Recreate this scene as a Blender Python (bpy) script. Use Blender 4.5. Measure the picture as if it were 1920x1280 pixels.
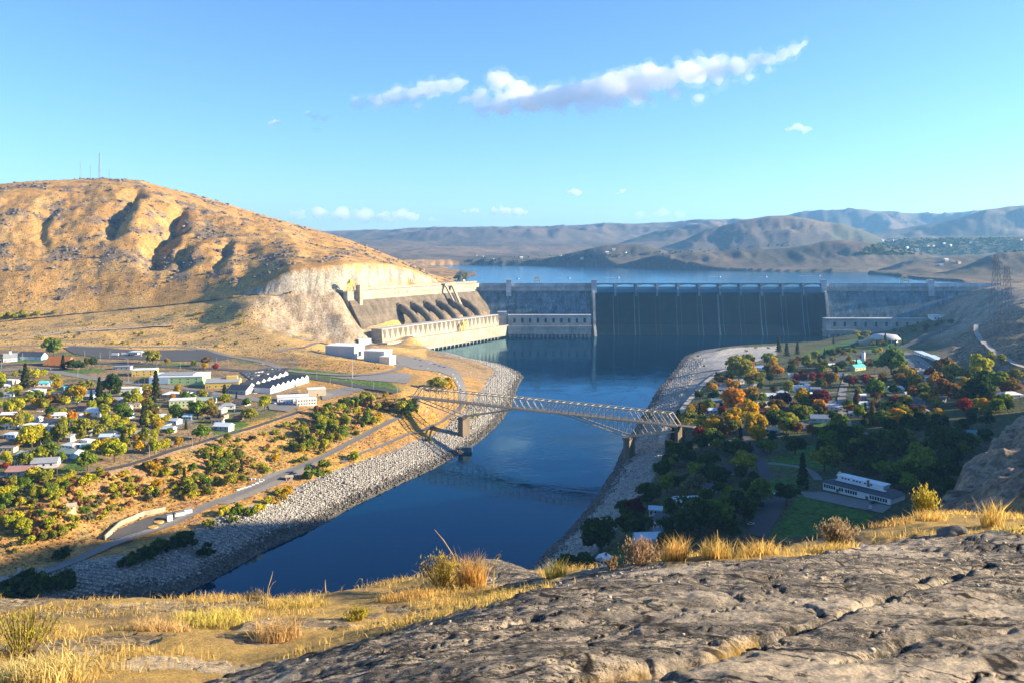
import bpy, bmesh, math, random, colorsys
import numpy as np
from mathutils import Vector, Matrix
from mathutils.geometry import delaunay_2d_cdt

for _o in list(bpy.data.objects): bpy.data.objects.remove(_o)
SC = bpy.context.scene
COL = SC.collection
RNG = random.Random(7)
NR = np.random.RandomState(11)

# ------------------------------------------------------------------ camera, sky, sun, exposure
EYE = 190.0            # metres above the river
FPX, CX, HY = 1600.0, 960.0, 463.0     # focal length, centre and horizon in photograph pixels (1920 x 1280)
cam_d = bpy.data.cameras.new('camera'); cam = bpy.data.objects.new('camera', cam_d); COL.objects.link(cam)
cam.location = (0, 0, EYE); cam.rotation_euler = (math.radians(90), 0, 0)
cam_d.sensor_width = 36.0; cam_d.lens = 36.0 * FPX / 1920.0
cam_d.shift_y = -(640.0 - HY) / 1920.0
cam_d.clip_start = 0.1; cam_d.clip_end = 120000
SC.camera = cam

SUN_EL, SUN_AZ = math.radians(17.5), math.radians(88.5)      # azimuth clockwise from +Y
world = bpy.data.worlds.new('World'); SC.world = world; world.use_nodes = True
wn, wl = world.node_tree.nodes, world.node_tree.links
wn.clear()
w_out = wn.new('ShaderNodeOutputWorld'); w_bg = wn.new('ShaderNodeBackground'); w_sky = wn.new('ShaderNodeTexSky')
w_sky.sky_type = 'NISHITA'; w_sky.sun_disc = False
w_sky.sun_elevation = SUN_EL; w_sky.sun_rotation = SUN_AZ
w_sky.altitude = 400; w_sky.air_density = 0.95; w_sky.dust_density = 0.3; w_sky.ozone_density = 6.0
w_bg.inputs['Strength'].default_value = 0.088
wl.new(w_sky.outputs[0], w_bg.inputs['Color']); wl.new(w_bg.outputs[0], w_out.inputs['Surface'])

sun_d = bpy.data.lights.new('sun', 'SUN'); sun = bpy.data.objects.new('sun', sun_d); COL.objects.link(sun)
sun_d.energy = 5.0; sun_d.angle = math.radians(0.5); sun_d.color = (1.0, 0.84, 0.60)
SUN_DIR = Vector((math.sin(SUN_AZ) * math.cos(SUN_EL), math.cos(SUN_AZ) * math.cos(SUN_EL), math.sin(SUN_EL)))
sun.rotation_euler = (-SUN_DIR).to_track_quat('-Z', 'Y').to_euler()

SC.view_settings.view_transform = 'Standard'; SC.view_settings.look = 'None'
SC.view_settings.exposure = 1.7; SC.view_settings.gamma = 1.0; SC.view_settings.use_curve_mapping = False
SC.render.engine = 'CYCLES'
cy = SC.cycles
cy.use_denoising = True; cy.max_bounces = 12; cy.diffuse_bounces = 3; cy.glossy_bounces = 3
cy.transparent_max_bounces = 12; cy.volume_bounces = 8; cy.transmission_bounces = 3
cy.use_adaptive_sampling = True; cy.adaptive_threshold = 0.012; cy.sample_clamp_indirect = 6

# ------------------------------------------------------------------ helpers
LAKE = 102.0
def Wz(px, py, z):
    Y = (EYE - z) * FPX / (py - HY); return ((px - CX) / FPX * Y, Y, z)
def Wd(px, py, Y):
    return ((px - CX) / FPX * Y, Y, EYE - (py - HY) * Y / FPX)

def node_mat(name):
    m = bpy.data.materials.new(name); m.use_nodes = True
    nt = m.node_tree; b = nt.nodes['Principled BSDF']
    return m, nt, b
def nn(nt, t, **kw):
    n = nt.nodes.new(t)
    for k, v in kw.items(): setattr(n, k, v)
    return n
def rgb(c): return (c[0], c[1], c[2], 1.0)
MATS = {}
def mat(name, col, rough=0.8, var=0.18, scale=0.6, bump=0.0, bscale=4.0, metal=0.0, rnd=0.0, spec=0.3, stretch=(1, 1, 1)):
    """plain surface: base colour with two octaves of noise wear, optional per-object variation and bump"""
    if name in MATS: return MATS[name]
    m, nt, b = node_mat(name); L = nt.links
    tc = nn(nt, 'ShaderNodeTexCoord'); mp = nn(nt, 'ShaderNodeMapping'); mp.inputs['Scale'].default_value = stretch
    L.new(tc.outputs['Object'], mp.inputs['Vector'])
    no = nn(nt, 'ShaderNodeTexNoise'); no.inputs['Scale'].default_value = scale; no.inputs['Detail'].default_value = 6; no.inputs['Roughness'].default_value = 0.65
    L.new(mp.outputs[0], no.inputs['Vector'])
    mr = nn(nt, 'ShaderNodeMapRange'); mr.inputs[1].default_value = 0.25; mr.inputs[2].default_value = 0.75
    mr.inputs[3].default_value = 1 - var; mr.inputs[4].default_value = 1 + var
    L.new(no.outputs['Fac'], mr.inputs[0])
    val = mr.outputs[0]
    if rnd:
        oi = nn(nt, 'ShaderNodeObjectInfo'); r2 = nn(nt, 'ShaderNodeMapRange'); r2.inputs[3].default_value = 1 - rnd; r2.inputs[4].default_value = 1 + rnd
        L.new(oi.outputs['Random'], r2.inputs[0]); mu = nn(nt, 'ShaderNodeMath', operation='MULTIPLY'); L.new(val, mu.inputs[0]); L.new(r2.outputs[0], mu.inputs[1]); val = mu.outputs[0]
    mx = nn(nt, 'ShaderNodeVectorMath', operation='SCALE'); mx.inputs[0].default_value = col[:3]; L.new(val, mx.inputs['Scale'])
    L.new(mx.outputs[0], b.inputs['Base Color'])
    b.inputs['Roughness'].default_value = rough; b.inputs['Metallic'].default_value = metal
    b.inputs['Specular IOR Level'].default_value = spec
    if bump:
        n2 = nn(nt, 'ShaderNodeTexNoise'); n2.inputs['Scale'].default_value = bscale; n2.inputs['Detail'].default_value = 5
        L.new(mp.outputs[0], n2.inputs['Vector'])
        bp = nn(nt, 'ShaderNodeBump'); bp.inputs['Strength'].default_value = bump; L.new(n2.outputs['Fac'], bp.inputs['Height']); L.new(bp.outputs[0], b.inputs['Normal'])
    MATS[name] = m
    return m

def link(o, parent=None):
    COL.objects.link(o)
    if parent is not None: o.parent = parent
    return o
def mesh(name, verts, faces, m=None, smooth=False):
    me = bpy.data.meshes.new(name); me.from_pydata([tuple(v) for v in verts], [], faces); me.update()
    if m: me.materials.append(m)
    if smooth: me.polygons.foreach_set('use_smooth', [True] * len(me.polygons))
    return me
def ob(name, verts, faces, m=None, parent=None, smooth=False):
    return link(bpy.data.objects.new(name, mesh(name, verts, faces, m, smooth)), parent)
def np_mesh(name, V, F, m=None, smooth=False):
    """fast mesh from numpy arrays; F is (n,3) or (n,4)"""
    me = bpy.data.meshes.new(name); V = np.asarray(V, np.float32); F = np.asarray(F, np.int32); k = F.shape[1]
    me.vertices.add(len(V)); me.vertices.foreach_set('co', V.ravel())
    me.loops.add(F.size); me.loops.foreach_set('vertex_index', F.ravel())
    me.polygons.add(len(F)); me.polygons.foreach_set('loop_start', np.arange(0, F.size, k, dtype=np.int32))
    if smooth: me.polygons.foreach_set('use_smooth', np.ones(len(F), bool))
    if m: me.materials.append(m)
    me.update(calc_edges=True); return me
def tag(o, label, cat, group=None):
    o['label'] = label; o['category'] = cat
    if group: o['group'] = group
    return o
def empty(name, loc=(0, 0, 0), rz=0.0):
    o = bpy.data.objects.new(name, None); o.empty_display_size = 1; COL.objects.link(o)
    o.location = loc; o.rotation_euler = (0, 0, rz); return o
def structure(o): o['kind'] = 'structure'; return o
def stuff(o): o['kind'] = 'stuff'; return o

class MB:
    """collects shapes, then links them as one mesh object"""
    def __init__(s): s.v = []; s.f = []
    def poly(s, vs, fs):
        n = len(s.v); s.v += [tuple(p) for p in vs]; s.f += [tuple(i + n for i in q) for q in fs]; return s
    def box(s, x0, x1, y0, y1, z0, z1, T=None):
        p = [(x, y, z) for z in (z0, z1) for x, y in ((x0, y0), (x1, y0), (x1, y1), (x0, y1))]
        if T: p = [T(*q) for q in p]
        return s.poly(p, [(0, 3, 2, 1), (4, 5, 6, 7), (0, 1, 5, 4), (1, 2, 6, 5), (2, 3, 7, 6), (3, 0, 4, 7)])
    def prism(s, prof, u0, u1, T):
        """profile of (v, z) points extruded from u0 to u1 through the frame T(u, v, z)"""
        n = len(prof); p = [T(u0, a, b) for a, b in prof] + [T(u1, a, b) for a, b in prof]
        return s.poly(p, [tuple(range(n)), tuple(range(2 * n - 1, n - 1, -1))] + [(i, i + n, (i + 1) % n + n, (i + 1) % n) for i in range(n)])
    def bar(s, a, b, w, h=None):
        a, b = Vector(a), Vector(b); d = (b - a); h = h or w
        if d.length < 1e-6: return s
        d.normalize(); up = Vector((0, 0, 1)) if abs(d.z) < 0.95 else Vector((1, 0, 0))
        x = d.cross(up).normalized() * w / 2; y = x.cross(d).normalized() * h / 2
        p = [a - x - y, a + x - y, a + x + y, a - x + y, b - x - y, b + x - y, b + x + y, b - x + y]
        return s.poly(p, [(0, 3, 2, 1), (4, 5, 6, 7), (0, 1, 5, 4), (1, 2, 6, 5), (2, 3, 7, 6), (3, 0, 4, 7)])
    def tube(s, pts, rad, n=8, cap=True):
        pts = [Vector(p) for p in pts]; rad = rad if hasattr(rad, '__len__') else [rad] * len(pts)
        b = len(s.v)
        for i, p in enumerate(pts):
            d = (pts[min(i + 1, len(pts) - 1)] - pts[max(i - 1, 0)]).normalized()
            up = Vector((0, 0, 1)) if abs(d.z) < 0.95 else Vector((1, 0, 0))
            x = d.cross(up).normalized(); y = x.cross(d).normalized()
            for k in range(n):
                a = 2 * math.pi * k / n; s.v.append(tuple(p + (x * math.cos(a) + y * math.sin(a)) * rad[i]))
        for i in range(len(pts) - 1):
            for k in range(n):
                s.f.append((b + i * n + k, b + i * n + (k + 1) % n, b + (i + 1) * n + (k + 1) % n, b + (i + 1) * n + k))
        if cap:
            s.f.append(tuple(b + k for k in range(n))[::-1]); e = b + (len(pts) - 1) * n; s.f.append(tuple(e + k for k in range(n)))
        return s
    def build(s, name, m=None, parent=None, smooth=False): return ob(name, s.v, s.f, m, parent, smooth)
    def mesh(s, name, m=None, smooth=False): return mesh(name, s.v, s.f, m, smooth)

def pip(x, y, poly):
    r = False; x1, y1 = poly[-1]
    for x0, y0 in poly:
        if (y0 > y) != (y1 > y) and x < (x1 - x0) * (y - y0) / (y1 - y0) + x0: r = not r
        x1, y1 = x0, y0
    return r
# value noise on numpy arrays
_TAB = NR.rand(256, 256).astype(np.float32).ravel()
def vnoise(x, y, seed=0):
    x = np.asarray(x, np.float32) + np.float32((seed * 17.31) % 251); y = np.asarray(y, np.float32) + np.float32((seed * 41.77) % 241)
    gx = np.floor(x); gy = np.floor(y); fx = x - gx; fy = y - gy; ix = gx.astype(np.int32) & 255; iy = gy.astype(np.int32) & 255
    fx = fx * fx * (3 - 2 * fx); fy = fy * fy * (3 - 2 * fy)
    ix1 = ((ix + 1) & 255) << 8; ix = ix << 8; iy1 = (iy + 1) & 255
    a = _TAB[ix | iy]; a = a + (_TAB[ix1 | iy] - a) * fx; c = _TAB[ix | iy1]; c = c + (_TAB[ix1 | iy1] - c) * fx
    return a + (c - a) * fy
def fbm(x, y, o=5, seed=0, g=0.5):
    s = 0; a = 1; t = 0
    for k in range(o): s = s + a * (vnoise(x, y, seed + k) * 2 - 1); t += a; a *= g; x = x * 2.03; y = y * 2.03
    return s / t
def ridged(x, y, o=5, seed=0, g=0.55):
    s = 0; a = 1; t = 0
    for k in range(o): s = s + a * (1 - np.abs(vnoise(x, y, seed + k) * 2 - 1)); t += a; a *= g; x = x * 2.07; y = y * 2.07
    return s / t
def sstep(a, b, x):
    u = np.clip((x - a) / (b - a), 0, 1); return u * u * (3 - 2 * u)
def inpoly(px, py, poly):
    px = np.asarray(px); py = np.asarray(py); r = np.zeros(px.shape, bool); n = len(poly)
    for i in range(n):
        x0, y0 = poly[i]; x1, y1 = poly[(i + 1) % n]
        if y0 == y1: continue
        c = ((y0 > py) != (y1 > py)) & (px < (x1 - x0) * (py - y0) / (y1 - y0) + x0); r ^= c
    return r
def polydist(x, y, poly):
    d = np.full(np.shape(x), 1e18); n = len(poly)
    for i in range(n):
        x0, y0 = poly[i]; x1, y1 = poly[(i + 1) % n]; dx, dy = x1 - x0, y1 - y0
        t = np.clip(((x - x0) * dx + (y - y0) * dy) / (dx * dx + dy * dy + 1e-9), 0, 1)
        d = np.minimum(d, (x - x0 - t * dx) ** 2 + (y - y0 - t * dy) ** 2)
    return np.sqrt(d)
# ------------------------------------------------------------------ terrain: heights from surveyed points (photo pixel + height above the river)
RIVER_PX = [(-500, 1330), (0, 1195), (150, 1152), (340, 1115), (400, 1086), (500, 1030), (600, 985), (660, 950), (740, 912), (810, 880), (868, 848), (885, 838), (905, 823), (930, 800),
            (950, 776), (962, 755), (968, 735), (974, 718), (983, 706), (972, 697), (940, 683), (885, 672), (835, 666), (800, 660), (793, 652), (800, 646), (890, 634), (948, 626),
            (950, 622), (1110, 622), (1545, 622), (1562, 634), (1530, 641), (1450, 645), (1370, 649), (1310, 657), (1282, 668), (1268, 690), (1247, 715), (1218, 757), (1200, 790), (1180, 818),
            (1163, 850), (1150, 880), (1122, 925), (1095, 960), (1060, 1000), (1003, 1056), (930, 1110), (700, 1230), (100, 1400), (-500, 1480)]
RIVER = [Wz(x, y, 0)[:2] for x, y in RIVER_PX]
LAKE_PX = [(848, 527), (862, 522), (893, 515), (860, 509), (815, 503), (778, 498), (850, 496.5), (900, 496.5), (950, 497.5), (1000, 498), (1100, 499), (1180, 502), (1240, 504), (1300, 505.5), (1400, 508.5), (1500, 510),
           (1560, 510.5), (1610, 510), (1660, 507.5), (1690, 507.5), (1640, 512.5), (1628, 514), (1665, 517), (1720, 524), (1790, 528), (1812, 531)]
LAKEP = [Wz(x, y, LAKE)[:2] for x, y in LAKE_PX] + [(1000, 1893), (1000, 1866), (-70, 1866), (-90, 1930)]

CTRL = []
def cp(*t): CTRL.extend(Wz(*q) for q in t)
# left bank: top of the stones, lower road, slope, town bench
cp((100, 1128, 6), (200, 1078, 11), (300, 1042, 12), (400, 998, 12), (480, 968, 12), (560, 920, 12), (640, 888, 12), (700, 858, 12), (780, 812, 12), (830, 790, 11), (880, 770, 9), (905, 735, 10), (890, 700, 12), (860, 684, 12), (800, 668, 8))
cp((0, 1105, 14), (120, 1060, 14), (240, 1012, 15), (330, 985, 15), (440, 930, 16), (520, 895, 17), (600, 860, 18), (680, 815, 20), (745, 788, 22), (700, 842, 14), (780, 813, 13), (850, 778, 13))
cp((0, 1040, 20), (0, 990, 28), (100, 980, 28), (60, 930, 38), (200, 930, 28), (300, 940, 22), (400, 900, 22), (190, 895, 38), (330, 850, 37), (430, 820, 36), (520, 790, 36), (600, 770, 37), (560, 830, 25), (640, 800, 26), (480, 860, 25), (700, 770, 28), (740, 750, 33), (100, 1010, 20), (0, 900, 41), (0, 860, 43), (0, 800, 45))
cp((100, 880, 41), (100, 840, 43), (200, 850, 41), (260, 820, 41), (100, 800, 44), (200, 780, 43), (320, 800, 40), (300, 760, 42), (150, 740, 46), (0, 740, 48), (400, 780, 39), (450, 760, 39), (500, 740, 39), (600, 735, 38), (680, 735, 37), (750, 740, 37), (400, 730, 41), (300, 715, 44), (200, 710, 46), (100, 710, 48), (0, 710, 49))
cp((0, 680, 51), (120, 675, 51), (250, 675, 48), (350, 670, 46.5), (450, 680, 44), (530, 700, 41), (600, 712, 39), (680, 714, 38), (740, 712, 36), (770, 720, 36))
cp((0, 650, 54), (100, 648, 54), (200, 645, 52), (320, 644, 50), (400, 652, 48), (470, 660, 47), (560, 675, 44), (640, 680, 43), (700, 690, 41), (745, 697, 37), (760, 690, 30), (800, 705, 31), (830, 725, 30), (790, 735, 33), (845, 720, 24))
cp((650, 668, 31), (610, 662, 33), (745, 684, 26), (770, 685, 24), (800, 685, 21), (850, 690, 18), (868, 715, 17), (875, 745, 16), (860, 760, 14), (720, 655, 25), (770, 660, 22), (810, 655, 12), (840, 660, 10), (840, 745, 22), (820, 765, 18))
cp((0, 625, 57), (100, 622, 58), (200, 616, 60), (300, 612, 62), (400, 625, 56), (480, 640, 50), (560, 655, 44), (600, 645, 42), (400, 600, 70), (450, 610, 66), (500, 630, 54), (470, 575, 92), (420, 575, 90))
cp((-100, 604, 62), (0, 603, 62), (100, 594, 68), (186, 585, 75), (290, 575, 84), (385, 564, 95), (440, 558, 103), (500, 555, 106.5), (560, 551, 108.5), (630, 548, 109))
CTRL.extend(Wd(*q) for q in [(560, 565, 1490), (600, 562, 1496), (560, 600, 1440), (600, 600, 1456), (640, 590, 1468), (660, 605, 1470), (620, 620, 1440), (580, 630, 1410), (640, 630, 1435), (680, 625, 1462), (520, 590, 1420), (640, 565, 1500)])
cp((625, 645, 31), (680, 645, 26), (700, 640, 25), (-200, 700, 52), (-300, 900, 45), (-300, 1050, 25), (-500, 620, 60))
# right bank: top of the stones, town, hill foot
cp((1050, 1075, 12), (1110, 1010, 13), (1170, 945, 13), (1225, 865, 13), (1243, 805, 13), (1258, 765, 13), (1285, 730, 13), (1320, 700, 13), (1340, 675, 12), (1420, 655, 11), (1500, 650, 12))
cp((1200, 1020, 22), (1300, 1020, 24), (1400, 1000, 26), (1260, 920, 23), (1350, 900, 25), (1450, 900, 26), (1600, 950, 28), (1700, 920, 30), (1620, 880, 29), (1300, 850, 23), (1400, 840, 25), (1500, 840, 27), (1650, 830, 30), (1750, 860, 34), (1780, 820, 36))
cp((1290, 790, 22), (1400, 780, 24), (1500, 770, 26), (1600, 780, 29), (1700, 790, 32), (1800, 780, 37), (1900, 760, 42), (1330, 740, 20), (1420, 730, 23), (1520, 720, 26), (1620, 720, 28), (1720, 730, 32), (1820, 730, 38), (1910, 720, 46))
cp((1400, 690, 21), (1500, 690, 25), (1600, 690, 27), (1700, 690, 31), (1790, 690, 38), (1850, 690, 46), (1920, 690, 54), (1480, 665, 20), (1560, 660, 24), (1640, 655, 28), (1700, 655, 31), (1740, 655, 35), (1800, 660, 46), (1850, 665, 52), (1920, 650, 66))
cp((1600, 640, 20), (1660, 642, 27), (1720, 635, 33), (1760, 625, 38), (1790, 610, 46), (1850, 620, 62), (1910, 610, 76), (1810, 590, 60), (1850, 580, 76), (1910, 575, 92), (1835, 555, 90), (1800, 600, 50), (1590, 628, 12), (1680, 624, 17), (1740, 614, 26), (1780, 602, 38))
cp((1850, 540, 104), (1900, 540, 108), (1980, 540, 110), (2050, 560, 110), (2050, 620, 90), (2100, 700, 70), (2050, 760, 50))
# third powerhouse bench, foot of the forebay wall
EX3 = [(-242, 1475, 25), (-214, 1440, 25), (-170, 1530, 24), (-110, 1640, 22), (-50, 1750, 20), (-262, 1500, 40), (-205, 1600, 46), (-150, 1690, 46), (-95, 1780, 46), (-300, 1500, 62), (-255, 1560, 62), (-200, 1650, 61), (-150, 1730, 60), (-95, 1820, 60), (-60, 1800, 50), (-320, 1540, 100), (-270, 1640, 108), (-180, 1790, 108)]
CTRL += EX3
CTRL += [Wz(x, y, 0) for x, y in RIVER_PX]
CTRL += [(-1500, 700, 55), (-1500, 1200, 60), (1500, 1300, 120), (1500, 700, 90), (1400, 1900, 130), (-1500, 1500, 64), (-700, 350, 20), (0, 380, 15), (300, 420, 26), (420, 600, 36), (470, 720, 44), (480, 760, 43)]
CT = np.array(CTRL, float)
def _kern(dx, dy): return np.sqrt(dx * dx + dy * dy + 12.0 ** 2)
_A = _kern(CT[:, None, 0] - CT[None, :, 0], CT[:, None, 1] - CT[None, :, 1]); _A = _A + np.eye(len(CT)) * -0.8
_A = np.block([[_A, np.ones((len(CT), 1))], [np.ones((1, len(CT))), np.zeros((1, 1))]])
_w = np.linalg.solve(_A, np.r_[CT[:, 2], 0])
def rbf(X, Y):
    X = X.astype(np.float32); Y = Y.astype(np.float32); out = np.full(X.shape, _w[-1], np.float64); t = np.empty_like(X); q = np.empty_like(X)
    for (x, y, z), w in zip(CT, _w[:-1]):
        np.subtract(X, np.float32(x), out=t); np.multiply(t, t, out=t); np.subtract(Y, np.float32(y), out=q); np.multiply(q, q, out=q); t += q; t += np.float32(144.0); np.sqrt(t, out=t); t *= np.float32(w); out += t
    return out

# column tables (by bearing, written as photo pixel columns) for the hill on the left and the far ridges
HB = np.array([(-3000, 1500, 60), (-500, 1480, 60), (0, 1463, 62), (186, 1508, 75), (290, 1514, 84), (385, 1505, 95), (440, 1480, 104), (500, 1460, 107), (600, 1507, 108.5), (640, 1540, 108.5), (690, 1640, 108), (760, 1775, 108), (800, 1900, 107), (830, 2030, 106), (862, 2190, 103)], float)
HCUT = np.array([(442, 557.5), (470, 547), (500, 532), (520, 521), (545, 509), (560, 506), (600, 502), (640, 497), (690, 494), (740, 497), (770, 506), (800, 517), (822, 527)], float)
HRIDGE = np.array([(-3000, 380), (-500, 356), (0, 345), (60, 339), (190, 334), (262, 338), (300, 349), (400, 376), (500, 406), (600, 433), (650, 448), (700, 467), (760, 491), (810, 514), (840, 524), (862, 529)], float)
HRY = np.array([(-3000, 1850), (0, 2050), (270, 2240), (500, 2360), (700, 2300), (810, 2180), (862, 2240)], float)
RIDGES = [  # (depth, front half-width, back half-width, silhouette)
    (9500, 2300, 2500, [(-4000, 425), (-500, 428), (400, 432), (610, 434), (680, 432), (740, 431.5), (775, 428), (820, 426), (900, 426), (1000, 425.5), (1060, 424), (1130, 421), (1200, 419), (1280, 416), (1330, 412), (1400, 412), (1450, 410), (1500, 399), (1560, 395.5), (1620, 394.5), (1680, 397), (1760, 399.5), (1850, 393), (1920, 392), (2400, 390), (5000, 400)]),
    (7800, 700, 900, [(640, 470), (690, 452), (740, 440), (790, 432), (850, 429), (900, 430), (960, 429), (1040, 428), (1090, 432), (1130, 440), (1200, 452), (1240, 470)]),
    (7000, 1000, 900, [(1130, 470), (1180, 450), (1230, 434), (1280, 424), (1330, 420), (1370, 428), (1420, 445), (1460, 470)]),
    (5600, 800, 900, [(1180, 480), (1230, 468), (1280, 452), (1320, 434), (1370, 421), (1410, 412), (1440, 407), (1475, 406), (1510, 411), (1540, 417), (1580, 421), (1620, 434), (1660, 449), (1700, 470)]),
    (6600, 900, 1200, [(1560, 470), (1620, 446), (1680, 430), (1740, 420), (1800, 408), (1850, 394), (1890, 387), (1930, 384), (2100, 372), (2500, 365), (4000, 380)]),
    (3950, 300, 500, [(930, 496), (980, 490), (1040, 482), (1090, 470), (1130, 461), (1170, 457), (1205, 459), (1240, 468), (1275, 482), (1300, 495)]),
    (3500, 330, 450, [(1150, 500), (1200, 486), (1245, 476), (1300, 471), (1340, 473), (1385, 467), (1430, 468), (1480, 465), (1520, 459), (1545, 453), (1580, 450), (1620, 453), (1660, 461), (1690, 467), (1720, 473), (1760, 482), (1800, 492)]),
    (4600, 300, 800, [(1560, 480), (1620, 460), (1700, 448), (1800, 444), (1900, 442), (2100, 440), (2600, 440)]),
    (3100, 260, 500, [(1640, 520), (1690, 492), (1740, 484), (1800, 480), (1860, 479), (1930, 478), (2100, 470), (3000, 465)]),
    (2560, 160, 400, [(1775, 512), (1815, 497), (1835, 488), (1855, 479), (1885, 473), (1920, 472), (2000, 468), (2200, 462), (3000, 455)]),
    (2650, 90, 120, [(1622, 521), (1650, 516), (1690, 509), (1715, 504), (1745, 502.5), (1775, 507), (1800, 515), (1815, 526)]),
]
def table(a, k, px): return np.interp(px, a[:, 0], a[:, k])

T_COLS = np.concatenate([np.arange(-1.7, -0.66, 0.013), np.arange(-0.66, 0.66, 0.00255), np.arange(0.66, 1.71, 0.013)])
Y_ROWS = np.concatenate([np.geomspace(30, 150, 30, endpoint=False), np.geomspace(150, 3800, 560, endpoint=False), np.geomspace(3800, 16000, 150)])
TT, YY = np.meshgrid(T_COLS, Y_ROWS); XX = TT * YY; PXX = CX + FPX * TT

def make_heights():
    near = np.zeros(XX.shape); nrow = int(np.searchsorted(Y_ROWS, 2250)); near[:nrow] = rbf(XX[:nrow], YY[:nrow])
    # fine relief on natural slopes of the near ground
    dtown = 1.2 * fbm(XX / 45, YY / 45, 4, 3) + 0.5 * fbm(XX / 9, YY / 9, 3, 9)
    hill_w = sstep(1180, 1330, YY) * (PXX < 700) + (PXX > 1760) * sstep(800, 900, YY)
    rock_w = (sstep(440, 520, PXX) * (1 - sstep(690, 715, PXX))) * sstep(1290, 1360, YY)
    near = near + dtown * (0.35 + hill_w) + rock_w * (8 * (ridged(XX / 30, YY / 30, 5, 5) - 0.62) + 4 * fbm(XX / 15, YY / 15, 4, 8))
    near = near + (PXX > 1790) * sstep(1000, 1200, YY) * 7 * fbm(XX / 70, YY / 70, 5, 14)
    d = polydist(XX, YY, RIVER); ins = inpoly(XX, YY, RIVER)
    bank = np.maximum(near, np.minimum(0.2 + 0.16 * d + 0.5 * fbm(XX / 6, YY / 6, 3, 2), 9))
    near = np.where(ins, -np.minimum(5, 0.25 * d) - 0.3, bank)
    # right-hand cliff beside the viewpoint, and an unseen ridge shaped to cast the river shadow
    cl = [Wd(1930, 772, 365), Wd(1893, 800, 350), Wd(1855, 828, 335), Wd(1832, 860, 315), Wd(1822, 890, 290), Wd(1808, 925, 255), Wd(1790, 945, 215), Wd(1770, 965, 170)]
    cy_ = np.array([p[1] for p in cl])[::-1]; cx_ = np.array([p[0] for p in cl])[::-1]; cz_ = np.array([p[2] for p in cl])[::-1]
    ce = np.interp(YY, np.r_[30, 100, cy_, 420, 480], np.r_[30, 60, cx_, 262, 330]); cz = np.interp(YY, np.r_[30, 100, cy_, 420, 480], np.r_[175, 158, cz_, 80, 45])
    jit = 5 * fbm(YY / 14, XX / 40, 4, 21); s = XX - ce + jit
    cliff = np.where(s > 0, cz + 0.32 * np.minimum(s, 260), cz + 2.1 * s)
    cliff = cliff + 5 * fbm(XX / 16, YY / 16, 5, 31) + 10 * (ridged(XX / 34, YY / 34, 4, 33) - 0.6)
    near = np.where(YY < 560, np.maximum(near, np.where(YY > 430, cliff - (YY - 430) * 0.9, cliff)), near)
    Yp = YY - 0.026 * (XX - 560) + 26 * fbm(XX / 90, YY / 90, 3, 4)
    e = sstep(560, 640, XX) * (1 - sstep(770, 830, Yp)); near = near + e * np.maximum(0, np.interp(Yp, [400, 500, 620, 680, 745, 800], [330, 306, 240, 205, 150, 60]) + 10 * fbm(XX / 60, YY / 60, 4, 17) - near)
    hillside = np.interp(YY, [0, 30, 45, 70, 150, 260, 330], [180, 168, 150, 118, 58, 14, 4]) + 3 * fbm(XX / 20, YY / 20, 4, 6)
    near = np.where(YY < 330, np.maximum(near, hillside), near)
    # left hill
    by, bz = table(HB, 1, PXX), table(HB, 2, PXX); ry = table(HRY, 1, PXX); rpy = table(HRIDGE, 1, PXX)
    rz = EYE - (rpy - HY) * ry / FPX
    cpy = np.interp(PXX, HCUT[:, 0], HCUT[:, 1], left=0, right=0)
    cutw = np.interp(PXX, [442, 460, 500, 540], [3., 20., 26., 22.]); ctz = np.where(cpy > 0, EYE - (cpy - HY) * (by + cutw) / FPX, bz); ctz = np.maximum(ctz, bz)
    u = np.clip((YY - by - 4) / cutw, 0, 1)
    s = np.clip((YY - by - np.where(cpy > 0, cutw, 0)) / np.maximum(ry - by - np.where(cpy > 0, cutw, 0), 60), 0, 1)
    amp = np.sin(np.pi * np.clip(s, 0, 1)) ** 0.8
    pw = sstep(120, 260, PXX) * (1 - sstep(520, 600, PXX)); prof = (1 - pw) * (0.55 * s + 0.45 * (1 - (1 - s) ** 1.7)) + pw * (1 - (1 - s) ** 1.6)
    hill = bz + (ctz - bz) * u + (rz - ctz) * prof
    gx = XX + 0.42 * (YY - 1500)                                  # gullies run down and to the right
    gul = ridged(gx / 190 + 0.3 * fbm(XX / 150, YY / 150, 2, 40), YY / 900, 2, 51)
    tall = np.clip((rz - bz) / 200, 0.12, 1)
    hill = hill + amp * tall * (-9 * np.clip(gul - 0.62, 0, 1) * 2.2 + 11 * (ridged(XX / 210, YY / 210, 5, 60) - 0.6) + 6 * fbm(XX / 60, YY / 60, 5, 64) + 8 * np.clip(fbm(XX / 30, YY / 26, 5, 68) - 0.03, 0, 1) + 2.4 * fbm(XX / 12, YY / 16, 3, 69) + 5 * (ridged(gx / 46, YY / 150, 3, 71) - .62))
    def gully(x0, y0, x1, y1, ya, yb, dep, wid):                   # the two deep shaded gullies
        A, B = Wd(x0, y0, ya), Wd(x1, y1, yb); dx, dy = B[0] - A[0], B[1] - A[1]; L2 = dx * dx + dy * dy
        t = ((XX - A[0]) * dx + (YY - A[1]) * dy) / L2; sd = ((XX - A[0]) * dy - (YY - A[1]) * dx) / math.sqrt(L2)
        sd = sd + 26 * fbm(XX / 75, YY / 75, 4, 77); return dep * np.exp(-np.abs(np.where(sd > 0, sd / (wid * 0.42), sd / (wid * 0.8))) ** 1.25) * sstep(0, 0.2, t) * (1 - sstep(0.75, 1.05, t))
    hill -= gully(205, 500, 258, 400, 1720, 2080, 30, 34) + gully(278, 540, 348, 415, 1610, 2020, 38, 42) + gully(330, 540, 356, 480, 1610, 1780, 20, 24) + gully(400, 530, 425, 460, 1610, 1800, 14, 22) + gully(70, 520, 95, 420, 1650, 1950, 10, 26)
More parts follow.
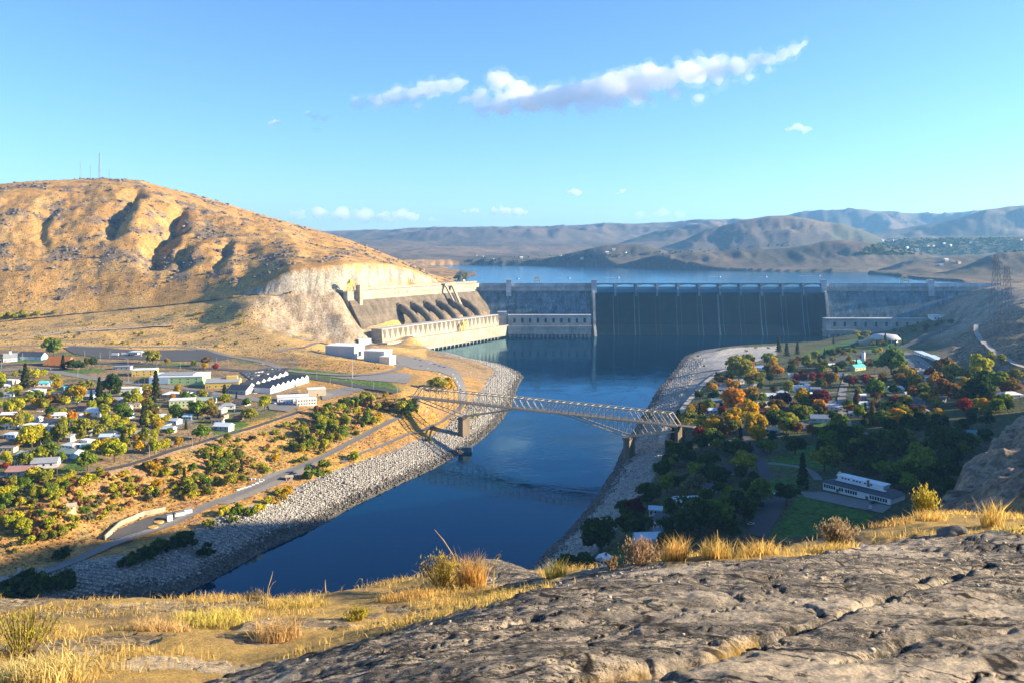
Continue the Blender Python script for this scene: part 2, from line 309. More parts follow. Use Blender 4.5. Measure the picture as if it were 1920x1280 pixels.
    cutn = (cpy > 0) * np.sin(np.pi * u) * (7 * fbm(XX / 9, YY / 30, 4, 70))
    hill += cutn
    back = np.maximum(rz - (YY - ry) * 0.4, 60)
    hill = np.where(YY > ry, back, hill)
    left = PXX < 862
    wl_ = sstep(by - 12, by + 4, YY)
    H = np.where(left, near * (1 - wl_) + hill * wl_, near)
    # far country
    base = LAKE + 6 + np.interp(YY, [2000, 3900, 5200, 7500, 16000], [0, 3, 55, 135, 190]) + sstep(3600, 5200, YY) * 34 * fbm(XX / 520, YY / 520, 5, 80) + sstep(2300, 3500, YY) * 6 * fbm(XX / 120, YY / 120, 4, 83)
    far = base
    for i, (D, wf, wb, sil) in enumerate(RIDGES):
        sil = np.array(sil, float); py = np.interp(PXX, sil[:, 0], sil[:, 1], left=560, right=560)
        pk = EYE - (py - HY) * D / FPX
        k = min(1.0, D / 6000)
        wob = (0.35 * wf) * fbm(XX / (220 + 900 * k), YY / (220 + 900 * k), 4, 90 + i)
        q = (YY - D + wob); f = np.where(q < 0, 1 - sstep(0, 1, -q / wf), 1 - sstep(0, 1, q / wb))
        rel = np.maximum(pk - base, 0) * f
        det = (ridged(XX / (110 + 330 * k), YY / (150 + 520 * k), 6, 100 + i) - 0.6) * 1.1
        side = np.where(f > 0.93, 0, 1.0)
        rel = rel * (1 + det * (1 - f ** 4))
        far = np.maximum(far, base + rel * (1 + .16 * (1 - f ** 4) * fbm(XX / 90, YY / 120, 4, 140 + i)) + 16 * f * (1 - f ** 3) * fbm(XX / 45, YY / 70, 3, 160 + i))
    wf_ = np.where(left, sstep(0, 300, YY - ry - 250), sstep(1950, 2150, YY))
    H = np.where(left, np.where(YY > ry, np.maximum(H, far * wf_ + H * (1 - wf_)), H), H * (1 - wf_) + far * wf_)
    dl = polydist(XX, YY, LAKEP); il = inpoly(XX, YY, LAKEP)
    H = np.where(il, np.minimum(H, LAKE - np.minimum(15, 0.15 * dl) - 0.5), np.where((YY > 1890) & (dl < 400), np.maximum(H, LAKE + np.minimum(0.6 + 0.1 * dl, 4)), H))
    mid = (~left) & (YY > 1826) & (YY < 1990) & (XX < 985) & ~il
    H = np.where(mid, np.minimum(H, 60), H)
    return H, d, ins, dl, il, hill_w, rock_w, e, s, u * (cpy > 0)
HH, D_RIV, IN_RIV, D_LAKE, IN_LAKE, HILLW, ROCKW, RIDGE_E, HILL_S, CUT_U = make_heights()
PYY = HY + (EYE - HH) * FPX / YY                       # where each ground vertex stands in the photograph

_ti = np.arange(len(T_COLS)); _yi = np.arange(len(Y_ROWS))
def gh(x, y):
    """ground height at world x, y"""
    a = np.interp(x / y, T_COLS, _ti); b = np.interp(y, Y_ROWS, _yi)
    i = min(int(a), len(T_COLS) - 2); j = min(int(b), len(Y_ROWS) - 2); fa, fb = a - i, b - j
    return float((HH[j, i] * (1 - fa) + HH[j, i + 1] * fa) * (1 - fb) + (HH[j + 1, i] * (1 - fa) + HH[j + 1, i + 1] * fa) * fb)
def G(px, py, ymin=300.0):
    """first ground point on the sight line through a photo pixel"""
    t = (px - CX) / FPX; a = np.interp(t, T_COLS, _ti); i = min(int(a), len(T_COLS) - 2); fa = a - i
    prof = HH[:, i] * (1 - fa) + HH[:, i + 1] * fa
    prof = np.maximum(prof, 0.0)
    ray = EYE - (py - HY) / FPX * Y_ROWS
    j = np.nonzero((ray <= prof) & (Y_ROWS >= ymin))[0]
    if len(j) == 0: j = [len(Y_ROWS) - 1]
    j = j[0]
    if j == 0 or Y_ROWS[j - 1] < ymin: y = Y_ROWS[j]
    else:
        d0 = ray[j - 1] - prof[j - 1]; d1 = ray[j] - prof[j]; f = d0 / (d0 - d1 + 1e-12); y = Y_ROWS[j - 1] + f * (Y_ROWS[j] - Y_ROWS[j - 1])
    x = t * y
    return Vector((x, y, max(gh(x, y), 0.0)))

# ---- ground colours (dry grass, sage, soil, cut rock, lawns ...)
def ground_colors():
    C = np.zeros(HH.shape + (3,))
    def put(mask, col, k=1.0):
        w = (np.asarray(mask, float) * k)[..., None]; C[:] = C * (1 - w) + np.array(col) * w
    gold, tan, sage, soil, rock, pale, dark = (.47, .275, .085), (.40, .265, .13), (.25, .20, .11), (.34, .20, .10), (.185, .15, .12), (.60, .51, .39), (.12, .10, .08)
    put(np.ones(HH.shape), tan)
    n1 = fbm(XX / 55, YY / 55, 5, 120); n2 = fbm(XX / 14, YY / 14, 4, 130); n3 = fbm(XX / 160, YY / 160, 4, 140)
    gy = np.abs(np.gradient(HH, axis=0) / np.gradient(YY, axis=0)); gx = np.gradient(HH, axis=1) / np.gradient(XX, axis=1)
    slope = np.sqrt(gy ** 2 + gx ** 2)
    lefthill = (PXX < 862) & (HILL_S > 0) & (YY < 4200)
    put(lefthill, (.53, .295, .09)); put(lefthill * sstep(-0.1, 0.4, n1), (.44, .245, .08), .8); put(lefthill * sstep(0.05, 0.35, -n1 + 0.3 * n2), (.53, .335, .13), .7)
    outc = sstep(0.10, 0.15, fbm(XX / 26, YY / 20, 5, 150) * 0.7 + 0.35 * fbm(XX / 110, YY / 60, 3, 152) + 0.10 * sstep(0.55, 1.0, slope) + 0.06 * np.sin(HILL_S * 7))
    global OUTC; OUTC = lefthill * outc * sstep(0.03, 0.1, HILL_S)
    put(lefthill * outc * sstep(0.03, 0.1, HILL_S), (.20, .155, .12), .85); put(lefthill * sstep(0.28, .4, fbm(XX / 12, YY / 9, 3, 156)), (.17, .14, .10), .6)
    plain = (PXX < 800) & (YY > 1150) & (HILL_S <= 0)
    put(plain, (.58, .36, .13)); put(plain * sstep(0.0, 0.3, n1), (.62, .38, .12), .7); put(plain * sstep(0.08, 0.3, -n1), sage, .75)
    put(ROCKW * (HILL_S <= 0) * sstep(0.02, 0.16, slope - 0.25 + 0.5 * n2), (.36, .285, .20), .85); put(ROCKW * (HILL_S <= 0) * sstep(0.02, 0.2, n2), (.27, .195, .125), .75); put(ROCKW * (HILL_S <= 0) * sstep(0.1, 0.25, fbm(XX / 7, YY / 7, 4, 158)), (.42, .355, .27), .7)
    bankz = (PXX < 960) & (YY < 1150) & (HILL_S <= 0)
    put(bankz, (.49, .275, .09)); put(bankz * sstep(0.02, 0.3, n1), (.57, .32, .07), .8); put(bankz * sstep(0.1, 0.35, n2), (.24, .19, .09), .65); put(bankz * sstep(0.15, 0.4, -n2), (.33, .19, .10), .7)
    cutm = ((CUT_U > 0.02) & (CUT_U < 0.98) & (HILL_S <= 0.03)) * (PYY > np.interp(PXX, [455, 470, 500, 520, 545, 560], [551, 545, 530, 521, 509, 500]) + 3 * n2) * (PXX > 455)
    put(cutm, (.42, .365, .275)); put(cutm * sstep(0.1, 0.3, fbm(XX / 5, YY / 25, 4, 160)), (.22, .185, .15), .7); put(cutm * sstep(.15, .4, fbm(XX / 60, YY / 30, 3, 163)) * (PXX > 520) * (PXX < 600), (.52, .34, .14), .7)
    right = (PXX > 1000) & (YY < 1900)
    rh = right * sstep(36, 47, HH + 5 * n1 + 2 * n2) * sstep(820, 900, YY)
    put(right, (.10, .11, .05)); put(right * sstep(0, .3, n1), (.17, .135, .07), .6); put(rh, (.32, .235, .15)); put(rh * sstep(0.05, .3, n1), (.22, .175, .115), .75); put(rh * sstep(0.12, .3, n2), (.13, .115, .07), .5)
    rk = rh * sstep(1330, 1420, YY + 60 * n1); put(rk, (.36, .285, .21)); put(rk * sstep(.05, .3, n2), (.20, .16, .12), .8)
    near_cl = (YY < 560) * sstep(-6, 10, HH - 40 + 10 * n2)
    put(near_cl, (.30, .225, .16)); put(near_cl * sstep(-.05, .25, n2), (.19, .15, .115), .8); put(near_cl * sstep(.1, .3, fbm(XX / 5, YY / 5, 4, 166)), (.36, .27, .17), .6)
    put(YY < 140, (.3, .22, .12))
    put(RIDGE_E, (.3, .22, .14))
    town = sstep(0, 1, ((PXX < 560) & (YY > 560) & (YY < 1130)) * sstep(36, 39, HH) * 1.0)
    put(town, (.24, .185, .115), .7); put(town * sstep(0.0, .25, n1), (.10, .14, .04), .75); put(town * sstep(.1, .3, n2), (.17, .15, .12), .6)
    stones = (D_RIV < 42) & ~IN_RIV & (HH < 16) & (YY < 1600)
    put(stones, (.29, .265, .23)); put(stones * (1 - sstep(9, 13, D_RIV + 3 * n2)), (.13, .115, .095)); put(IN_RIV, (.05, .06, .06))
    far = (YY > 2300) & ((PXX >= 862) | (YY > 4200)) | ((YY > 1950) & (PXX >= 862))
    put(far, (.185, .145, .105)); put(far * sstep(0.0, .3, n3), (.115, .10, .075), .8); put(far * sstep(.05, .3, fbm(XX / 700, YY / 700, 4, 170)), (.27, .195, .13), .6); put(far * sstep(0.3, .6, slope), (.10, .085, .075), .8); put(far * sstep(.08, .3, fbm(XX / 240, YY / 500, 5, 173)), (.08, .08, .06), .6)
    put(far * ((PXX > 1560) & (YY > 4300) & (YY < 5600)), (.12, .125, .075), .7)
    return C, dict(put=put)
GC, _gp = ground_colors()
def paint(poly, col, k=1.0):
    m = inpoly(PXX, PYY, poly) & (YY > 300) & (YY < 2400); GC[m] = GC[m] * (1 - k) + np.array(col) * k
LAWN = (.085, .17, .028); LAWN_D = (.035, .075, .022)
LAWNS = [[(525, 690), (560, 690), (650, 700), (770, 725), (765, 733), (700, 730), (600, 712), (530, 698)], [(400, 795), (440, 783), (470, 795), (440, 812), (400, 815)], [(275, 688), (330, 681), (360, 683), (355, 688), (290, 690)], [(0, 888), (60, 885), (110, 882), (100, 895), (20, 905)],
         [(80, 785), (130, 772), (130, 782), (80, 792)], [(1440, 860), (1520, 835), (1600, 850), (1560, 880), (1450, 880)], [(1455, 990), (1500, 925), (1640, 965), (1620, 985), (1560, 1000), (1440, 1010)], [(1440, 900), (1500, 890), (1510, 915), (1440, 930)], [(1510, 660), (1600, 636), (1625, 640), (1600, 662), (1520, 672)],
         [(1620, 650), (1700, 640), (1710, 650), (1640, 672)], [(1460, 780), (1560, 770), (1560, 800), (1460, 800)], [(1660, 760), (1720, 745), (1720, 775), (1660, 780)], [(90, 695), (190, 690), (200, 697), (100, 702)], [(20, 672), (90, 670), (80, 678), (20, 680)], [(340, 740), (400, 735), (390, 750), (340, 755)],
         [(110, 880), (150, 855), (160, 880), (110, 890)], [(1200, 1010), (1160, 1060), (1120, 1060), (1180, 1000)], [(1240, 935), (1330, 930), (1330, 960), (1240, 960)]]
for p in LAWNS: paint(p, LAWN, .9)
paint([(1300, 668), (1370, 652), (1460, 648), (1455, 665), (1380, 690), (1300, 700)], (.50, .455, .40))       # gravel point
paint([(1275, 700), (1310, 690), (1350, 690), (1300, 740), (1265, 770)], (.36, .32, .28))
for k, (a, b) in enumerate([((60, 628), (320, 610))]): paint([(60, 622), (320, 607), (320, 612), (60, 632)], (.45, .33, .20), .8)
paint([(730, 715), (840, 700), (870, 735), (850, 765), (790, 760), (760, 735)], (.47, .28, .09), .8)
paint([(400, 640), (470, 605), (520, 625), (560, 660), (480, 665)], (.46, .30, .12), .8)

def ground_material():
    m, nt, b = node_mat('dry hillside ground'); L = nt.links
    at = nn(nt, 'ShaderNodeAttribute', attribute_name='tint'); ge = nn(nt, 'ShaderNodeNewGeometry')
    def noise(sc, det=6, ro=.6):
        n = nn(nt, 'ShaderNodeTexNoise'); n.inputs['Scale'].default_value = sc; n.inputs['Detail'].default_value = det; n.inputs['Roughness'].default_value = ro; L.new(ge.outputs['Position'], n.inputs['Vector']); return n.outputs['Fac']
    def rng(s, a, b_, c, d):
        r = nn(nt, 'ShaderNodeMapRange'); r.inputs[1].default_value = a; r.inputs[2].default_value = b_; r.inputs[3].default_value = c; r.inputs[4].default_value = d; L.new(s, r.inputs[0]); return r.outputs[0]
    def mul(a, b_):
        r = nn(nt, 'ShaderNodeMath', operation='MULTIPLY'); L.new(a, r.inputs[0]); L.new(b_, r.inputs[1]); return r.outputs[0]
    v = mul(mul(rng(noise(.28, 5), .3, .7, .62, 1.34), rng(noise(.055, 6), .3, .7, .75, 1.22)), rng(noise(1.3, 3), .35, .65, .75, 1.2))
    v = mul(v, rng(noise(.42, 2, .5), .55, .66, 1.0, .55)); v = mul(v, rng(noise(.11, 4, .7), .56, .64, 1.0, .72))
    sc = nn(nt, 'ShaderNodeVectorMath', operation='SCALE'); L.new(at.outputs['Color'], sc.inputs[0]); L.new(v, sc.inputs['Scale'])
    L.new(sc.outputs[0], b.inputs['Base Color']); b.inputs['Roughness'].default_value = .95; b.inputs['Specular IOR Level'].default_value = .1
    bp = nn(nt, 'ShaderNodeBump'); bp.inputs['Strength'].default_value = .8; bp.inputs['Distance'].default_value = 2.2; L.new(noise(.35, 8, .65), bp.inputs['Height']); L.new(bp.outputs[0], b.inputs['Normal'])
    return m
def build_ground():
    nr, ncol = HH.shape
    V = np.stack([XX, YY, HH], -1).reshape(-1, 3); idx = np.arange(nr * ncol).reshape(nr, ncol)
    F = np.stack([idx[:-1, :-1], idx[:-1, 1:], idx[1:, 1:], idx[1:, :-1]], -1).reshape(-1, 4)
    me = np_mesh('ground', V, F, ground_material(), True)
    a = me.color_attributes.new('tint', 'FLOAT_COLOR', 'POINT'); a.data.foreach_set('color', np.concatenate([GC, np.ones(HH.shape + (1,))], -1).astype(np.float32).ravel())
    return structure(link(bpy.data.objects.new('ground', me)))
ground = build_ground()

# ---- water
def water_mat(name, col, rough, bs, bumpd, stretch, refl):
    """deep water: dark blue body under a Fresnel reflection, with wind patches"""
    m, nt, b = node_mat(name); L = nt.links; nt.nodes.remove(b)
    ge = nn(nt, 'ShaderNodeNewGeometry'); mp = nn(nt, 'ShaderNodeMapping'); mp.inputs['Scale'].default_value = stretch; L.new(ge.outputs['Position'], mp.inputs['Vector'])
    n = nn(nt, 'ShaderNodeTexNoise'); n.inputs['Scale'].default_value = bs; n.inputs['Detail'].default_value = 4; n.inputs['Distortion'].default_value = .6; L.new(mp.outputs[0], n.inputs['Vector'])
    n2 = nn(nt, 'ShaderNodeTexNoise'); n2.inputs['Scale'].default_value = bs * .11; n2.inputs['Detail'].default_value = 3; n2.inputs['Distortion'].default_value = 1.5; L.new(mp.outputs[0], n2.inputs['Vector'])
    mr = nn(nt, 'ShaderNodeMapRange'); mr.inputs[1].default_value = .42; mr.inputs[2].default_value = .66; mr.inputs[3].default_value = .06; L.new(n2.outputs['Fac'], mr.inputs[0])
    bp = nn(nt, 'ShaderNodeBump'); bp.inputs['Distance'].default_value = bumpd; L.new(mr.outputs[0], bp.inputs['Strength']); L.new(n.outputs['Fac'], bp.inputs['Height'])
    df = nn(nt, 'ShaderNodeBsdfDiffuse'); df.inputs[0].default_value = rgb(col); gl = nn(nt, 'ShaderNodeBsdfGlossy'); gl.inputs[0].default_value = rgb(refl); gl.inputs['Roughness'].default_value = rough; L.new(bp.outputs[0], gl.inputs['Normal'])
    fr = nn(nt, 'ShaderNodeFresnel'); fr.inputs['IOR'].default_value = 1.33; L.new(bp.outputs[0], fr.inputs['Normal']); mx = nn(nt, 'ShaderNodeMixShader'); L.new(fr.outputs[0], mx.inputs[0]); L.new(df.outputs[0], mx.inputs[1]); L.new(gl.outputs[0], mx.inputs[2]); L.new(mx.outputs[0], nt.nodes['Material Output'].inputs['Surface'])
    return m
river_m = water_mat('river water', (.0, .014, .036), .06, .16, .25, (1, 1, 1), (.42, .72, .92))
lake_m = water_mat('lake water', (.002, .05, .11), .12, .08, .5, (.35, 1, 1), (.62, .84, 1))
structure(ob('river', [(-1600, 250, 0), (900, 250, 0), (900, 1830, 0), (-1600, 1830, 0)], [(0, 1, 2, 3)], river_m))
lv = [(-75, 1867.5, LAKE), (1010, 1867.5, LAKE), (3200, 2300, LAKE), (3600, 4600, LAKE), (-1400, 4600, LAKE), (-320, 2300, LAKE), (-130, 2020, LAKE)]
structure(ob('lake', lv, [tuple(range(7))], lake_m))
# ------------------------------------------------------------------ the dam, its powerhouses and cranes
def concrete(name, col, streak=.35, wide=.09, tall=.012, dark=.6, rough=.85):
    """weathered concrete: vertical run stains, lift lines and blotches"""
    m, nt, b = node_mat(name); L = nt.links; ge = nn(nt, 'ShaderNodeNewGeometry')
    def noi(scale, vec, det=5):
        mp = nn(nt, 'ShaderNodeMapping'); mp.inputs['Scale'].default_value = vec; L.new(ge.outputs['Position'], mp.inputs['Vector'])
        n = nn(nt, 'ShaderNodeTexNoise'); n.inputs['Scale'].default_value = scale; n.inputs['Detail'].default_value = det; n.inputs['Roughness'].default_value = .6; L.new(mp.outputs[0], n.inputs['Vector']); return n.outputs['Fac']
    def rg(s, a, c, lo, hi):
        r = nn(nt, 'ShaderNodeMapRange'); r.inputs[1].default_value = a; r.inputs[2].default_value = c; r.inputs[3].default_value = lo; r.inputs[4].default_value = hi; L.new(s, r.inputs[0]); return r.outputs[0]
    def mu(a, c): r = nn(nt, 'ShaderNodeMath', operation='MULTIPLY'); L.new(a, r.inputs[0]); L.new(c, r.inputs[1]); return r.outputs[0]
    v = mu(rg(noi(1, (wide, wide, tall)), .35, .68, 1 + streak, dark), rg(noi(1, (.25, .25, .25), 6), .3, .7, .88, 1.12))
    v = mu(v, rg(noi(1, (.004, .004, .18), 2), .35, .65, .9, 1.1))
    v = mu(v, rg(noi(1, (.42, .42, .012), 2), .57, .66, 1, 1 + streak * 1.6)); v = mu(v, rg(noi(1, (.05, .05, .06), 1), .45, .55, .9, 1.1))
    s = nn(nt, 'ShaderNodeVectorMath', operation='SCALE'); s.inputs[0].default_value = col; L.new(v, s.inputs['Scale']); L.new(s.outputs[0], b.inputs['Base Color'])
    b.inputs['Roughness'].default_value = rough; b.inputs['Specular IOR Level'].default_value = .08
    return m
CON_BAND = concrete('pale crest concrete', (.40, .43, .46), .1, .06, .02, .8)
CON_FACE = concrete('stained dam concrete tinted shade blue', (.085, .13, .165), .55, .10, .010, .6)  # stains over a base colour that carries the blue of the shaded face
CON_SPILL = concrete('wet spillway concrete tinted shade blue', (.003, .018, .03), .3, .11, .006, .7, .8)  # dark wet concrete with the spillway's blue shade put into its colour
CON_GREY = concrete('powerhouse concrete', (.33, .32, .30), .1, .2, .03, .85)
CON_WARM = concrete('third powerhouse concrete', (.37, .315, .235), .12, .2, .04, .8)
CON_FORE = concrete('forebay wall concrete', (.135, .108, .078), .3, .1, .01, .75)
GATE_BLUE = mat('blue drum gate paint', (.035, .13, .21), .6, .25, .3, stretch=(1, 1, 6))
STEEL_DK = mat('dark bridge steel', (.10, .11, .12), .6)
GLASS_DK = mat('dark window glass', (.03, .04, .05), .15, .1, spec=.6)
CRANE_Y = mat('yellow crane paint', (.75, .55, .03), .5)
CRANE_B = mat('buff crane paint', (.62, .47, .22), .6)
WHITE = mat('white paint', (.78, .78, .76), .6, .06)
LEAK = mat('wet leak stain', (.07, .11, .14), .35, .35, .15, stretch=(1, 1, .3))

DY = 1880.0
def T0(u, v, z): return (u, DY - v, z)            # main dam frame: u along the crest, v downstream
def ux(px, Y=DY): return (px - CX) * Y / FPX
dam = empty('dam', (0, 0, 0)); tag(dam, 'long concrete dam with arched spillway holding back the lake', 'dam')
U0, U1, U2, U3 = ux(893), ux(1113), ux(1541), 1075.0
def wall_section(a, b, nm):
    MB().prism([(-9, 0), (-9, 109), (3, 109), (3, 95), (6, 92), (6, 0)], a, b, T0).build('wall', CON_BAND, dam)
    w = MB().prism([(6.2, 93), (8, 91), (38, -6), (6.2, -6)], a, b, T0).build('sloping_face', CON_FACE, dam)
    MB().box(a, b, 1.6, 3.4, 109, 110.3, T0).build('parapet', CON_BAND, dam)
wall_section(U0, U1, ''); wall_section(U2, U3, '')
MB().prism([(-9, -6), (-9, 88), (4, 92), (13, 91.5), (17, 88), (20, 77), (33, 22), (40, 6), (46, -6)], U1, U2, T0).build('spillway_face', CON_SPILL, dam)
NG = 11; gw = (U2 - U1) / NG
for i in range(NG):
    a = U1 + i * gw; b = a + gw
    MB().prism([(9, 90), (11.3, 102.6), (12.6, 102.6), (14.5, 97), (15, 90)], a + 2.4, b - 2.4, T0).build('drum_gate', GATE_BLUE, dam)
    m_ = MB(); n = 14; dk = MB()
    for k in range(n):                                     # open arch rib under the road deck
        x0, x1 = a + 2 + (gw - 4) * k / n, a + 2 + (gw - 4) * (k + 1) / n
        z0 = 103.6 + 4.6 * math.sin(math.pi * k / n) ** .7; z1 = 103.6 + 4.6 * math.sin(math.pi * (k + 1) / n) ** .7
        for v in (3.5, 10): m_.bar(T0(x0, v, z0), T0(x1, v, z1), .8, .9)
        if k % 1 == 0 and z0 < 107.4:
            for v in (3.5, 10): m_.bar(T0(x0, v, z0), T0(x0, v, 108.4), .45)
    for k in (0, 4, 7, 10, n): z_ = 103.6 + 4.6 * math.sin(math.pi * k / n) ** .7; x_ = a + 2 + (gw - 4) * k / n; m_.bar(T0(x_, 3.5, z_), T0(x_, 10, z_), .6)
    m_.build('arch_span', STEEL_DK, dam)
    MB().box(a, b, 2.8, 10.7, 108.3, 109.2, T0).box(a, b, 10.3, 10.6, 109.2, 110.3, T0).build('bridge_deck', STEEL_DK, dam)
    if i:
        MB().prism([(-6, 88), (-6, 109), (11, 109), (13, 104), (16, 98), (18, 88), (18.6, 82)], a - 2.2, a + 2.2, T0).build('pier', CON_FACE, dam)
        lk = MB()
        for du in (-5.2, 4.6):
            w0 = RNG.choice((.15, .3, .5, .9, 1.3)); zt, zb = RNG.uniform(60, 86), RNG.uniform(1, 10)
            P = [(17.3, 88), (20.3, 77.2), (33.3, 22.2), (40.3, 6.2), (43.2, -.5)]
            pts = [p for p in P]
            for (v0, z0), (v1, z1) in zip(pts, pts[1:]):
                n0 = len(lk.v); wa = w0 * (1 + .5 * (1 - z0 / 90)); wb = w0 * (1 + .5 * (1 - z1 / 90))
                lk.poly([T0(a + du - wa, v0 + .15, z0), T0(a + du + wa, v0 + .15, z0), T0(a + du + wb, v1 + .15, z1), T0(a + du - wb, v1 + .15, z1)], [(0, 3, 2, 1)])
        lk.build('leak_stain', LEAK, dam)
for k, px in enumerate((954, 1113, 1541, 1741)):
    u = ux(px)
    t = MB().box(u - 5.6, u + 5.6, 2, 15, 82 if k in (0, 3) else 72, 117, T0).box(u - 6.2, u + 6.2, 1.4, 15.6, 117, 118.2, T0).build('elevator_tower', CON_BAND, dam)
for s, u in ((1, U1 - 1.5), (-1, U2 + 1.5)):                       # training walls beside the spillway
    MB().prism([(8, 86), (12, 94), (20, 92), (25, 79), (40, 22), (62, 5), (70, -4), (38, -4)], u - 2.6, u + 2.6, T0).build('training_wall', CON_GREY, dam)

def powerhouse(label, a, b, front, top, nwin, wz0, wz1, deck):
    e = empty('powerhouse', T0((a + b) / 2, front, 0)); T = lambda u, v, z: (u - (a + b) / 2, front - v, z)
    MB().box(a, b, front - 22, front, deck, top, T).build('wall', CON_GREY, e)
    MB().box(a - .8, b + .8, front - 22.8, front + .8, top, top + 1.2, T).build('roof', CON_BAND, e)
    MB().box(a - 1, b + 1, front - 22.5, front + 7, deck - 5.5, deck, T).build('deck', CON_GREY, e)
    MB().box(a, b, front - 22, front + 4.5, 6.5, deck - 5.5, T).box(a, b, front - 22, front - 4, -4, 6.3, T).build('substructure', CON_GREY, e)
    wm = MB().box(-2.6, 2.6, -.25, .25, wz0, wz1).mesh('window', GLASS_DK); fm = MB().box(-3.2, 3.2, -.12, .2, wz1, wz1 + .6).box(-3.2, 3.2, -.12, .2, wz0 - .6, wz0).box(-3.2, -2.6, -.13, .19, wz0 - .3, wz1 + .3).box(2.6, 3.2, -.13, .19, wz0 - .3, wz1 + .3).mesh('frame', CON_BAND)
    step = (b - a) / (nwin + .6)
    for i in range(nwin):
        w = link(bpy.data.objects.new('window', wm), e); w.location = T(a + step * (i + .8), front + .1, 0)
        f = link(bpy.data.objects.new('frame', fm), w)
    pm = MB().box(-1.1, 1.1, -3, 3, -4, 6.4).mesh('draft_tube_pier', CON_GREY)
    for i in range(nwin * 2):
        p = link(bpy.data.objects.new('draft_tube_pier', pm), e); p.location = T(a + (b - a) * (i + .5) / (nwin * 2), front + 3.2, 0)
    return tag(e, label, 'powerhouse')
pa = ux(953, 1800); pb = ux(1108, 1800)
powerhouse('grey concrete powerhouse with ten windows between long powerhouse and spillway', pa, pb, 80, 45, 10, 30, 40, 24)
powerhouse('grey concrete powerhouse with tall windows under the dam beyond the right-hand town', ux(1549, 1800), ux(1775, 1800), 80, 38, 11, 22, 32, 16)
h = empty('powerhouse_annex', (ux(1762, 1795), 1795, 36)); MB().box(-19, 19, -12, 12, 0, 10).build('wall', WHITE, h); MB().box(-20, 20, -13, 13, 10, 11).build('roof', WHITE, h)
for k in range(6): MB().box(-16 + k * 6, -13 + k * 6, -12.3, -11.9, 3, 6).build('window', GLASS_DK, h)
tag(h, 'white block with small windows on the end of the dam-side powerhouse', 'building')
h = empty('powerhouse_annex', (ux(944, 1806), 1806, 20)); MB().box(-12, 6, -10, 12, 0, 32).build('wall', CON_GREY, h); MB().box(-12.5, 6.5, -10.5, 12.5, 32, 33.2).build('roof', CON_BAND, h)
tag(h, 'blank concrete block joining the long powerhouse to the windowed powerhouse', 'building')

# third powerhouse: forebay wall, penstocks, powerhouse with triangular fins
A3 = Vector((-74, 1880, 0)); B3 = Vector((-296, 1525, 0)); L3 = (B3 - A3).length; UD = (B3 - A3).normalized(); VD = Vector((-UD.y, UD.x, 0)); VD = VD if VD.x > 0 else -VD
def T3(u, v, z): p = A3 + UD * u + VD * v; return (p.x, p.y, z)
fw = empty('forebay_dam'); tag(fw, 'sunlit brown concrete forebay wall angling from the dam to the hill', 'dam')
MB().prism([(-9, 40), (-9, 109), (3, 109), (3, 96), (5, 93), (5, 40)], -4, L3, T3).build('wall', CON_WARM, fw)
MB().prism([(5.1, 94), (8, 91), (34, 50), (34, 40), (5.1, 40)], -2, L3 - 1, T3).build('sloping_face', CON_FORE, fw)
MB().box(-4, L3, 1.6, 3.4, 109, 110.3, T3).build('parapet', CON_WARM, fw)
MB().box(L3 - 30, L3 - 22, 2, 12, 84, 121, T3).build('elevator_tower', CON_WARM, fw)
for i in range(16): MB().bar(T3(20 + i * 23, 3.3, 103), T3(24 + i * 23, 3.3, 101.5), .5, .5).build('scupper', CON_FORE, fw)
gal = MB()
gal.prism([(3.2, 112), (7, 112), (40, 52), (36, 52)], 104, 110, T3).prism([(3.2, 112), (7, 112), (38, 64), (34, 64)], 128, 132, T3).box(102, 134, -2, 8, 109, 114, T3)
gal.build('incline_elevator', CON_WARM, fw)
pen_m = concrete('penstock shell', (.17, .14, .10), .2)
for i in range(6):
    u = 292 - i * 41; m_ = MB()
    pts = [T3(u, v, z) for v, z in ((14, 75), (26, 72), (38, 67.5), (48, 61), (58, 52), (66, 42))]
    m_.tube(pts, [7.5] * 6, 14); o = m_.build('penstock', pen_m, None, True)
    tag(o, f'{["first", "second", "third", "fourth", "fifth", "sixth"][i]} thick curved penstock from the hill end of the forebay wall', 'penstock', 'penstocks below the forebay wall')
    MB().tube([T3(u, 12.8, 75.4), T3(u, 17, 74.2)], 8.6, 14).build('collar', CON_FORE, o, True)

PA = Vector((-224, 1475, 0)); PB = Vector((-27, 1797, 0)); PL = (PB - PA).length; PU = (PB - PA).normalized(); PV = Vector((PU.y, -PU.x, 0))
def T4(u, v, z): p = PA + PU * u + PV * v; return (p.x, p.y, z)
ph = empty('long_powerhouse', (0, 0, 0)); tag(ph, 'long sunlit powerhouse with a row of triangular concrete fins above the river', 'powerhouse')
DK3 = 25.0
MB().prism([(-26, DK3), (-24.5, 47), (-1.5, 47), (0, DK3)], 0, PL, T4).build('wall', CON_WARM, ph)
MB().box(-.6, PL + .6, -25.4, -.6, 47, 48, T4).build('roof', mat('pale grey roof deck', (.42, .41, .40), .8, .1), ph)
NF = 26; fs = PL / NF
fm = None
for i in range(NF):                                       # each fin: wide at the eave, pointed towards the deck
    u = (i + .5) * fs; w = fs * .40
    m_ = MB(); m_.poly([T4(u - w, -1.2, 46.5), T4(u + w, -1.2, 46.5), T4(u, .1, 29), T4(u, 3.4, 46.5)], [(0, 2, 3), (1, 3, 2), (0, 3, 1), (0, 1, 2)])
    m_.build('fin', CON_WARM, ph)
MB().box(5, 9, -26.2, -25.9, DK3, DK3 + 9, T4).build('door', GLASS_DK, ph)
MB().prism([(-26, DK3), (16, DK3), (16, 20), (14.5, 8), (14.5, 3.5), (-26, 3.5)], -6, PL + 16, T4).build('deck', CON_WARM, ph)
MB().box(-6, PL + 16, 15.3, 16.2, DK3, DK3 + 1.2, T4).build('parapet', CON_WARM, ph)
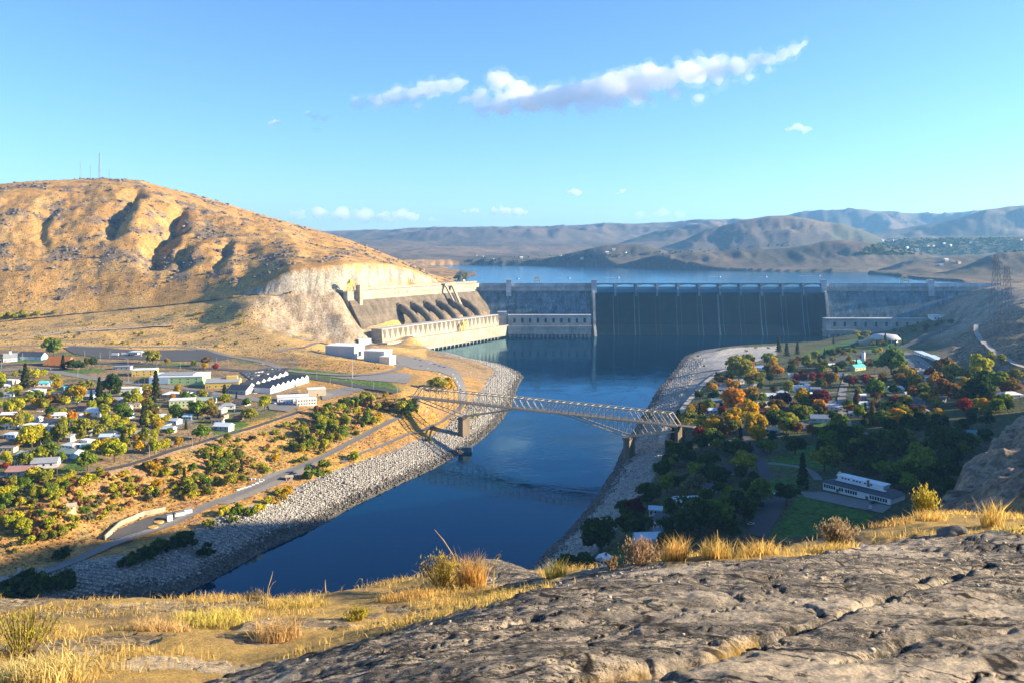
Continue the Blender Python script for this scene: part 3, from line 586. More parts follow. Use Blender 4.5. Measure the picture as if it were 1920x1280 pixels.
pm = MB().box(-1, 1, -2.5, 2.5, -4, 3.8).mesh('draft_tube_pier', CON_WARM)
for i in range(20):
    p = link(bpy.data.objects.new('draft_tube_pier', pm), ph); p.location = T4(105 + i * (PL - 120) / 20, 12, 0); p.rotation_euler.z = math.atan2(PU.y, PU.x)
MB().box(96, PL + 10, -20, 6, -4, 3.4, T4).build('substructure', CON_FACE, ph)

def gantry(label, loc, rz, w, d, hgt, mtl, boom=0):
    e = empty('gantry_crane', loc, rz)
    for sx in (-1, 1):
        for sy in (-1, 1): MB().bar((sx * w / 2, sy * d / 2, 0), (sx * w * .36, sy * d * .36, hgt), hgt * .09).build('leg', mtl, e)
    MB().box(-w * .46, w * .46, -d * .46, d * .46, hgt * .92, hgt * 1.08).build('bridge_beam', mtl, e)
    MB().box(-w * .46, w * .46, -d * .05, d * .05, hgt * .45, hgt * .52).bar((-w * .45, -d * .45, hgt * .45), (w * .45, -d * .45, hgt * .45), hgt * .06).build('tie_beam', mtl, e)
    MB().box(-w * .3, w * .3, -d * .3, d * .3, hgt * 1.08, hgt * 1.3).build('hoist_house', mtl, e)
    if boom: MB().bar((-w * .2, 0, hgt * 1.15), (w * .2 + boom, 0, hgt * 1.5), hgt * .08).build('boom', mtl, e)
    return tag(e, label, 'crane', 'gantry cranes')
ang = math.atan2(UD.y, UD.x)
gantry('bright yellow gantry crane on the hill end of the forebay wall', T3(L3 - 14, -3, 109), ang, 9, 9, 17, CRANE_Y)
gantry('buff gantry crane on the dam crest left of the spillway', (ux(1007), DY + 2, 109), 0, 12, 9, 12, CRANE_B)
gantry('buff gantry crane on the dam crest beyond the right-hand town', (ux(1697), DY + 2, 109), 0, 14, 10, 15, CRANE_B)
gantry('yellow gantry crane on the deck of the finned powerhouse', T4(PL * .62, 8, DK3), math.atan2(PU.y, PU.x), 8, 7, 13, CRANE_Y, 14)
gantry('small orange gantry crane at the lake end of the forebay wall', T3(46, -8, 109), ang, 7, 6, 8, CRANE_B)

# crest road wall behind the forebay wall, crest vehicles
cw = MB().box(-40, L3 - 40, -34, -32, 104, 113, T3).build('crest_road_wall', CON_WARM); tag(cw, 'pale low wall of the road along the forebay under the cut rock', 'wall')
MB().box(-40, L3 + 4, -32, -9.2, 104, 108.6, T3).build('crest_road', mat('asphalt', (.075, .073, .072), .9, .2, .4)); structure(bpy.data.objects['crest_road'])

# ------------------------------------------------------------------ steel truss bridge
BL = Vector((-47.6, 846, 0)); BR = Vector((104, 758, 0)); BU = (BR - BL).normalized(); BV = Vector((-BU.y, BU.x, 0)); SPAN = (BR - BL).length
DZ = 37.0
def T5(u, v, z): p = BL + BU * u + BV * v; return Vector((p.x, p.y, z))
BRSTEEL = mat('weathered bridge paint', (.46, .38, .26), .7, .25, .5); BRDARK = mat('bridge road deck', (.17, .14, .115), .9, .2)
br = empty('truss_bridge', T5(0, 0, 0)); br.location = (0, 0, 0); tag(br, 'steel cantilever truss bridge with wide haunches crossing the river', 'bridge')
UA, UB = -60.0, SPAN + 46.0; NPAN = 38; pl = (UB - UA) / NPAN
def low(u):
    a = max(0, 1 - abs(u) / 62); b = max(0, 1 - abs(u - SPAN) / 62); return DZ - 1.2 - 13.5 * max(a, b)
TOPZ = DZ + 9.5
for sv in (-4.6, 4.6):
    tc, lc, bc = MB(), (MB(), MB()), MB()
    for k in range(NPAN):
        a, b = UA + k * pl, UA + (k + 1) * pl
        tc.bar(T5(a, sv, TOPZ if k else DZ - .4), T5(b, sv, TOPZ if k < NPAN - 1 else DZ - .4), .75, .85); bc.bar(T5(a, sv, DZ - .8), T5(b, sv, DZ - .8), .6, 1.2)
        if low(a) < DZ - 1.6 or low(b) < DZ - 1.6: lc[int(a > SPAN / 2)].bar(T5(a, sv, low(a)), T5(b, sv, low(b)), .8, .9)
    tc.build('top_chord', BRSTEEL, br); [q.build('bottom_chord', BRSTEEL, br) for q in lc]; bc.build('floor_chord', BRSTEEL, br)
    for k in range(1, NPAN):
        a = UA + k * pl; MB().bar(T5(a, sv, low(a)), T5(a, sv, TOPZ), .42).build('post', BRSTEEL, br)
    for k in range(1, NPAN - 1):
        a, b = UA + k * pl, UA + (k + 1) * pl; up = ((a < 0) or (SPAN / 2 < a < SPAN))
        MB().bar(T5(a, sv, DZ - .8 if up else TOPZ), T5(b, sv, TOPZ if up else DZ - .8), .38).build('brace', BRSTEEL, br)
        if min(low(a), low(b)) < DZ - 4:
            MB().bar(T5(a, sv, DZ - .8 if not up else low(a)), T5(b, sv, low(b) if not up else DZ - .8), .38).build('brace', BRSTEEL, br)
for k in range(1, NPAN):
    a = UA + k * pl; MB().bar(T5(a, -4.6, TOPZ), T5(a, 4.6, TOPZ), .4).build('cross_strut', BRSTEEL, br)
MB().box(UA - 8, UB + 14, -4.1, 4.1, DZ - .6, DZ, lambda u, v, z: T5(u, v, z)).build('deck', BRDARK, br)
for sv in (-4.0, 4.0): MB().box(UA - 8, UB + 14, sv - .12, sv + .12, DZ + .9, DZ + 1.15, lambda u, v, z: T5(u, v, z)).build('railing', BRSTEEL, br)
for u, zb in ((0, 3), (SPAN, -3)):
    zt = low(u) - .4
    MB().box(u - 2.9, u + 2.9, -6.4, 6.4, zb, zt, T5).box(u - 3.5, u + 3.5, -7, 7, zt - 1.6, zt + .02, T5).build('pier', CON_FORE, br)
for u in (UA + .5, UB - .5): MB().box(u - 1.5, u + 1.5, -5.4, 5.4, 16, DZ - 1.5, T5).build('abutment', CON_FORE, br)
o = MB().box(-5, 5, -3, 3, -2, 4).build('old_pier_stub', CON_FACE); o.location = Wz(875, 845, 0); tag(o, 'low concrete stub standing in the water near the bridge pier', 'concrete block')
# ------------------------------------------------------------------ the viewpoint: rock outcrop, dry grass, shrubs
FC = [Wd(*q) for q in [
    (2300, 1420, 2.5), (1920, 1420, 2.42), (1400, 1420, 2.36), (900, 1420, 2.34), (500, 1420, 2.6), (0, 1420, 4.0), (-400, 1420, 4.6),
    (2300, 1280, 3.3), (1920, 1280, 3.2), (1500, 1280, 3.12), (1150, 1280, 3.05), (900, 1280, 3.05), (700, 1280, 3.2), (560, 1275, 3.7), (400, 1290, 5.5), (200, 1280, 5.4), (0, 1280, 5.2), (-400, 1280, 5.6),
    (2300, 1150, 5.6), (1900, 1150, 5.5), (1500, 1150, 5.35), (1250, 1150, 5.25), (1000, 1150, 5.25), (1200, 1210, 4.1), (1600, 1210, 4.22), (850, 1210, 4.15),
    (885, 1150, 5.7), (735, 1195, 4.7), (1010, 1106, 7.3), (955, 1121, 6.6), (800, 1155, 9.0), (645, 1195, 7.6), (440, 1265, 6.1), (930, 1120, 9.8), (560, 1225, 6.9),
    (700, 1150, 9.2), (500, 1180, 8.1), (300, 1180, 8.2), (100, 1180, 8.4), (200, 1230, 6.4), (-300, 1180, 8.6), (560, 1150, 9.3), (250, 1150, 9.8), (0, 1150, 10.4),
    (1900, 1060, 8.5), (1600, 1060, 8.15), (1300, 1070, 7.75), (1150, 1088, 7.3), (1065, 1095, 7.4),
    (2300, 980, 13), (1900, 986, 13), (1820, 975, 13.4), (1740, 968, 13.5), (1650, 985, 12.6), (1580, 1000, 11.8), (1500, 1022, 11.0), (1400, 1035, 10.4), (1300, 1047, 9.9), (1200, 1060, 9.5), (1100, 1080, 9.1), (1030, 1090, 9.6),
    (930, 1047, 13.0), (985, 1066, 12.6), (860, 1060, 12.8), (890, 1100, 10.6), (800, 1078, 12.4), (720, 1098, 12), (600, 1114, 12), (520, 1122, 12.1), (450, 1124, 12.4), (300, 1128, 12.4), (150, 1128, 12.5), (0, 1131, 12.6), (-300, 1130, 12.8)]]
FC += [(x * 1.0, y, z) for x, y, z in [(-11, 16, EYE - 8.4), (-6, 16, EYE - 8.3), (-3, 16, EYE - 7.6), (0, 16.5, EYE - 7.6), (2, 15, EYE - 7.4), (4, 15.5, EYE - 7.2), (7, 17.5, EYE - 7.6), (11, 17.5, EYE - 7.6), (-12, 24, EYE - 15), (0, 24, EYE - 15), (12, 24, EYE - 15), (-16, 32, EYE - 22), (0, 32, EYE - 24), (16, 32, EYE - 22)]]
FA = np.array(FC)
_K = np.sqrt((FA[:, None, 0] - FA[None, :, 0]) ** 2 + (FA[:, None, 1] - FA[None, :, 1]) ** 2 + .35 ** 2) - np.eye(len(FA)) * .04
_K = np.block([[_K, np.ones((len(FA), 1))], [np.ones((1, len(FA))), np.zeros((1, 1))]]); _fw = np.linalg.solve(_K, np.r_[FA[:, 2], 0])
FT = np.linspace(-.92, .92, 620); FY = np.geomspace(1.9, 33, 400)
ft, fy = np.meshgrid(FT, FY); fx = ft * fy; fpx = CX + FPX * ft
FH = np.full(fx.shape, _fw[-1])
for (x, y, z), w in zip(FA, _fw[:-1]): FH += w * np.sqrt((fx - x) ** 2 + (fy - y) ** 2 + .35 ** 2)
# where bare rock shows (photo outline of the slab, measured on the ground)
fpy = HY + (EYE - FH) * FPX / fy
wig = 16 * fbm(fx * 1.3, fy * 1.3, 4, 200)
SLAB = [(330, 1330), (440, 1288), (560, 1245), (700, 1196), (860, 1148), (980, 1108), (1060, 1088), (1110, 1074), (1200, 1062), (1300, 1052), (1400, 1046), (1480, 1040), (1560, 1030), (1640, 1014), (1700, 1006), (1800, 1000), (1950, 990), (2400, 985), (2400, 1500), (330, 1500)]
ROCKM = inpoly(fpx + wig, fpy + wig, SLAB) & (fy < 14.5)
bold = inpoly(fpx + wig * .6, fpy + wig * .6, [(840, 1075), (900, 1040), (940, 1036), (1000, 1060), (1020, 1088), (960, 1100), (880, 1098)]) & (fy < 14)
out2 = (fbm(fx * .9, fy * .9, 4, 207) > .22) & (fpx < 900)
RM = np.where(ROCKM | bold, 1.0, np.where(out2, .75, 0.0))
ang_ = 0.35; ru = fx * math.cos(ang_) + fy * math.sin(ang_); rv = -fx * math.sin(ang_) + fy * math.cos(ang_)
lay = fbm(ru * .55, rv * 1.7, 6, 210, .55)
FH = FH + RM * (.075 * lay + .03 * (ridged(ru * 1.4, rv * 3.6, 5, 214) - .6)) + (1 - RM) * (.07 * fbm(fx * 1.6, fy * 1.6, 5, 218))
FH += RM * (.02 * fbm(ru * 5, rv * 10, 4, 222) + .013 * fbm(ru * 13, rv * 20, 3, 223)); _cell = fbm(ru * 1.1, rv * 2.3, 3, 224); FH -= RM * .035 * sstep(.02, .05, np.abs(_cell) * -1 + .045)
def crack(pts, dep, wid, ds):
    global FH
    W = [FGp(px, py) for px, py in pts]; d = np.full(fx.shape, 9.)
    for a, b in zip(W, W[1:]):
        dx, dy = b[0] - a[0], b[1] - a[1]; t = np.clip(((fx - a[0]) * dx + (fy - a[1]) * dy) / (dx * dx + dy * dy), 0, 1); d = np.minimum(d, np.hypot(fx - a[0] - t * dx, fy - a[1] - t * dy))
    d = d + .05 * fbm(fx * 6, fy * 6, 3, ds); w = wid * (.6 + .9 * vnoise(fx * 1.5, fy * 1.5, ds + 1)); k = np.exp(-(d / w) ** 2); FH -= dep * k; return k
def FGp(px, py):
    t = (px - CX) / FPX; i = int(np.clip(np.interp(t, FT, np.arange(len(FT))), 0, len(FT) - 1)); prof = FH[:, i]; ray = EYE - (py - HY) / FPX * FY
    j = np.nonzero(ray <= prof)[0]; j = j[0] if len(j) else len(FY) - 1
    return (t * FY[j], FY[j], prof[j])
k1 = crack([(1120, 1275), (1200, 1262), (1330, 1235), (1420, 1200), (1500, 1175), (1560, 1160), (1620, 1130), (1680, 1110), (1760, 1090), (1850, 1060)], .11, .045, 230)
k2 = crack([(1310, 1088), (1330, 1102), (1400, 1130)], .035, .018, 233); k3 = crack([(1450, 1095), (1540, 1155)], .03, .015, 236); k4 = crack([(1720, 1085), (1740, 1075), (1790, 1070)], .09, .05, 239)
k5 = crack([(720, 1215), (860, 1185), (1000, 1160)], .05, .03, 242); k6 = crack([(600, 1262), (800, 1230), (960, 1190)], .05, .03, 245); k7 = crack([(1580, 1240), (1700, 1200), (1900, 1180)], .05, .04, 248)
def fore_mat():
    m, nt, b = node_mat('lichen covered rock and dry soil'); L = nt.links; ge = nn(nt, 'ShaderNodeNewGeometry'); at = nn(nt, 'ShaderNodeAttribute', attribute_name='tint'); rk = nn(nt, 'ShaderNodeAttribute', attribute_name='bare')
    def noi(sc, det=6, ro=.6, vec=(1, 1, 1), rot=0):
        mp = nn(nt, 'ShaderNodeMapping'); mp.inputs['Scale'].default_value = vec; mp.inputs['Rotation'].default_value = (0, 0, rot); L.new(ge.outputs['Position'], mp.inputs['Vector'])
        n = nn(nt, 'ShaderNodeTexNoise'); n.inputs['Scale'].default_value = sc; n.inputs['Detail'].default_value = det; n.inputs['Roughness'].default_value = ro; L.new(mp.outputs[0], n.inputs['Vector']); return n.outputs['Fac']
    def rg(s, a, c, lo=0., hi=1.):
        r = nn(nt, 'ShaderNodeMapRange'); r.inputs[1].default_value = a; r.inputs[2].default_value = c; r.inputs[3].default_value = lo; r.inputs[4].default_value = hi; L.new(s, r.inputs[0]); return r.outputs[0]
    def mix(f, a, c):
        r = nn(nt, 'ShaderNodeMix', data_type='RGBA'); L.new(f, r.inputs[0])
        for s, k in ((a, 6), (c, 7)):
            if isinstance(s, tuple): r.inputs[k].default_value = rgb(s)
            else: L.new(s, r.inputs[k])
        return r.outputs[2]
    col = mix(rg(noi(1.3, 9, .72, (1, 2.4, 1), .35), .44, .53), (.66, .525, .37), (.235, .20, .16))
    col = mix(rg(noi(7, 9, .78, (1, 1.8, 1), .35), .495, .535), col, (.085, .075, .062)); col = mix(rg(noi(14, 6, .75, (1, 1.8, 1), .35), .58, .61), col, (.56, .47, .34)); col = mix(rg(noi(3.2, 6, .7), .60, .72), col, (.30, .235, .16)); col = mix(rg(noi(38, 4, .75), .55, .60), col, (.05, .046, .04))
    col = mix(rg(noi(.55, 5, .6), .55, .64), col, (.62, .50, .36)); col = mix(rg(noi(8, 9, .8), .56, .60), col, (.08, .07, .06))
    vo = nn(nt, 'ShaderNodeTexVoronoi', feature='DISTANCE_TO_EDGE'); vo.inputs['Scale'].default_value = .75; wp = nn(nt, 'ShaderNodeTexNoise'); wp.inputs['Scale'].default_value = 2.2; wp.inputs['Detail'].default_value = 5; L.new(ge.outputs['Position'], wp.inputs['Vector'])
    ws = nn(nt, 'ShaderNodeVectorMath', operation='SCALE'); ws.inputs['Scale'].default_value = .55; L.new(wp.outputs['Color'], ws.inputs[0]); wa = nn(nt, 'ShaderNodeVectorMath', operation='ADD'); L.new(ge.outputs['Position'], wa.inputs[0]); L.new(ws.outputs[0], wa.inputs[1]); wq = nn(nt, 'ShaderNodeMapping'); wq.inputs['Scale'].default_value = (.6, 1.5, .2); wq.inputs['Rotation'].default_value = (0, 0, .35); L.new(wa.outputs[0], wq.inputs[0]); L.new(wq.outputs[0], vo.inputs['Vector'])
    crk = rg(vo.outputs['Distance'], .004, .016, 1., 0.); col = mix(crk, col, (.035, .03, .026))
    fin = mix(rk.outputs['Fac'], at.outputs['Color'], col)
    dk = nn(nt, 'ShaderNodeVectorMath', operation='SCALE'); L.new(fin, dk.inputs[0]); L.new(rg(noi(60, 3), .35, .65, .72, 1.25), dk.inputs['Scale']); L.new(dk.outputs[0], b.inputs['Base Color'])
    b.inputs['Roughness'].default_value = .93; b.inputs['Specular IOR Level'].default_value = .15
    bp = nn(nt, 'ShaderNodeBump'); bp.inputs['Strength'].default_value = 1; bp.inputs['Distance'].default_value = .12; L.new(noi(7, 10, .72, (1, 1.6, 1), .35), bp.inputs['Height'])
    b2 = nn(nt, 'ShaderNodeBump'); b2.inputs['Strength'].default_value = .6; b2.inputs['Distance'].default_value = .012; L.new(noi(45, 6, .7), b2.inputs['Height']); L.new(bp.outputs[0], b2.inputs['Normal']); L.new(b2.outputs[0], b.inputs['Normal'])
    return m
moss = np.clip(k1 * 1.6, 0, 1) * ((fpx < 1420)) * (vnoise(fx * 4, fy * 4, 250) > .3)
FCOL = np.zeros(FH.shape + (3,)); FCOL[:] = (.54, .35, .115)
_n = fbm(fx * 1.2, fy * 1.2, 5, 252)[..., None]; FCOL = FCOL * (1 - np.clip(_n * 1.6, 0, .7)) + np.array((.27, .19, .11)) * np.clip(_n * 1.6, 0, .7)
FCOL = FCOL * (1 - moss[..., None]) + np.array((.33, .19, .03)) * moss[..., None]
BARE = np.clip(RM - moss, 0, 1)
_i = np.arange(FH.size).reshape(FH.shape); _F = np.stack([_i[:-1, :-1], _i[:-1, 1:], _i[1:, 1:], _i[1:, :-1]], -1).reshape(-1, 4)
_me = np_mesh('rock_outcrop', np.stack([fx, fy, FH], -1).reshape(-1, 3), _F, fore_mat(), True)
_a = _me.color_attributes.new('tint', 'FLOAT_COLOR', 'POINT'); _a.data.foreach_set('color', np.concatenate([FCOL, np.ones(FH.shape + (1,))], -1).astype(np.float32).ravel())
_a = _me.attributes.new('bare', 'FLOAT', 'POINT'); _a.data.foreach_set('value', BARE.astype(np.float32).ravel())
structure(link(bpy.data.objects.new('rock_outcrop', _me)))

def leaf_mat(name, col, var=.35, rnd=.12, transl=.35, hue=.02):
    m, nt, b = node_mat(name); L = nt.links
    oi = nn(nt, 'ShaderNodeObjectInfo'); ge = nn(nt, 'ShaderNodeNewGeometry')
    no = nn(nt, 'ShaderNodeTexNoise'); no.inputs['Scale'].default_value = .45 if transl < .5 else 6; no.inputs['Detail'].default_value = 3; L.new(ge.outputs['Position'], no.inputs['Vector'])
    mr = nn(nt, 'ShaderNodeMapRange'); mr.inputs[1].default_value = .3; mr.inputs[2].default_value = .7; mr.inputs[3].default_value = 1 - var; mr.inputs[4].default_value = 1 + var; L.new(no.outputs['Fac'], mr.inputs[0])
    hs = nn(nt, 'ShaderNodeHueSaturation'); hs.inputs['Color'].default_value = rgb(col)
    h1 = nn(nt, 'ShaderNodeMapRange'); h1.inputs[3].default_value = .5 - hue; h1.inputs[4].default_value = .5 + hue; L.new(oi.outputs['Random'], h1.inputs[0]); L.new(h1.outputs[0], hs.inputs['Hue'])
    v1 = nn(nt, 'ShaderNodeMath', operation='MULTIPLY'); r1 = nn(nt, 'ShaderNodeMapRange'); r1.inputs[3].default_value = 1 - rnd; r1.inputs[4].default_value = 1 + rnd; L.new(ge.outputs['Random Per Island'], r1.inputs[0]); L.new(mr.outputs[0], v1.inputs[0]); L.new(r1.outputs[0], v1.inputs[1]); L.new(v1.outputs[0], hs.inputs['Value'])
    df = nn(nt, 'ShaderNodeBsdfDiffuse'); tr = nn(nt, 'ShaderNodeBsdfTranslucent'); L.new(hs.outputs[0], df.inputs[0]); L.new(hs.outputs[0], tr.inputs[0])
    mx = nn(nt, 'ShaderNodeMixShader'); mx.inputs[0].default_value = transl; L.new(df.outputs[0], mx.inputs[1]); L.new(tr.outputs[0], mx.inputs[2])
    L.new(mx.outputs[0], nt.nodes['Material Output'].inputs['Surface']); nt.nodes.remove(b); return m
STRAW = leaf_mat('straw grass', (.64, .46, .13), .4, .3, .55); STRAW2 = leaf_mat('pale straw grass', (.66, .49, .20), .3, .3, .55); SAGE = leaf_mat('grey brown shrub', (.33, .24, .13), .3, .3, .5); RABBIT = leaf_mat('olive yellow shrub', (.42, .34, .05), .3, .3, .55)
def blades(P, hgt, lean, wid, r, seg=2):
    lean = lean * 1.15
    """numpy grass: P (n,3) roots; returns verts, tris"""
    n = len(P); az = r.rand(n) * 2 * np.pi; h_ = hgt * (.45 + .75 * r.rand(n)); l_ = lean * h_ * (r.rand(n) * 1.1); wv = r.rand(n) * 2 * np.pi
    d = np.stack([np.cos(az), np.sin(az), 0 * az], 1); s = np.stack([np.cos(wv), np.sin(wv), 0 * wv], 1) * (wid * (.6 + .8 * r.rand(n)))[:, None]
    up = np.array([0, 0, 1.]); p1 = P + up * (h_ * .55)[:, None] + d * (l_ * .3)[:, None]; p2 = P + up * h_[:, None] * (1 - .2 * lean) + d * l_[:, None]
    V = np.stack([P - s, P + s, p1 - s * .7, p1 + s * .7, p2], 1).reshape(-1, 3); o = np.arange(n)[:, None] * 5
    F = np.concatenate([o + [0, 1, 3], o + [0, 3, 2], o + [2, 3, 4]]); return V, F
_ni = np.arange(len(FT)); _nj = np.arange(len(FY))
def fh(x, y):
    a = np.interp(x / y, FT, _ni); b = np.interp(y, FY, _nj); return FH[np.round(b).astype(int), np.round(a).astype(int)]
r = np.random.RandomState(5)
_cand = np.stack([r.uniform(-.72, .72, 150000), r.uniform(0, 1, 150000)], 1); _cy = 3.5 + 10.5 * np.sqrt(_cand[:, 1]); _cx = _cand[:, 0] * _cy
_a = np.interp(_cx / _cy, FT, _ni).round().astype(int); _b = np.interp(_cy, FY, _nj).round().astype(int)
_den = (1 - RM[_b, _a]) * sstep(-.12, .3, fbm(_cx * .9, _cy * .9, 4, 260)); _px = CX + FPX * _cx / _cy
_den = np.where(_px > 1000, _den * .8, _den)
keep = r.rand(len(_cx)) < _den * .5
P = np.stack([_cx[keep], _cy[keep], FH[_b[keep], _a[keep]] - .01], 1)
V, F = blades(P, .115, 1.0, .004, r); stuff(link(bpy.data.objects.new('dry_grass', np_mesh('dry_grass', V, F, STRAW)))); tag(bpy.data.objects['dry_grass'], 'short dry golden grass covering the soil around the rock', 'grass')
def tuft(label, px, py, hpx, wpx, m, n=260, lean=.7, cat='grass tuft', name='grass_tuft', wid=.004):
    x, y, z = FGp(px, py); k = y / FPX; R = wpx * k / 2; rr = np.random.RandomState(int(px * 7 + py)); q = rr.rand(n) ** .6 * R * .75; a = rr.rand(n) * 2 * np.pi
    xs, ys = x + q * np.cos(a), y + q * np.sin(a) * .8; P = np.stack([xs - x, ys - y, fh(xs, ys) - z - .02], 1)
    V, F = blades(P, hpx * k, lean, wid, rr); o = link(bpy.data.objects.new(name, np_mesh(name, V, F, m))); o.location = (x, y, z)
    o['kind'] = 'thing'; return tag(o, label, cat, 'grass tufts along the rock edge' if cat == 'grass tuft' else None)
def bush(label, px, py, hpx, wpx, m, n=130, tips=12, name='dry_shrub'):
    x, y, z = FGp(px, py); k = y / FPX; H, R = hpx * k, wpx * k / 2; rr = random.Random(int(px * 3 + py)); st = MB(); lv = []; lf = []
    for i in range(n // 4):
        a = rr.uniform(0, 6.28); q = rr.random() ** .7 * R; e = Vector((math.cos(a) * q, math.sin(a) * q, H * rr.uniform(.6, 1.0) * (1 - .35 * (q / R) ** 2))); b0 = Vector((math.cos(a) * R * .1, math.sin(a) * R * .1, -.05)); mid = b0.lerp(e, .5) + Vector((0, 0, -.06 * H))
        st.tube([b0, mid, e], [.006, .004, .002], 3, False)
        for t in range(tips):
            c = b0.lerp(e, rr.uniform(.45, 1.02)) + Vector((rr.gauss(0, R * .1), rr.gauss(0, R * .1), rr.gauss(0, H * .05))); s = rr.uniform(.008, .02); d = Vector((rr.gauss(0, .5), rr.gauss(0, .5), 1)).normalized() * s * 2.6; w = d.cross(Vector((rr.random(), rr.random(), .1))).normalized() * s * .5
            j = len(lv); lv += [c - w, c + w, c + d]; lf.append((j, j + 1, j + 2))
    e = empty(name, (x, y, z)); st.build('stems', SAGE, e); stuff_ = ob('foliage', lv, lf, m, e); return tag(e, label, 'shrub')
bush('bushy golden shrub with upright tips on the edge above the river', 828, 1098, 62, 105, RABBIT, 260, 16)
bush('round brown twiggy shrub on the rock rim below the long white hall', 1568, 1022, 52, 82, SAGE, 300, 18)
bush('tall olive-yellow bush on the rim in front of the shaded cliff', 1735, 968, 58, 54, RABBIT, 240, 16)
bush('low grey sage shrub on the rim beside the shaded cottage', 1205, 1056, 44, 96, SAGE, 260, 16)
bush('small grey sage shrub at the rim where the slab starts', 1152, 1066, 24, 40, SAGE, 90, 12)
bush('bare spreading shrub in the lower left corner of the grass', 45, 1225, 88, 130, RABBIT, 220, 9)
bush('leafy yellow-green low plant beside the slab shadow', 672, 1162, 22, 58, RABBIT, 120, 14)
bush('tiny tan shrub on the grass rim beside the thin stalks', 480, 1126, 20, 50, SAGE, 90, 10)
tuft('thick golden grass beside the upright-tipped shrub', 885, 1098, 66, 70, STRAW, 420, .5)
tuft('green-gold grass tuft on the notch above the near shore', 1042, 1082, 38, 52, STRAW, 180)
tuft('tall golden grass right of the grey sage shrub', 1266, 1050, 50, 66, STRAW, 320, .6)
tuft('broad golden grass clump on the middle of the rock rim', 1345, 1045, 44, 80, STRAW, 260, .7)
tuft('golden grass with bent stalks next to the broad clump', 1420, 1040, 36, 110, STRAW, 280, .8)
tuft('golden grass at the foot of the olive-yellow bush', 1745, 974, 28, 86, STRAW, 260, .8)
tuft('golden grass left of the olive-yellow bush', 1670, 986, 18, 110, STRAW, 260, .9)
tuft('upright reddish grass at the far end of the rim', 1862, 985, 58, 60, STRAW, 160, .5)
tuft('low golden grass under the upright reddish grass', 1900, 992, 18, 90, STRAW, 200, .9)
tuft('golden grass at the foot of the round brown shrub', 1560, 1030, 24, 130, STRAW, 320, .9)
tuft('pale straw grass in the hollow of the left slope', 300, 1180, 30, 150, STRAW2, 600, .9)
tuft('pale feathery grass in the bottom left corner', 80, 1268, 55, 220, STRAW2, 900, .9)
tuft('long pale grass blades in the middle of the left slope', 520, 1200, 50, 120, STRAW2, 420, 1.0)
tuft('golden grass band across the left slope', 400, 1165, 26, 200, STRAW, 700, .8)
tuft('golden grass below the thin stalks', 560, 1140, 24, 160, STRAW, 520, .8)
tuft('golden grass in front of the upright-tipped shrub', 760, 1120, 24, 150, STRAW, 500, .8)
def stalk(label, pts, py0, rad=.004, head=0):
    x, y, z = FGp(pts[0][0], py0); W = [(0, 0, -.03)]
    for px, py in pts[1:]: W.append(((px - CX) / FPX * y - x, 0, (EYE - (py - HY) / FPX * y) - z))
    e = empty('dry_stalk', (x, y, z)); MB().tube(W, [rad] * (len(W) - 1) + [rad * .4], 4).build('stem', STRAW2, e)
    if head:
        hd = MB(); t = Vector(W[-1]); rr = random.Random(int(px))
        for _ in range(14):
            d = Vector((rr.gauss(0, 1), rr.gauss(0, 1), rr.gauss(.4, 1))).normalized() * head; hd.bar(t, t + d, .004)
        hd.build('seed_head', SAGE, e)
    return tag(e, label, 'dry stalk')
stalk('single long leaning stalk above the golden shrub', [(865, 1060), (850, 1040), (832, 1012), (815, 992)], 1085)
stalk('curved thin stalk standing against the dark river on the left rim', [(500, 1122), (503, 1100), (508, 1085), (512, 1070)], 1124)
stalk('second curved stalk beside the one against the dark river', [(502, 1122), (506, 1102), (512, 1092), (518, 1088)], 1124)
stalk('short upright seeded stalk on the rim over the river', [(612, 1112), (610, 1098), (610, 1086)], 1114, .006)
stalk('arched thin stalk on the rim near the upright seeded stalk', [(664, 1106), (668, 1092), (674, 1084), (679, 1084), (680, 1098)], 1108)
stalk('dead flower stalk with round head on the right rim', [(1811, 978), (1812, 960), (1813, 945)], 980, .004, .05)
stalk('tall thin stalk behind the broad golden clump', [(1348, 1040), (1346, 1010), (1345, 992)], 1046)
stalk('tall bent stalk at the right of the broad golden clump', [(1440, 1030), (1448, 1012), (1456, 1000)], 1040)
stalk('spiky yellow plant stem right of the golden shrub', [(925, 1098), (926, 1072), (930, 1050), (936, 1042)], 1100, .008, .04)
stalk('leaning spiky stem between golden shrub and boulder', [(872, 1100), (866, 1080), (858, 1062)], 1102, .007, .03)
bp_ = FGp(1785, 1004); rr = random.Random(3); mb = bmesh.new(); bmesh.ops.create_icosphere(mb, subdivisions=3, radius=1)
for v in mb.verts: f_ = 1 + .25 * math.sin(v.co.x * 3.1 + 1) * math.cos(v.co.y * 2.7) + rr.uniform(-.05, .05); v.co = Vector((v.co.x * .19 * f_, v.co.y * .12 * f_, max(v.co.z, -.3) * .06 * f_ + v.co.x * .04))
_me = bpy.data.meshes.new('boulder'); mb.to_mesh(_me); mb.free(); _me.materials.append(mat('dark boulder', (.15, .125, .10), .95, .4, 9, .6, 20)); o = link(bpy.data.objects.new('boulder', _me)); o.location = (bp_[0], bp_[1], bp_[2] + .02); tag(o, 'flat dark stone lying on the slab near the right rim', 'stone')

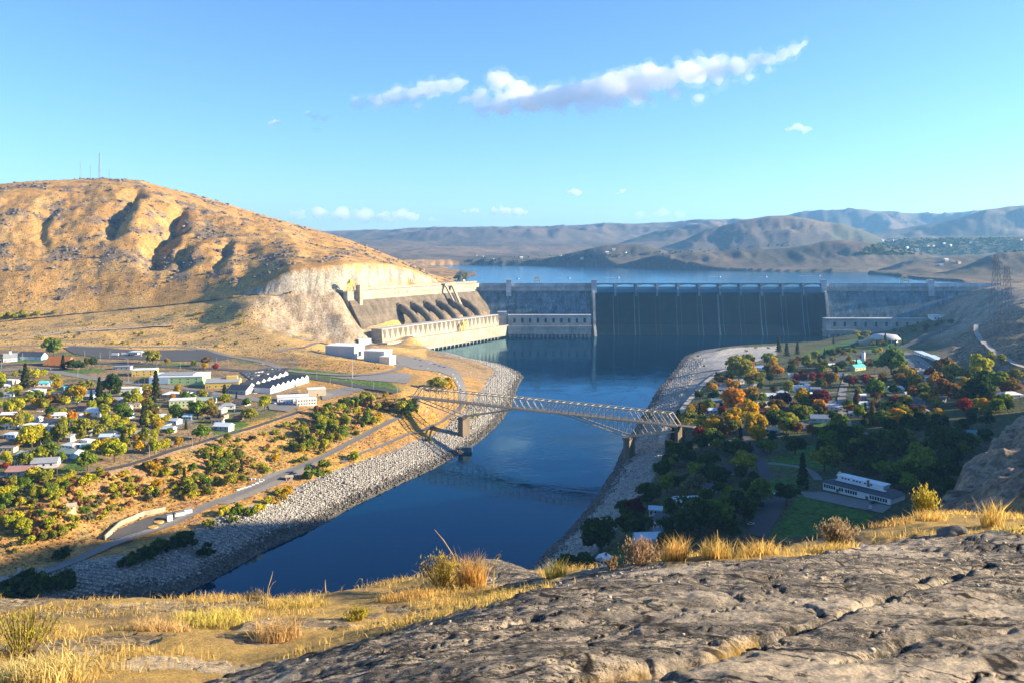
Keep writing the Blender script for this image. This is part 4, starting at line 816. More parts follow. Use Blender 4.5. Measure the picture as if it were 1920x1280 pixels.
# loose chips lying on the slab
_r = np.random.RandomState(77); _n = 900; _yy = 3 + 9 * np.sqrt(_r.rand(_n)); _xx = _r.uniform(-.3, .7, _n) * _yy; _a = np.interp(_xx / _yy, FT, _ni).round().astype(int); _b = np.interp(_yy, FY, _nj).round().astype(int)
_k = (RM[_b, _a] > .5) & (fbm(_xx, _yy, 3, 270) > -.05); _xx, _yy, _a, _b = _xx[_k], _yy[_k], _a[_k], _b[_k]; _s = .003 + .012 * _r.rand(len(_xx)) ** 5; _c = np.array([(i, j, l) for l in (-1, 1) for i, j in ((-1, -1), (1, -1), (1, 1), (-1, 1))], float)
_P = _c[None] * (1 + .7 * (_r.rand(len(_xx), 8, 3) - .5)) * _s[:, None, None] * np.array([1.2, 1, .55]); _P[..., 0] += _xx[:, None]; _P[..., 1] += _yy[:, None]; _P[..., 2] += (FH[_b, _a] + _s * .3)[:, None]; _o = np.arange(len(_xx))[:, None] * 8
o = stuff(link(bpy.data.objects.new('loose_chips', np_mesh('loose_chips', _P.reshape(-1, 3), np.concatenate([_o + q for q in ([4, 5, 6, 7], [0, 1, 5, 4], [1, 2, 6, 5], [2, 3, 7, 6], [3, 0, 4, 7])]), mat('rock chip', (.34, .28, .21), .95, .4, 12))))); tag(o, 'small loose rock chips scattered over the slab', 'stones')
# ------------------------------------------------------------------ labels that single things out: look + nearest landmark + order
LANDMARKS = [(12, 672, 'the small steepled chapel'), (104, 680, 'the orange-roofed building'), (258, 663, 'the white fuel canopy'), (265, 697, 'the yellow flat-roofed store'), (330, 708, 'the long green store'), (240, 730, 'the long white shop'),
    (410, 714, 'the yellow-walled restaurant'), (336, 756, 'the pale green motel'), (264, 812, 'the lone white gabled house'), (205, 818, 'the light blue roofs'), (165, 770, 'the white-roofed mid-town house'), (100, 795, 'the dark-roofed white house'), (20, 796, 'the left-edge white house'), (75, 720, 'the turquoise-roofed house'),
    (30, 883, 'the pink-roofed ranch house'), (125, 850, 'the green-roofed house'), (130, 953, 'the tiny white hut'), (280, 985, 'the fenced pump yard'), (300, 855, 'the railed road'), (490, 910, 'the river-road turnaround'), (420, 760, 'the brown-roofed cottage'), (540, 715, 'the sawtooth-roofed building'), (570, 748, 'the two-storey white offices'),
    (648, 660, 'the grey warehouse'), (715, 670, 'the cream warehouse'), (640, 690, 'the oval mound'), (775, 738, 'the left bridge end'), (870, 780, 'the left bridge pier'), (810, 725, 'the yard road bend'), (690, 790, 'the wooded bank'), (560, 840, 'the upper river road'), (400, 900, 'the bank thicket'), (70, 1105, 'the shaded lower-left bank'), (290, 1040, 'the shaded stones'), (520, 935, 'the stony left shore'),
    (90, 600, 'the hill-foot highway'), (300, 640, 'the dry field'), (450, 650, 'the bare slope'), (1270, 790, 'the right bridge end'), (1440, 772, 'the red-roofed house'), (1340, 745, 'the brown-roofed row'), (1425, 690, 'the gravel-point blue roofs'), (1350, 665, 'the gravel point'), (1560, 687, 'the tan flat-roofed hall'), (1612, 685, 'the turquoise sheds'), (1670, 634, 'the round white building'), (1748, 675, 'the curved white motel'),
    (1615, 750, 'the white double house'), (1717, 740, 'the tall-chimney white house'), (1540, 780, 'the grey-blue house'), (1505, 728, 'the red-tree pale house'), (1900, 735, 'the big white-roofed house'), (1820, 745, 'the narrow pale house'), (1730, 770, 'the slate-roofed house'), (1445, 800, 'the striped-roof house'), (1615, 920, 'the long white hall'), (1300, 940, 'the blue-roofed riverside house'), (1245, 985, 'the gabled cottage'), (1230, 955, 'the small white cabin'), (1215, 1015, 'the pale rim-side shed'), (1333, 912, 'the half-hidden house'), (1372, 882, 'the dark-roofed house'), (1830, 812, 'the blue court'), (1440, 950, 'the dark car park'), (1850, 870, 'the shaded cliff'), (1800, 640, 'the hillside track'), (1700, 625, 'the dam-side trees'), (1490, 870, 'the shaded lawn'), (1240, 850, 'the right shore'), (1600, 850, 'the dark wood'), (1700, 820, 'the hall wood')]
LATER = []
def later(o, desc, cat, group, p=None):
    p = p or o.location; px = CX + FPX * p[0] / p[1]; py = HY + (EYE - p[2]) * FPX / p[1]; LATER.append((o, desc, cat, group, px, py)); return o
ORD = 'first second third fourth fifth sixth seventh eighth ninth tenth eleventh twelfth thirteenth fourteenth fifteenth sixteenth seventeenth eighteenth nineteenth twentieth'.split()
def finish_labels():
    by = {}
    for o, d, c, g, px, py in LATER:
        lx, ly, nm = min(LANDMARKS, key=lambda l: (l[0] - px) ** 2 + ((l[1] - py) * 2.2) ** 2); dx, dy = px - lx, (py - ly) * 2.2
        rel = ('right of' if dx > 0 else 'left of') if abs(dx) >= abs(dy) else ('in front of' if dy > 0 else 'behind')
        by.setdefault((d, rel, nm), []).append((px, o, c, g))
    for (d, rel, nm), v in by.items():
        v.sort(key=lambda q: q[0])
        for i, (px, o, c, g) in enumerate(v):
            lab = f'{d} {rel} {nm}'
            if len(v) > 1: lab += f', {ORD[min(i, 19)]} from left' if i < len(v) - 1 else ', rightmost'
            tag(o, lab, c, g)

# ------------------------------------------------------------------ roads, yards, lawns
ASPHALT = mat('asphalt', (.075, .073, .072)); ASPH_L = mat('worn pale asphalt', (.20, .185, .17), .9, .2, .3); GRAVEL = mat('gravel track', (.34, .30, .25), .95, .25, .5); CONC = mat('concrete kerb', (.42, .40, .36), .9, .15); LINEY = mat('yellow road paint', (.55, .40, .06), .8)
def dense(pts, step):
    out = []
    for a, b in zip(pts, pts[1:]):
        n = max(1, int((b - a).length / step)); out += [a.lerp(b, i / n) for i in range(n)]
    return out + [pts[-1]]
def smooth_line(pts, it=2):
    for _ in range(it):
        q = [pts[0]]
        for a, b in zip(pts, pts[1:]): q += [a.lerp(b, .25), a.lerp(b, .75)]
        pts = q + [pts[-1]]
    return pts
ROADP, PATCHP = [], []
def road(name, px, width, m, lift=.35, ymin=300, edge=None):
    """a strip laid on the ground along photo points"""
    P = [Vector((p.x, p.y, 0)) for p in (G(x, y, ymin) for x, y in px)]; P = dense(smooth_line(P), 5.0); V, F = [], []
    for i, p in enumerate(P):
        d = (P[min(i + 1, len(P) - 1)] - P[max(i - 1, 0)]).normalized(); n = Vector((-d.y, d.x, 0)); row = []
        for k in range(5):
            q = p + n * width * (k / 4 - .5); row.append(q)
        z = max(max(gh(q.x, q.y) for q in row) - .15, 0.3) + lift
        V += [(q.x, q.y, max(z - .0, gh(q.x, q.y) + lift)) for q in row]
    for i in range(len(P) - 1):
        for k in range(4): F.append((i * 5 + k, i * 5 + k + 1, i * 5 + k + 6, i * 5 + k + 5))
    ROADP.extend((p.x, p.y, width / 2) for p in P)
    return structure(ob(name, V, F, m))
def patch(name, px, m, lift=.3, step=7.0):
    P = [G(x, y) for x, y in px]; P = [Vector((p.x, p.y)) for p in P]; ring = []
    for a, b in zip(P, P[1:] + P[:1]):
        n = max(1, int((b - a).length / step)); ring += [a.lerp(b, i / n) for i in range(n)]
    xs, ys = [p.x for p in ring], [p.y for p in ring]; pts = list(ring); poly = [(p.x, p.y) for p in ring]
    gx, gy = np.meshgrid(np.arange(min(xs), max(xs), step), np.arange(min(ys), max(ys), step)); ins = inpoly(gx, gy, poly) & (polydist(gx, gy, poly) > step * .4)
    pts += [Vector((float(a), float(b))) for a, b in zip(gx[ins], gy[ins])]
    PATCHP.append(poly); n = len(ring); v, e, f, *_ = delaunay_2d_cdt(pts, [(i, (i + 1) % n) for i in range(n)], [list(range(n))], 1, 1e-4)
    return structure(ob(name, [(p.x, p.y, gh(p.x, p.y) + lift) for p in v], [tuple(q) for q in f], m))
road('main_street', [(-40, 697), (75, 690), (112, 699), (175, 709), (225, 716), (288, 722), (350, 730), (425, 740), (480, 748), (520, 756)], 15, ASPH_L)
road('highway', [(-40, 686), (60, 683), (175, 680), (250, 684), (325, 688), (400, 691), (470, 696), (530, 702), (615, 713), (652, 720), (690, 727), (745, 736)], 13, ASPHALT, .42)
road('field_road', [(-40, 652), (60, 648), (125, 648), (200, 651), (300, 650), (370, 652), (430, 668), (490, 677), (522, 690), (552, 697), (615, 702), (665, 704), (715, 701), (746, 694), (753, 688), (744, 682)], 10, ASPH_L)
patch('parking_lot', [(118, 652), (140, 649), (200, 653), (270, 657), (330, 656), (385, 656), (408, 664), (432, 673), (400, 678), (330, 677), (250, 674), (190, 672), (140, 664)], ASPHALT, .5)
patch('parking_lot', [(610, 706), (665, 706), (740, 699), (765, 700), (772, 706), (764, 719), (700, 714), (640, 710)], ASPH_L, .5)
patch('storage_yard', [(735, 668), (765, 669), (800, 674), (850, 690), (866, 705), (874, 730), (876, 752), (860, 752), (858, 725), (846, 706), (820, 696), (775, 692), (750, 684)], ASPH_L, .5)
patch('parking_lot', [(450, 698), (500, 690), (545, 690), (530, 702), (505, 712), (470, 712)], ASPHALT, .6)
patch('parking_lot', [(330, 728), (400, 735), (390, 747), (345, 744)], ASPHALT, .6)
patch('parking_lot', [(500, 752), (540, 756), (560, 762), (540, 772), (505, 768)], ASPH_L, .6)
patch('parking_lot', [(600, 735), (650, 726), (690, 728), (640, 742), (605, 750)], ASPH_L, .6)
road('yard_road', [(520, 660), (570, 652), (620, 647), (690, 648), (760, 643), (792, 638)], 9, ASPH_L, .5)
road('river_road', [(20, 1098), (60, 1082), (130, 1055), (240, 1010), (330, 982), (440, 930), (490, 908), (520, 895), (600, 862), (680, 818), (750, 785)], 8, ASPH_L, .45)
patch('turnaround', [(400, 945), (440, 925), (500, 890), (560, 872), (600, 862), (585, 880), (530, 905), (470, 930), (430, 945)], ASPH_L, .5)
road('shore_track', [(640, 868), (690, 845), (780, 813), (850, 778), (868, 758)], 5, ASPH_L, .4)
road('railed_road', [(150, 900), (205, 881), (300, 853), (400, 822), (500, 793), (565, 771)], 5.5, ASPHALT, .5)
road('house_street', [(-20, 898), (60, 880), (110, 866), (150, 848), (215, 828), (245, 815), (330, 800), (390, 780), (440, 775), (500, 765)], 6, ASPH_L)
road('house_street', [(-10, 800), (60, 785), (120, 771), (170, 756), (215, 745), (260, 742), (330, 748)], 6, ASPHALT)
road('hill_highway', [(-200, 612), (-60, 606), (0, 603), (100, 594), (186, 585), (290, 575), (385, 564), (440, 558), (500, 555), (545, 552)], 7, ASPH_L, .5, 1250)
road('dirt_road', [(40, 634), (100, 626), (200, 618), (290, 612), (330, 612)], 12, mat('packed tan earth', (.48, .36, .22), .95, .15, .3), .4)
road('tree_street', [(1396, 738), (1392, 760), (1390, 790), (1402, 830), (1420, 855), (1432, 880), (1436, 900), (1422, 930)], 8, ASPHALT)
road('house_street', [(1590, 700), (1583, 720), (1577, 745), (1578, 775), (1590, 800), (1640, 820), (1690, 835), (1720, 860)], 8, ASPH_L)
road('town_road', [(1440, 868), (1480, 872), (1520, 880), (1535, 900)], 6, ASPH_L); road('town_road', [(1470, 745), (1530, 738), (1580, 735), (1650, 740)], 6, ASPH_L)
road('right_highway', [(1480, 690), (1530, 684), (1580, 672), (1640, 662), (1690, 652), (1728, 640), (1765, 618), (1800, 604)], 16, ASPHALT, .6, 700)
patch('dark_car_park', [(1400, 1000), (1440, 925), (1478, 918), (1470, 950), (1450, 985), (1438, 1010)], ASPHALT, .4)
patch('hall_car_park', [(1500, 922), (1545, 922), (1672, 950), (1655, 962), (1590, 950), (1510, 932)], ASPH_L, .4)
patch('motel_car_park', [(1668, 668), (1700, 660), (1735, 676), (1760, 694), (1720, 700), (1690, 690)], ASPH_L, .5)
patch('tennis_court', [(1812, 806), (1840, 806), (1836, 822), (1812, 824)], mat('blue court', (.10, .24, .26), .8), .5)
road('hillside_track', [(1960, 700), (1915, 690), (1880, 672), (1855, 655), (1838, 640), (1829, 622), (1832, 610), (1850, 604)], 7, GRAVEL, .6, 800)
road('shore_track', [(1238, 835), (1250, 800), (1285, 762), (1325, 712), (1360, 692), (1420, 680)], 6, GRAVEL, .4)

# ------------------------------------------------------------------ buildings
WALLC = dict(white=(.72, .71, .68), cream=(.62, .52, .36), blue=(.42, .55, .66), yellow=(.66, .46, .12), green=(.42, .58, .26), tan=(.46, .36, .25), grey=(.42, .42, .42), teal=(.16, .38, .42), brown=(.25, .16, .10), red=(.38, .10, .07), palegreen=(.56, .62, .34))
ROOFC = dict(white=(.74, .75, .76), grey=(.30, .31, .32), dark=(.085, .09, .10), orange=(.62, .20, .05), blue=(.50, .62, .70), brown=(.24, .14, .09), turq=(.10, .55, .55), pink=(.42, .22, .19), red=(.48, .09, .06), green=(.33, .40, .33), slate=(.20, .24, .30), tan=(.45, .38, .28))
def wm(c): return mat(c + ' siding', WALLC[c], .8, .08, .5)
def rm(c): return mat(c + ' roofing', ROOFC[c], .7, .15, .4, .25, 3)
DOORM = mat('door paint', (.16, .09, .06), .6); TRIM = mat('white trim', (.75, .75, .73), .6, .05); BRICK = mat('chimney brick', (.30, .13, .08), .9)
FOOT = []
def house(px, py, wpx, wall, roof, desc=None, d=None, h=3.0, kind='gable', rz=None, chimney=None, cat='house', name='house', group='houses of the two towns', label=None, win=3, rise=None, zoff=0):
    p = G(px, py); w = wpx * p.y / FPX; rr = random.Random(int(px * 13 + py * 7)); d = d or max(7, min(w * .62, 12)); rz = rr.choice((-.35, -.2, .1, .25, -.3)) if rz is None else rz
    w = max(w * .92, 5); c = Vector((p.x, p.y + d * .5, 0)); corners = [c + Matrix.Rotation(rz, 3, 'Z') @ Vector((sx * w / 2, sy * d / 2, 0)) for sx in (-1, 1) for sy in (-1, 1)]
    zs = [gh(q.x, q.y) for q in corners]; z0 = min(max(zs), sum(zs) / 4 + 1) + zoff; e = empty(name, (c.x, c.y, z0), rz); dp = z0 - min(zs) + .6
    FOOT.append((c.x, c.y, max(w, d) * .6 + 2.5)); W, R = wm(wall), rm(roof)
    if kind == 'gable':
        al = w >= d; a, b = (w, d) if al else (d, w); t = rise or b * .22; q = lambda x, y, z: (x, y, z) if al else (y, -x, z)
        V = [q(-a / 2, -b / 2, -dp), q(a / 2, -b / 2, -dp), q(a / 2, b / 2, -dp), q(-a / 2, b / 2, -dp), q(-a / 2, -b / 2, h), q(a / 2, -b / 2, h), q(a / 2, b / 2, h), q(-a / 2, b / 2, h), q(-a / 2, 0, h + t), q(a / 2, 0, h + t)]
        ob('wall', V, [(0, 1, 5, 4), (1, 2, 6, 9, 5), (2, 3, 7, 6), (3, 0, 4, 8, 7)], W, e); o_, th = .5, .22; s = t / (b / 2)
        V = [q(sx * (a / 2 + o_), y, z + k) for k in (.03, th) for y, z in ((-b / 2 - o_, h - s * o_), (0, h + t), (b / 2 + o_, h - s * o_)) for sx in (-1, 1)]
        roof_o = ob('roof', V, [(0, 1, 3, 2), (2, 3, 5, 4), (7, 6, 8, 9), (9, 8, 10, 11), (0, 6, 7, 1), (5, 11, 10, 4), (0, 2, 8, 6), (2, 4, 10, 8), (3, 1, 7, 9), (5, 3, 9, 11)], R, e)
    elif kind == 'hip':
        t = rise or min(w, d) * .2; o_ = .6; r0 = max(w - d, 0) / 2
        MB().box(-w / 2, w / 2, -d / 2, d / 2, -dp, h).build('wall', W, e)
        V = [(-w / 2 - o_, -d / 2 - o_, h), (w / 2 + o_, -d / 2 - o_, h), (w / 2 + o_, d / 2 + o_, h), (-w / 2 - o_, d / 2 + o_, h), (-r0, 0, h + t), (r0 + .01, 0, h + t)]
        roof_o = ob('roof', V, [(0, 1, 5, 4), (1, 2, 5), (2, 3, 4, 5), (3, 0, 4), (3, 2, 1, 0)], R, e)
    else:
        MB().box(-w / 2, w / 2, -d / 2, d / 2, -dp, h).build('wall', W, e)
        roof_o = MB().box(-w / 2 - .3, w / 2 + .3, -d / 2 - .3, d / 2 + .3, h + .02, h + .35).build('roof', R, e)
        MB().box(-w / 2 - .3, w / 2 + .3, -d / 2 - .34, -d / 2 - .04, h + .36, h + .8).build('parapet', TRIM, e)
    storeys = max(1, int(h / 2.9))
    for f in range(storeys):
        for k in range(win):
            x = -w / 2 + w * (k + .75) / (win + .5); wo = MB().box(-.55, .55, -.06, .05, 0, 1.2).build('window', GLASS_DK, e); wo.location = (x, -d / 2 - .02, f * 2.9 + 1.0)
        for sx in (-1, 1): wo = MB().box(-.05, .06, -.55, .55, 0, 1.2).build('window', GLASS_DK, e); wo.location = (sx * (w / 2 + .02), d * .12, f * 2.9 + 1.0)
    do = MB().box(-.5, .5, -.06, .05, 0, 2.05).build('door', DOORM, e); do.location = (-w / 2 + w * .25 / (win + .5) + .7, -d / 2 - .03, 0)
    if chimney or (chimney is None and rr.random() < .35 and kind == 'gable'): MB().box(-.45, .45, -.45, .45, h, h + min(w, d) * .22 + 1.3).build('chimney', BRICK, e).location = (w * .18, d * .08, 0)
    desc = desc or f'{wall} {"gabled" if kind == "gable" else ("hipped" if kind == "hip" else "flat")} {roof}-roofed house'
    if label: tag(e, label, cat, group)
    else: later(e, desc, cat, group, (p.x, p.y, z0))
    return e, w, d
HOUSES = [ # px, py of the front foot, width px, wall, roof, kind
    (31 - 3, 672, 24, 'grey', 'dark', 'gable'), (260, 820, 30, 'white', 'grey', 'gable'), (195, 826, 22, 'blue', 'blue', 'gable'), (217, 828, 20, 'white', 'blue', 'gable'), (176, 779, 40, 'white', 'white', 'gable'), (213, 757, 38, 'grey', 'grey', 'hip'), (150, 772, 18, 'tan', 'brown', 'gable'),
    (106, 785, 28, 'white', 'white', 'gable'), (57, 791, 32, 'grey', 'grey', 'gable'), (19, 803, 23, 'white', 'white', 'gable'), (96, 799, 38, 'white', 'dark', 'gable'), (56, 806, 42, 'white', 'white', 'flat'), (12, 784, 26, 'red', 'white', 'gable'), (76, 724, 28, 'white', 'turq', 'hip'), (115, 731, 20, 'teal', 'teal' if 'teal' in ROOFC else 'turq', 'flat'), (144, 724, 30, 'tan', 'brown', 'hip'),
    (68, 737, 24, 'white', 'white', 'flat'), (92, 746, 24, 'blue', 'blue', 'hip'), (48, 742, 13, 'cream', 'white', 'gable'), (16, 719, 28, 'cream', 'white', 'flat'), (167, 749, 19, 'blue', 'white', 'gable'), (45, 861, 32, 'white', 'white', 'gable'), (75, 855, 23, 'white', 'white', 'flat'), (125, 858, 44, 'blue', 'green', 'gable'), (167, 846, 40, 'white', 'green', 'gable'), (158, 834, 24, 'white', 'white', 'flat'),
    (78, 877, 48, 'white', 'grey', 'gable'), (33, 893, 50, 'tan', 'pink', 'gable'), (38, 874, 24, 'white', 'white', 'flat'), (408, 750, 20, 'white', 'grey', 'gable'), (422, 767, 32, 'white', 'grey', 'hip'), (450, 760, 30, 'white', 'brown', 'gable'), (416, 807, 34, 'grey', 'white', 'gable'), (444, 789, 14, 'brown', 'red', 'gable'), (298, 803, 34, 'grey', 'dark', 'hip'), (350, 787, 18, 'blue', 'blue', 'gable'), (384, 757, 34, 'white', 'green', 'gable'), (318, 745, 32, 'cream', 'white', 'hip'), (10, 745, 20, 'white', 'grey', 'gable'), (230, 770, 26, 'white', 'grey', 'gable'), (280, 770, 26, 'tan', 'tan', 'gable'),
    (1424, 694, 34, 'white', 'blue', 'gable'), (1490, 709, 24, 'white', 'green', 'gable'), (1568, 707, 24, 'white', 'white', 'gable'), (1358, 735, 20, 'grey', 'slate', 'gable'), (1348, 743, 22, 'white', 'grey', 'gable'), (1345, 757, 22, 'teal', 'slate', 'gable'), (1331, 767, 46, 'white', 'brown', 'gable'), (1334, 776, 24, 'blue', 'blue', 'gable'), (1442, 748, 32, 'white', 'white', 'gable'), (1433, 763, 26, 'white', 'grey', 'gable'), (1438, 777, 28, 'brown', 'red', 'gable'), (1437, 792, 22, 'white', 'white', 'gable'), (1451, 812, 30, 'teal', 'green', 'gable'),
    (1503, 733, 30, 'white', 'blue', 'gable'), (1531, 734, 20, 'teal', 'slate', 'gable'), (1528, 744, 18, 'cream', 'white', 'gable'), (1529, 777, 30, 'grey', 'slate', 'gable'), (1541, 791, 38, 'blue', 'slate', 'gable'), (1615, 749, 26, 'white', 'white', 'gable'), (1619, 763, 24, 'white', 'blue', 'gable'), (1682, 735, 30, 'cream', 'blue', 'gable'), (1717, 747, 32, 'white', 'white', 'gable'), (1693, 761, 24, 'white', 'white', 'flat'), (1718, 759, 38, 'grey', 'dark', 'hip'), (1730, 778, 34, 'blue', 'slate', 'hip'), (1900, 747, 42, 'white', 'white', 'hip'), (1820, 755, 22, 'white', 'slate', 'gable'), (1726, 705, 26, 'white', 'grey', 'gable'),
    (1640, 710, 22, 'tan', 'brown', 'gable'), (1298, 953, 66, 'white', 'blue', 'gable'), (1231, 966, 26, 'white', 'blue', 'gable'), (1333, 921, 30, 'white', 'dark', 'gable'), (1372, 889, 30, 'grey', 'dark', 'gable'), (1216, 1022, 54, 'blue', 'blue', 'gable'), (1133, 1062, 26, 'white', 'white', 'gable'), (1385, 720, 22, 'white', 'slate', 'gable'), (1560, 760, 20, 'white', 'grey', 'gable')]
for (a, b, c, wl_c, rf_c, kd) in HOUSES: house(a, b, c, wl_c, rf_c, kind=kd, chimney=True if a == 1717 else None)
# gabled cottage with a front garage by the near right shore
house(1250, 995, 40, 'white', 'dark', h=4.2, rz=-.9, label='white gabled cottage with steep dark roof near the right shore', d=9, rise=4, chimney=False); house(1240, 1008, 28, 'white', 'slate', rz=.35, desc='white garage with slate roof', name='garage', cat='garage')
# chapel with steeple
e, w, d = house(13, 678, 24, 'white', 'grey', d=14, h=4.5, rise=4.5, rz=.5, label='small white chapel with a pointed steeple at the left edge of town', cat='chapel', name='chapel', chimney=False)
MB().box(-1.3, 1.3, -1.3, 1.3, 5, 12).build('tower', TRIM, e); ob('spire', [(-1.5, -1.5, 12), (1.5, -1.5, 12), (1.5, 1.5, 12), (-1.5, 1.5, 12), (0, 0, 19)], [(0, 1, 4), (1, 2, 4), (2, 3, 4), (3, 0, 4), (3, 2, 1, 0)], rm('dark'), e)
house(56, 674, 52, 'blue', 'dark', d=13, h=3.5, rise=5, rz=-.12, label='long dark-roofed hall beside the chapel', cat='hall', name='hall', chimney=False)
house(104, 688, 50, 'brown', 'orange', d=22, h=1.2, rise=9, rz=-.15, label='steep orange-roofed building among dark conifers', cat='building', name='a_frame_hall', chimney=False)
# fuel canopy
p = G(258, 667); e = empty('fuel_canopy', p, -.1); MB().box(-9, 9, -6, 6, 5, 6).build('canopy', TRIM, e)
for sx in (-7, 7):
    for sy in (-4, 4): MB().box(sx - .25, sx + .25, sy - .25, sy + .25, -.5, 5).build('post', TRIM, e)
MB().box(-12, -4, 7, 13, -.5, 4).build('kiosk', wm('white'), e); tag(e, 'white fuel canopy on posts in the big asphalt lot', 'canopy')
SHOPK = dict(kind='flat', cat='shop', name='shop', group=None)
house(266, 705, 46, 'yellow', 'white', d=18, h=6, rz=.22, label='yellow flat-roofed store beside the main street', **SHOPK)
e, w, d = house(326, 720, 104, 'green', 'white', d=38, h=6.5, rz=.12, label='large pale green store with broad white roof', win=6, **SHOPK)
MB().box(-w / 2 + 8, w / 2 - 12, -10, 12, 6.9, 8).build('roof_deck', rm('grey'), e); MB().box(-w / 2 - .4, -w / 2 + 20, -d / 2 - .5, -d / 2 - .1, 0, 6.2).build('front_panel', wm('blue'), e)
house(239, 738, 44, 'white', 'white', d=12, h=4.5, rz=.18, label='long white shop with flat roof behind the tall conifers', win=7, **SHOPK)
e, w, d = house(412, 728, 66, 'yellow', 'grey', d=24, h=5.5, rz=.2, label='yellow-walled restaurant with grey sloping roof', cat='restaurant', name='restaurant', group=None, rise=3, win=5)
MB().box(w * .1, w * .42, -4, 4, 6, 10.5).build('roof_sign_tower', wm('yellow'), e)
house(337, 764, 48, 'palegreen', 'white', d=14, h=6.2, kind='flat', rz=.25, label='two-storey pale green motel with white roof', cat='motel', name='motel', group=None, win=6)
house(227, 693, 34, 'grey', 'grey', d=9, h=3.2, kind='flat', rz=.1, label='low grey shed on the gravel beside the main street', cat='shed', name='shed', group=None)
house(448, 738, 44, 'grey', 'dark', d=14, h=4, rz=-.35, label='grey barn-like store beside the sawtooth building', cat='shop', name='shop', group=None, rise=4)
# sawtooth-roofed white building: two rows of gables
def sawtooth(px0, py0, px1, py1, n, dpt, h, label):
    A, B = G(px0, py0), G(px1, py1); A.z = B.z = min(A.z, B.z); u = (B - A); L = u.length; rz = math.atan2(u.y, u.x); e = empty('sawtooth_building', (A + B) / 2, rz); s = L / n
    FOOT.append(((A.x + B.x) / 2, (A.y + B.y) / 2, L * .55))
    for i in range(n):
        x = -L / 2 + i * s; V = [(x, 0, -2), (x + s, 0, -2), (x + s, 0, h), (x + s / 2, 0, h + 3.2), (x, 0, h), (x, dpt, -2), (x + s, dpt, -2), (x + s, dpt, h), (x + s / 2, dpt, h + 3.2), (x, dpt, h)]
        ob('bay', V, [(0, 1, 2, 3, 4), (9, 8, 7, 6, 5), (0, 4, 9, 5), (1, 6, 7, 2)], wm('white'), e)
        ob('roof', [(x - .02, -.6, h + .05), (x + s / 2, -.6, h + 3.3), (x + s + .02, -.6, h + .05), (x - .02, dpt + .4, h + .05), (x + s / 2, dpt + .4, h + 3.3), (x + s + .02, dpt + .4, h + .05)], [(0, 1, 4, 3), (1, 2, 5, 4)], rm('dark'), e)
    MB().box(-1.6, 1.6, -.25, .1, -1.5, 3).build('door', GLASS_DK, e).location = (L * .12, 0, 0)
    return tag(e, label, 'building')
sawtooth(507, 738, 579, 716, 8, 20, 6, 'white sawtooth-roofed building with a row of eight gables'); sawtooth(466, 733, 540, 705, 7, 12, 4.5, 'grey-roofed row of small white gables behind the sawtooth building')
house(545, 752, 62, 'white', 'white', d=16, h=4, kind='flat', rz=.3, label='low flat white-roofed block in front of the sawtooth building', cat='building', name='office_block', group=None, win=5)
house(590, 742, 36, 'cream', 'white', d=15, h=6, kind='flat', rz=.3, label='cream windowless block right of the low white block', cat='building', name='store_block', group=None, win=0)
house(572, 760, 40, 'white', 'white', d=9, h=6, kind='flat', rz=.38, label='two-storey white offices above the wooded bank', cat='building', name='office_block', group=None, win=7)
house(538, 757, 22, 'white', 'white', d=8, h=4, kind='flat', rz=.2, label='small white kiosk left of the two-storey offices', cat='building', name='kiosk', group=None)
# warehouses
def warehouse(px, py, wpx, d, h, rz, wall, label, step=None):
    p = G(px, py); w = wpx * p.y / FPX; e = empty('warehouse', (p.x, p.y + d / 2, p.z), rz); FOOT.append((p.x, p.y + d / 2, w * .6)); W = mat(wall[0], wall[1], .7, .1, .2, stretch=(4, 4, .2))
    MB().box(-w / 2, w / 2, -d / 2, d / 2, -4, h).build('wall', W, e); MB().box(-w / 2 - .4, w / 2 + .4, -d / 2 - .4, d / 2 + .4, h + .02, h + .8).build('roof', rm('white'), e); MB().box(w / 2 + .05, w / 2 + .4, -4, 4, 0, 7).build('door', GLASS_DK, e)
    n = int(w / 6)
    for i in range(n + 1): MB().box(-.2, .2, -.25, -.02, -1, h - .2).build('wall_rib', W, e).location = (-w / 2 + .4 + (w - .8) * i / n, -d / 2, 0)
    if step: MB().box(w / 2 - 3, w / 2 + 12, -d / 2 - 10, d / 2 - 14, -4, h * .62).build('extension', W, e); MB().box(w / 2 - 3.2, w / 2 + 12.3, -d / 2 - 10.3, d / 2 - 13.8, h * .62 + .02, h * .62 + .5).build('extension_roof', rm('white'), e)
    return tag(e, label, 'warehouse')
warehouse(643, 669, 60, 34, 15, -.28, ('grey sheet cladding', (.48, .47, .46)), 'large grey warehouse with white roof behind the oval mound')
warehouse(706, 679, 42, 26, 15, -.28, ('cream sheet cladding', (.58, .54, .46)), 'cream stepped warehouse at the edge of the storage yard', True)
house(682, 646, 26, 'white', 'white', d=9, h=4.5, kind='flat', rz=.5, label='small white utility block under the finned powerhouse end', cat='building', name='utility_block', group=None)
house(130, 961, 12, 'cream', 'tan', d=5, h=3, rz=.5, label='tiny white hut alone on the scrubby bank', cat='hut', name='hut', group=None, win=1, chimney=False)
house(541, 902, 11, 'tan', 'tan', d=4, h=2.6, rz=.3, label='tiny tan hut beside the turnaround', cat='hut', name='hut', group=None, win=1, chimney=False)
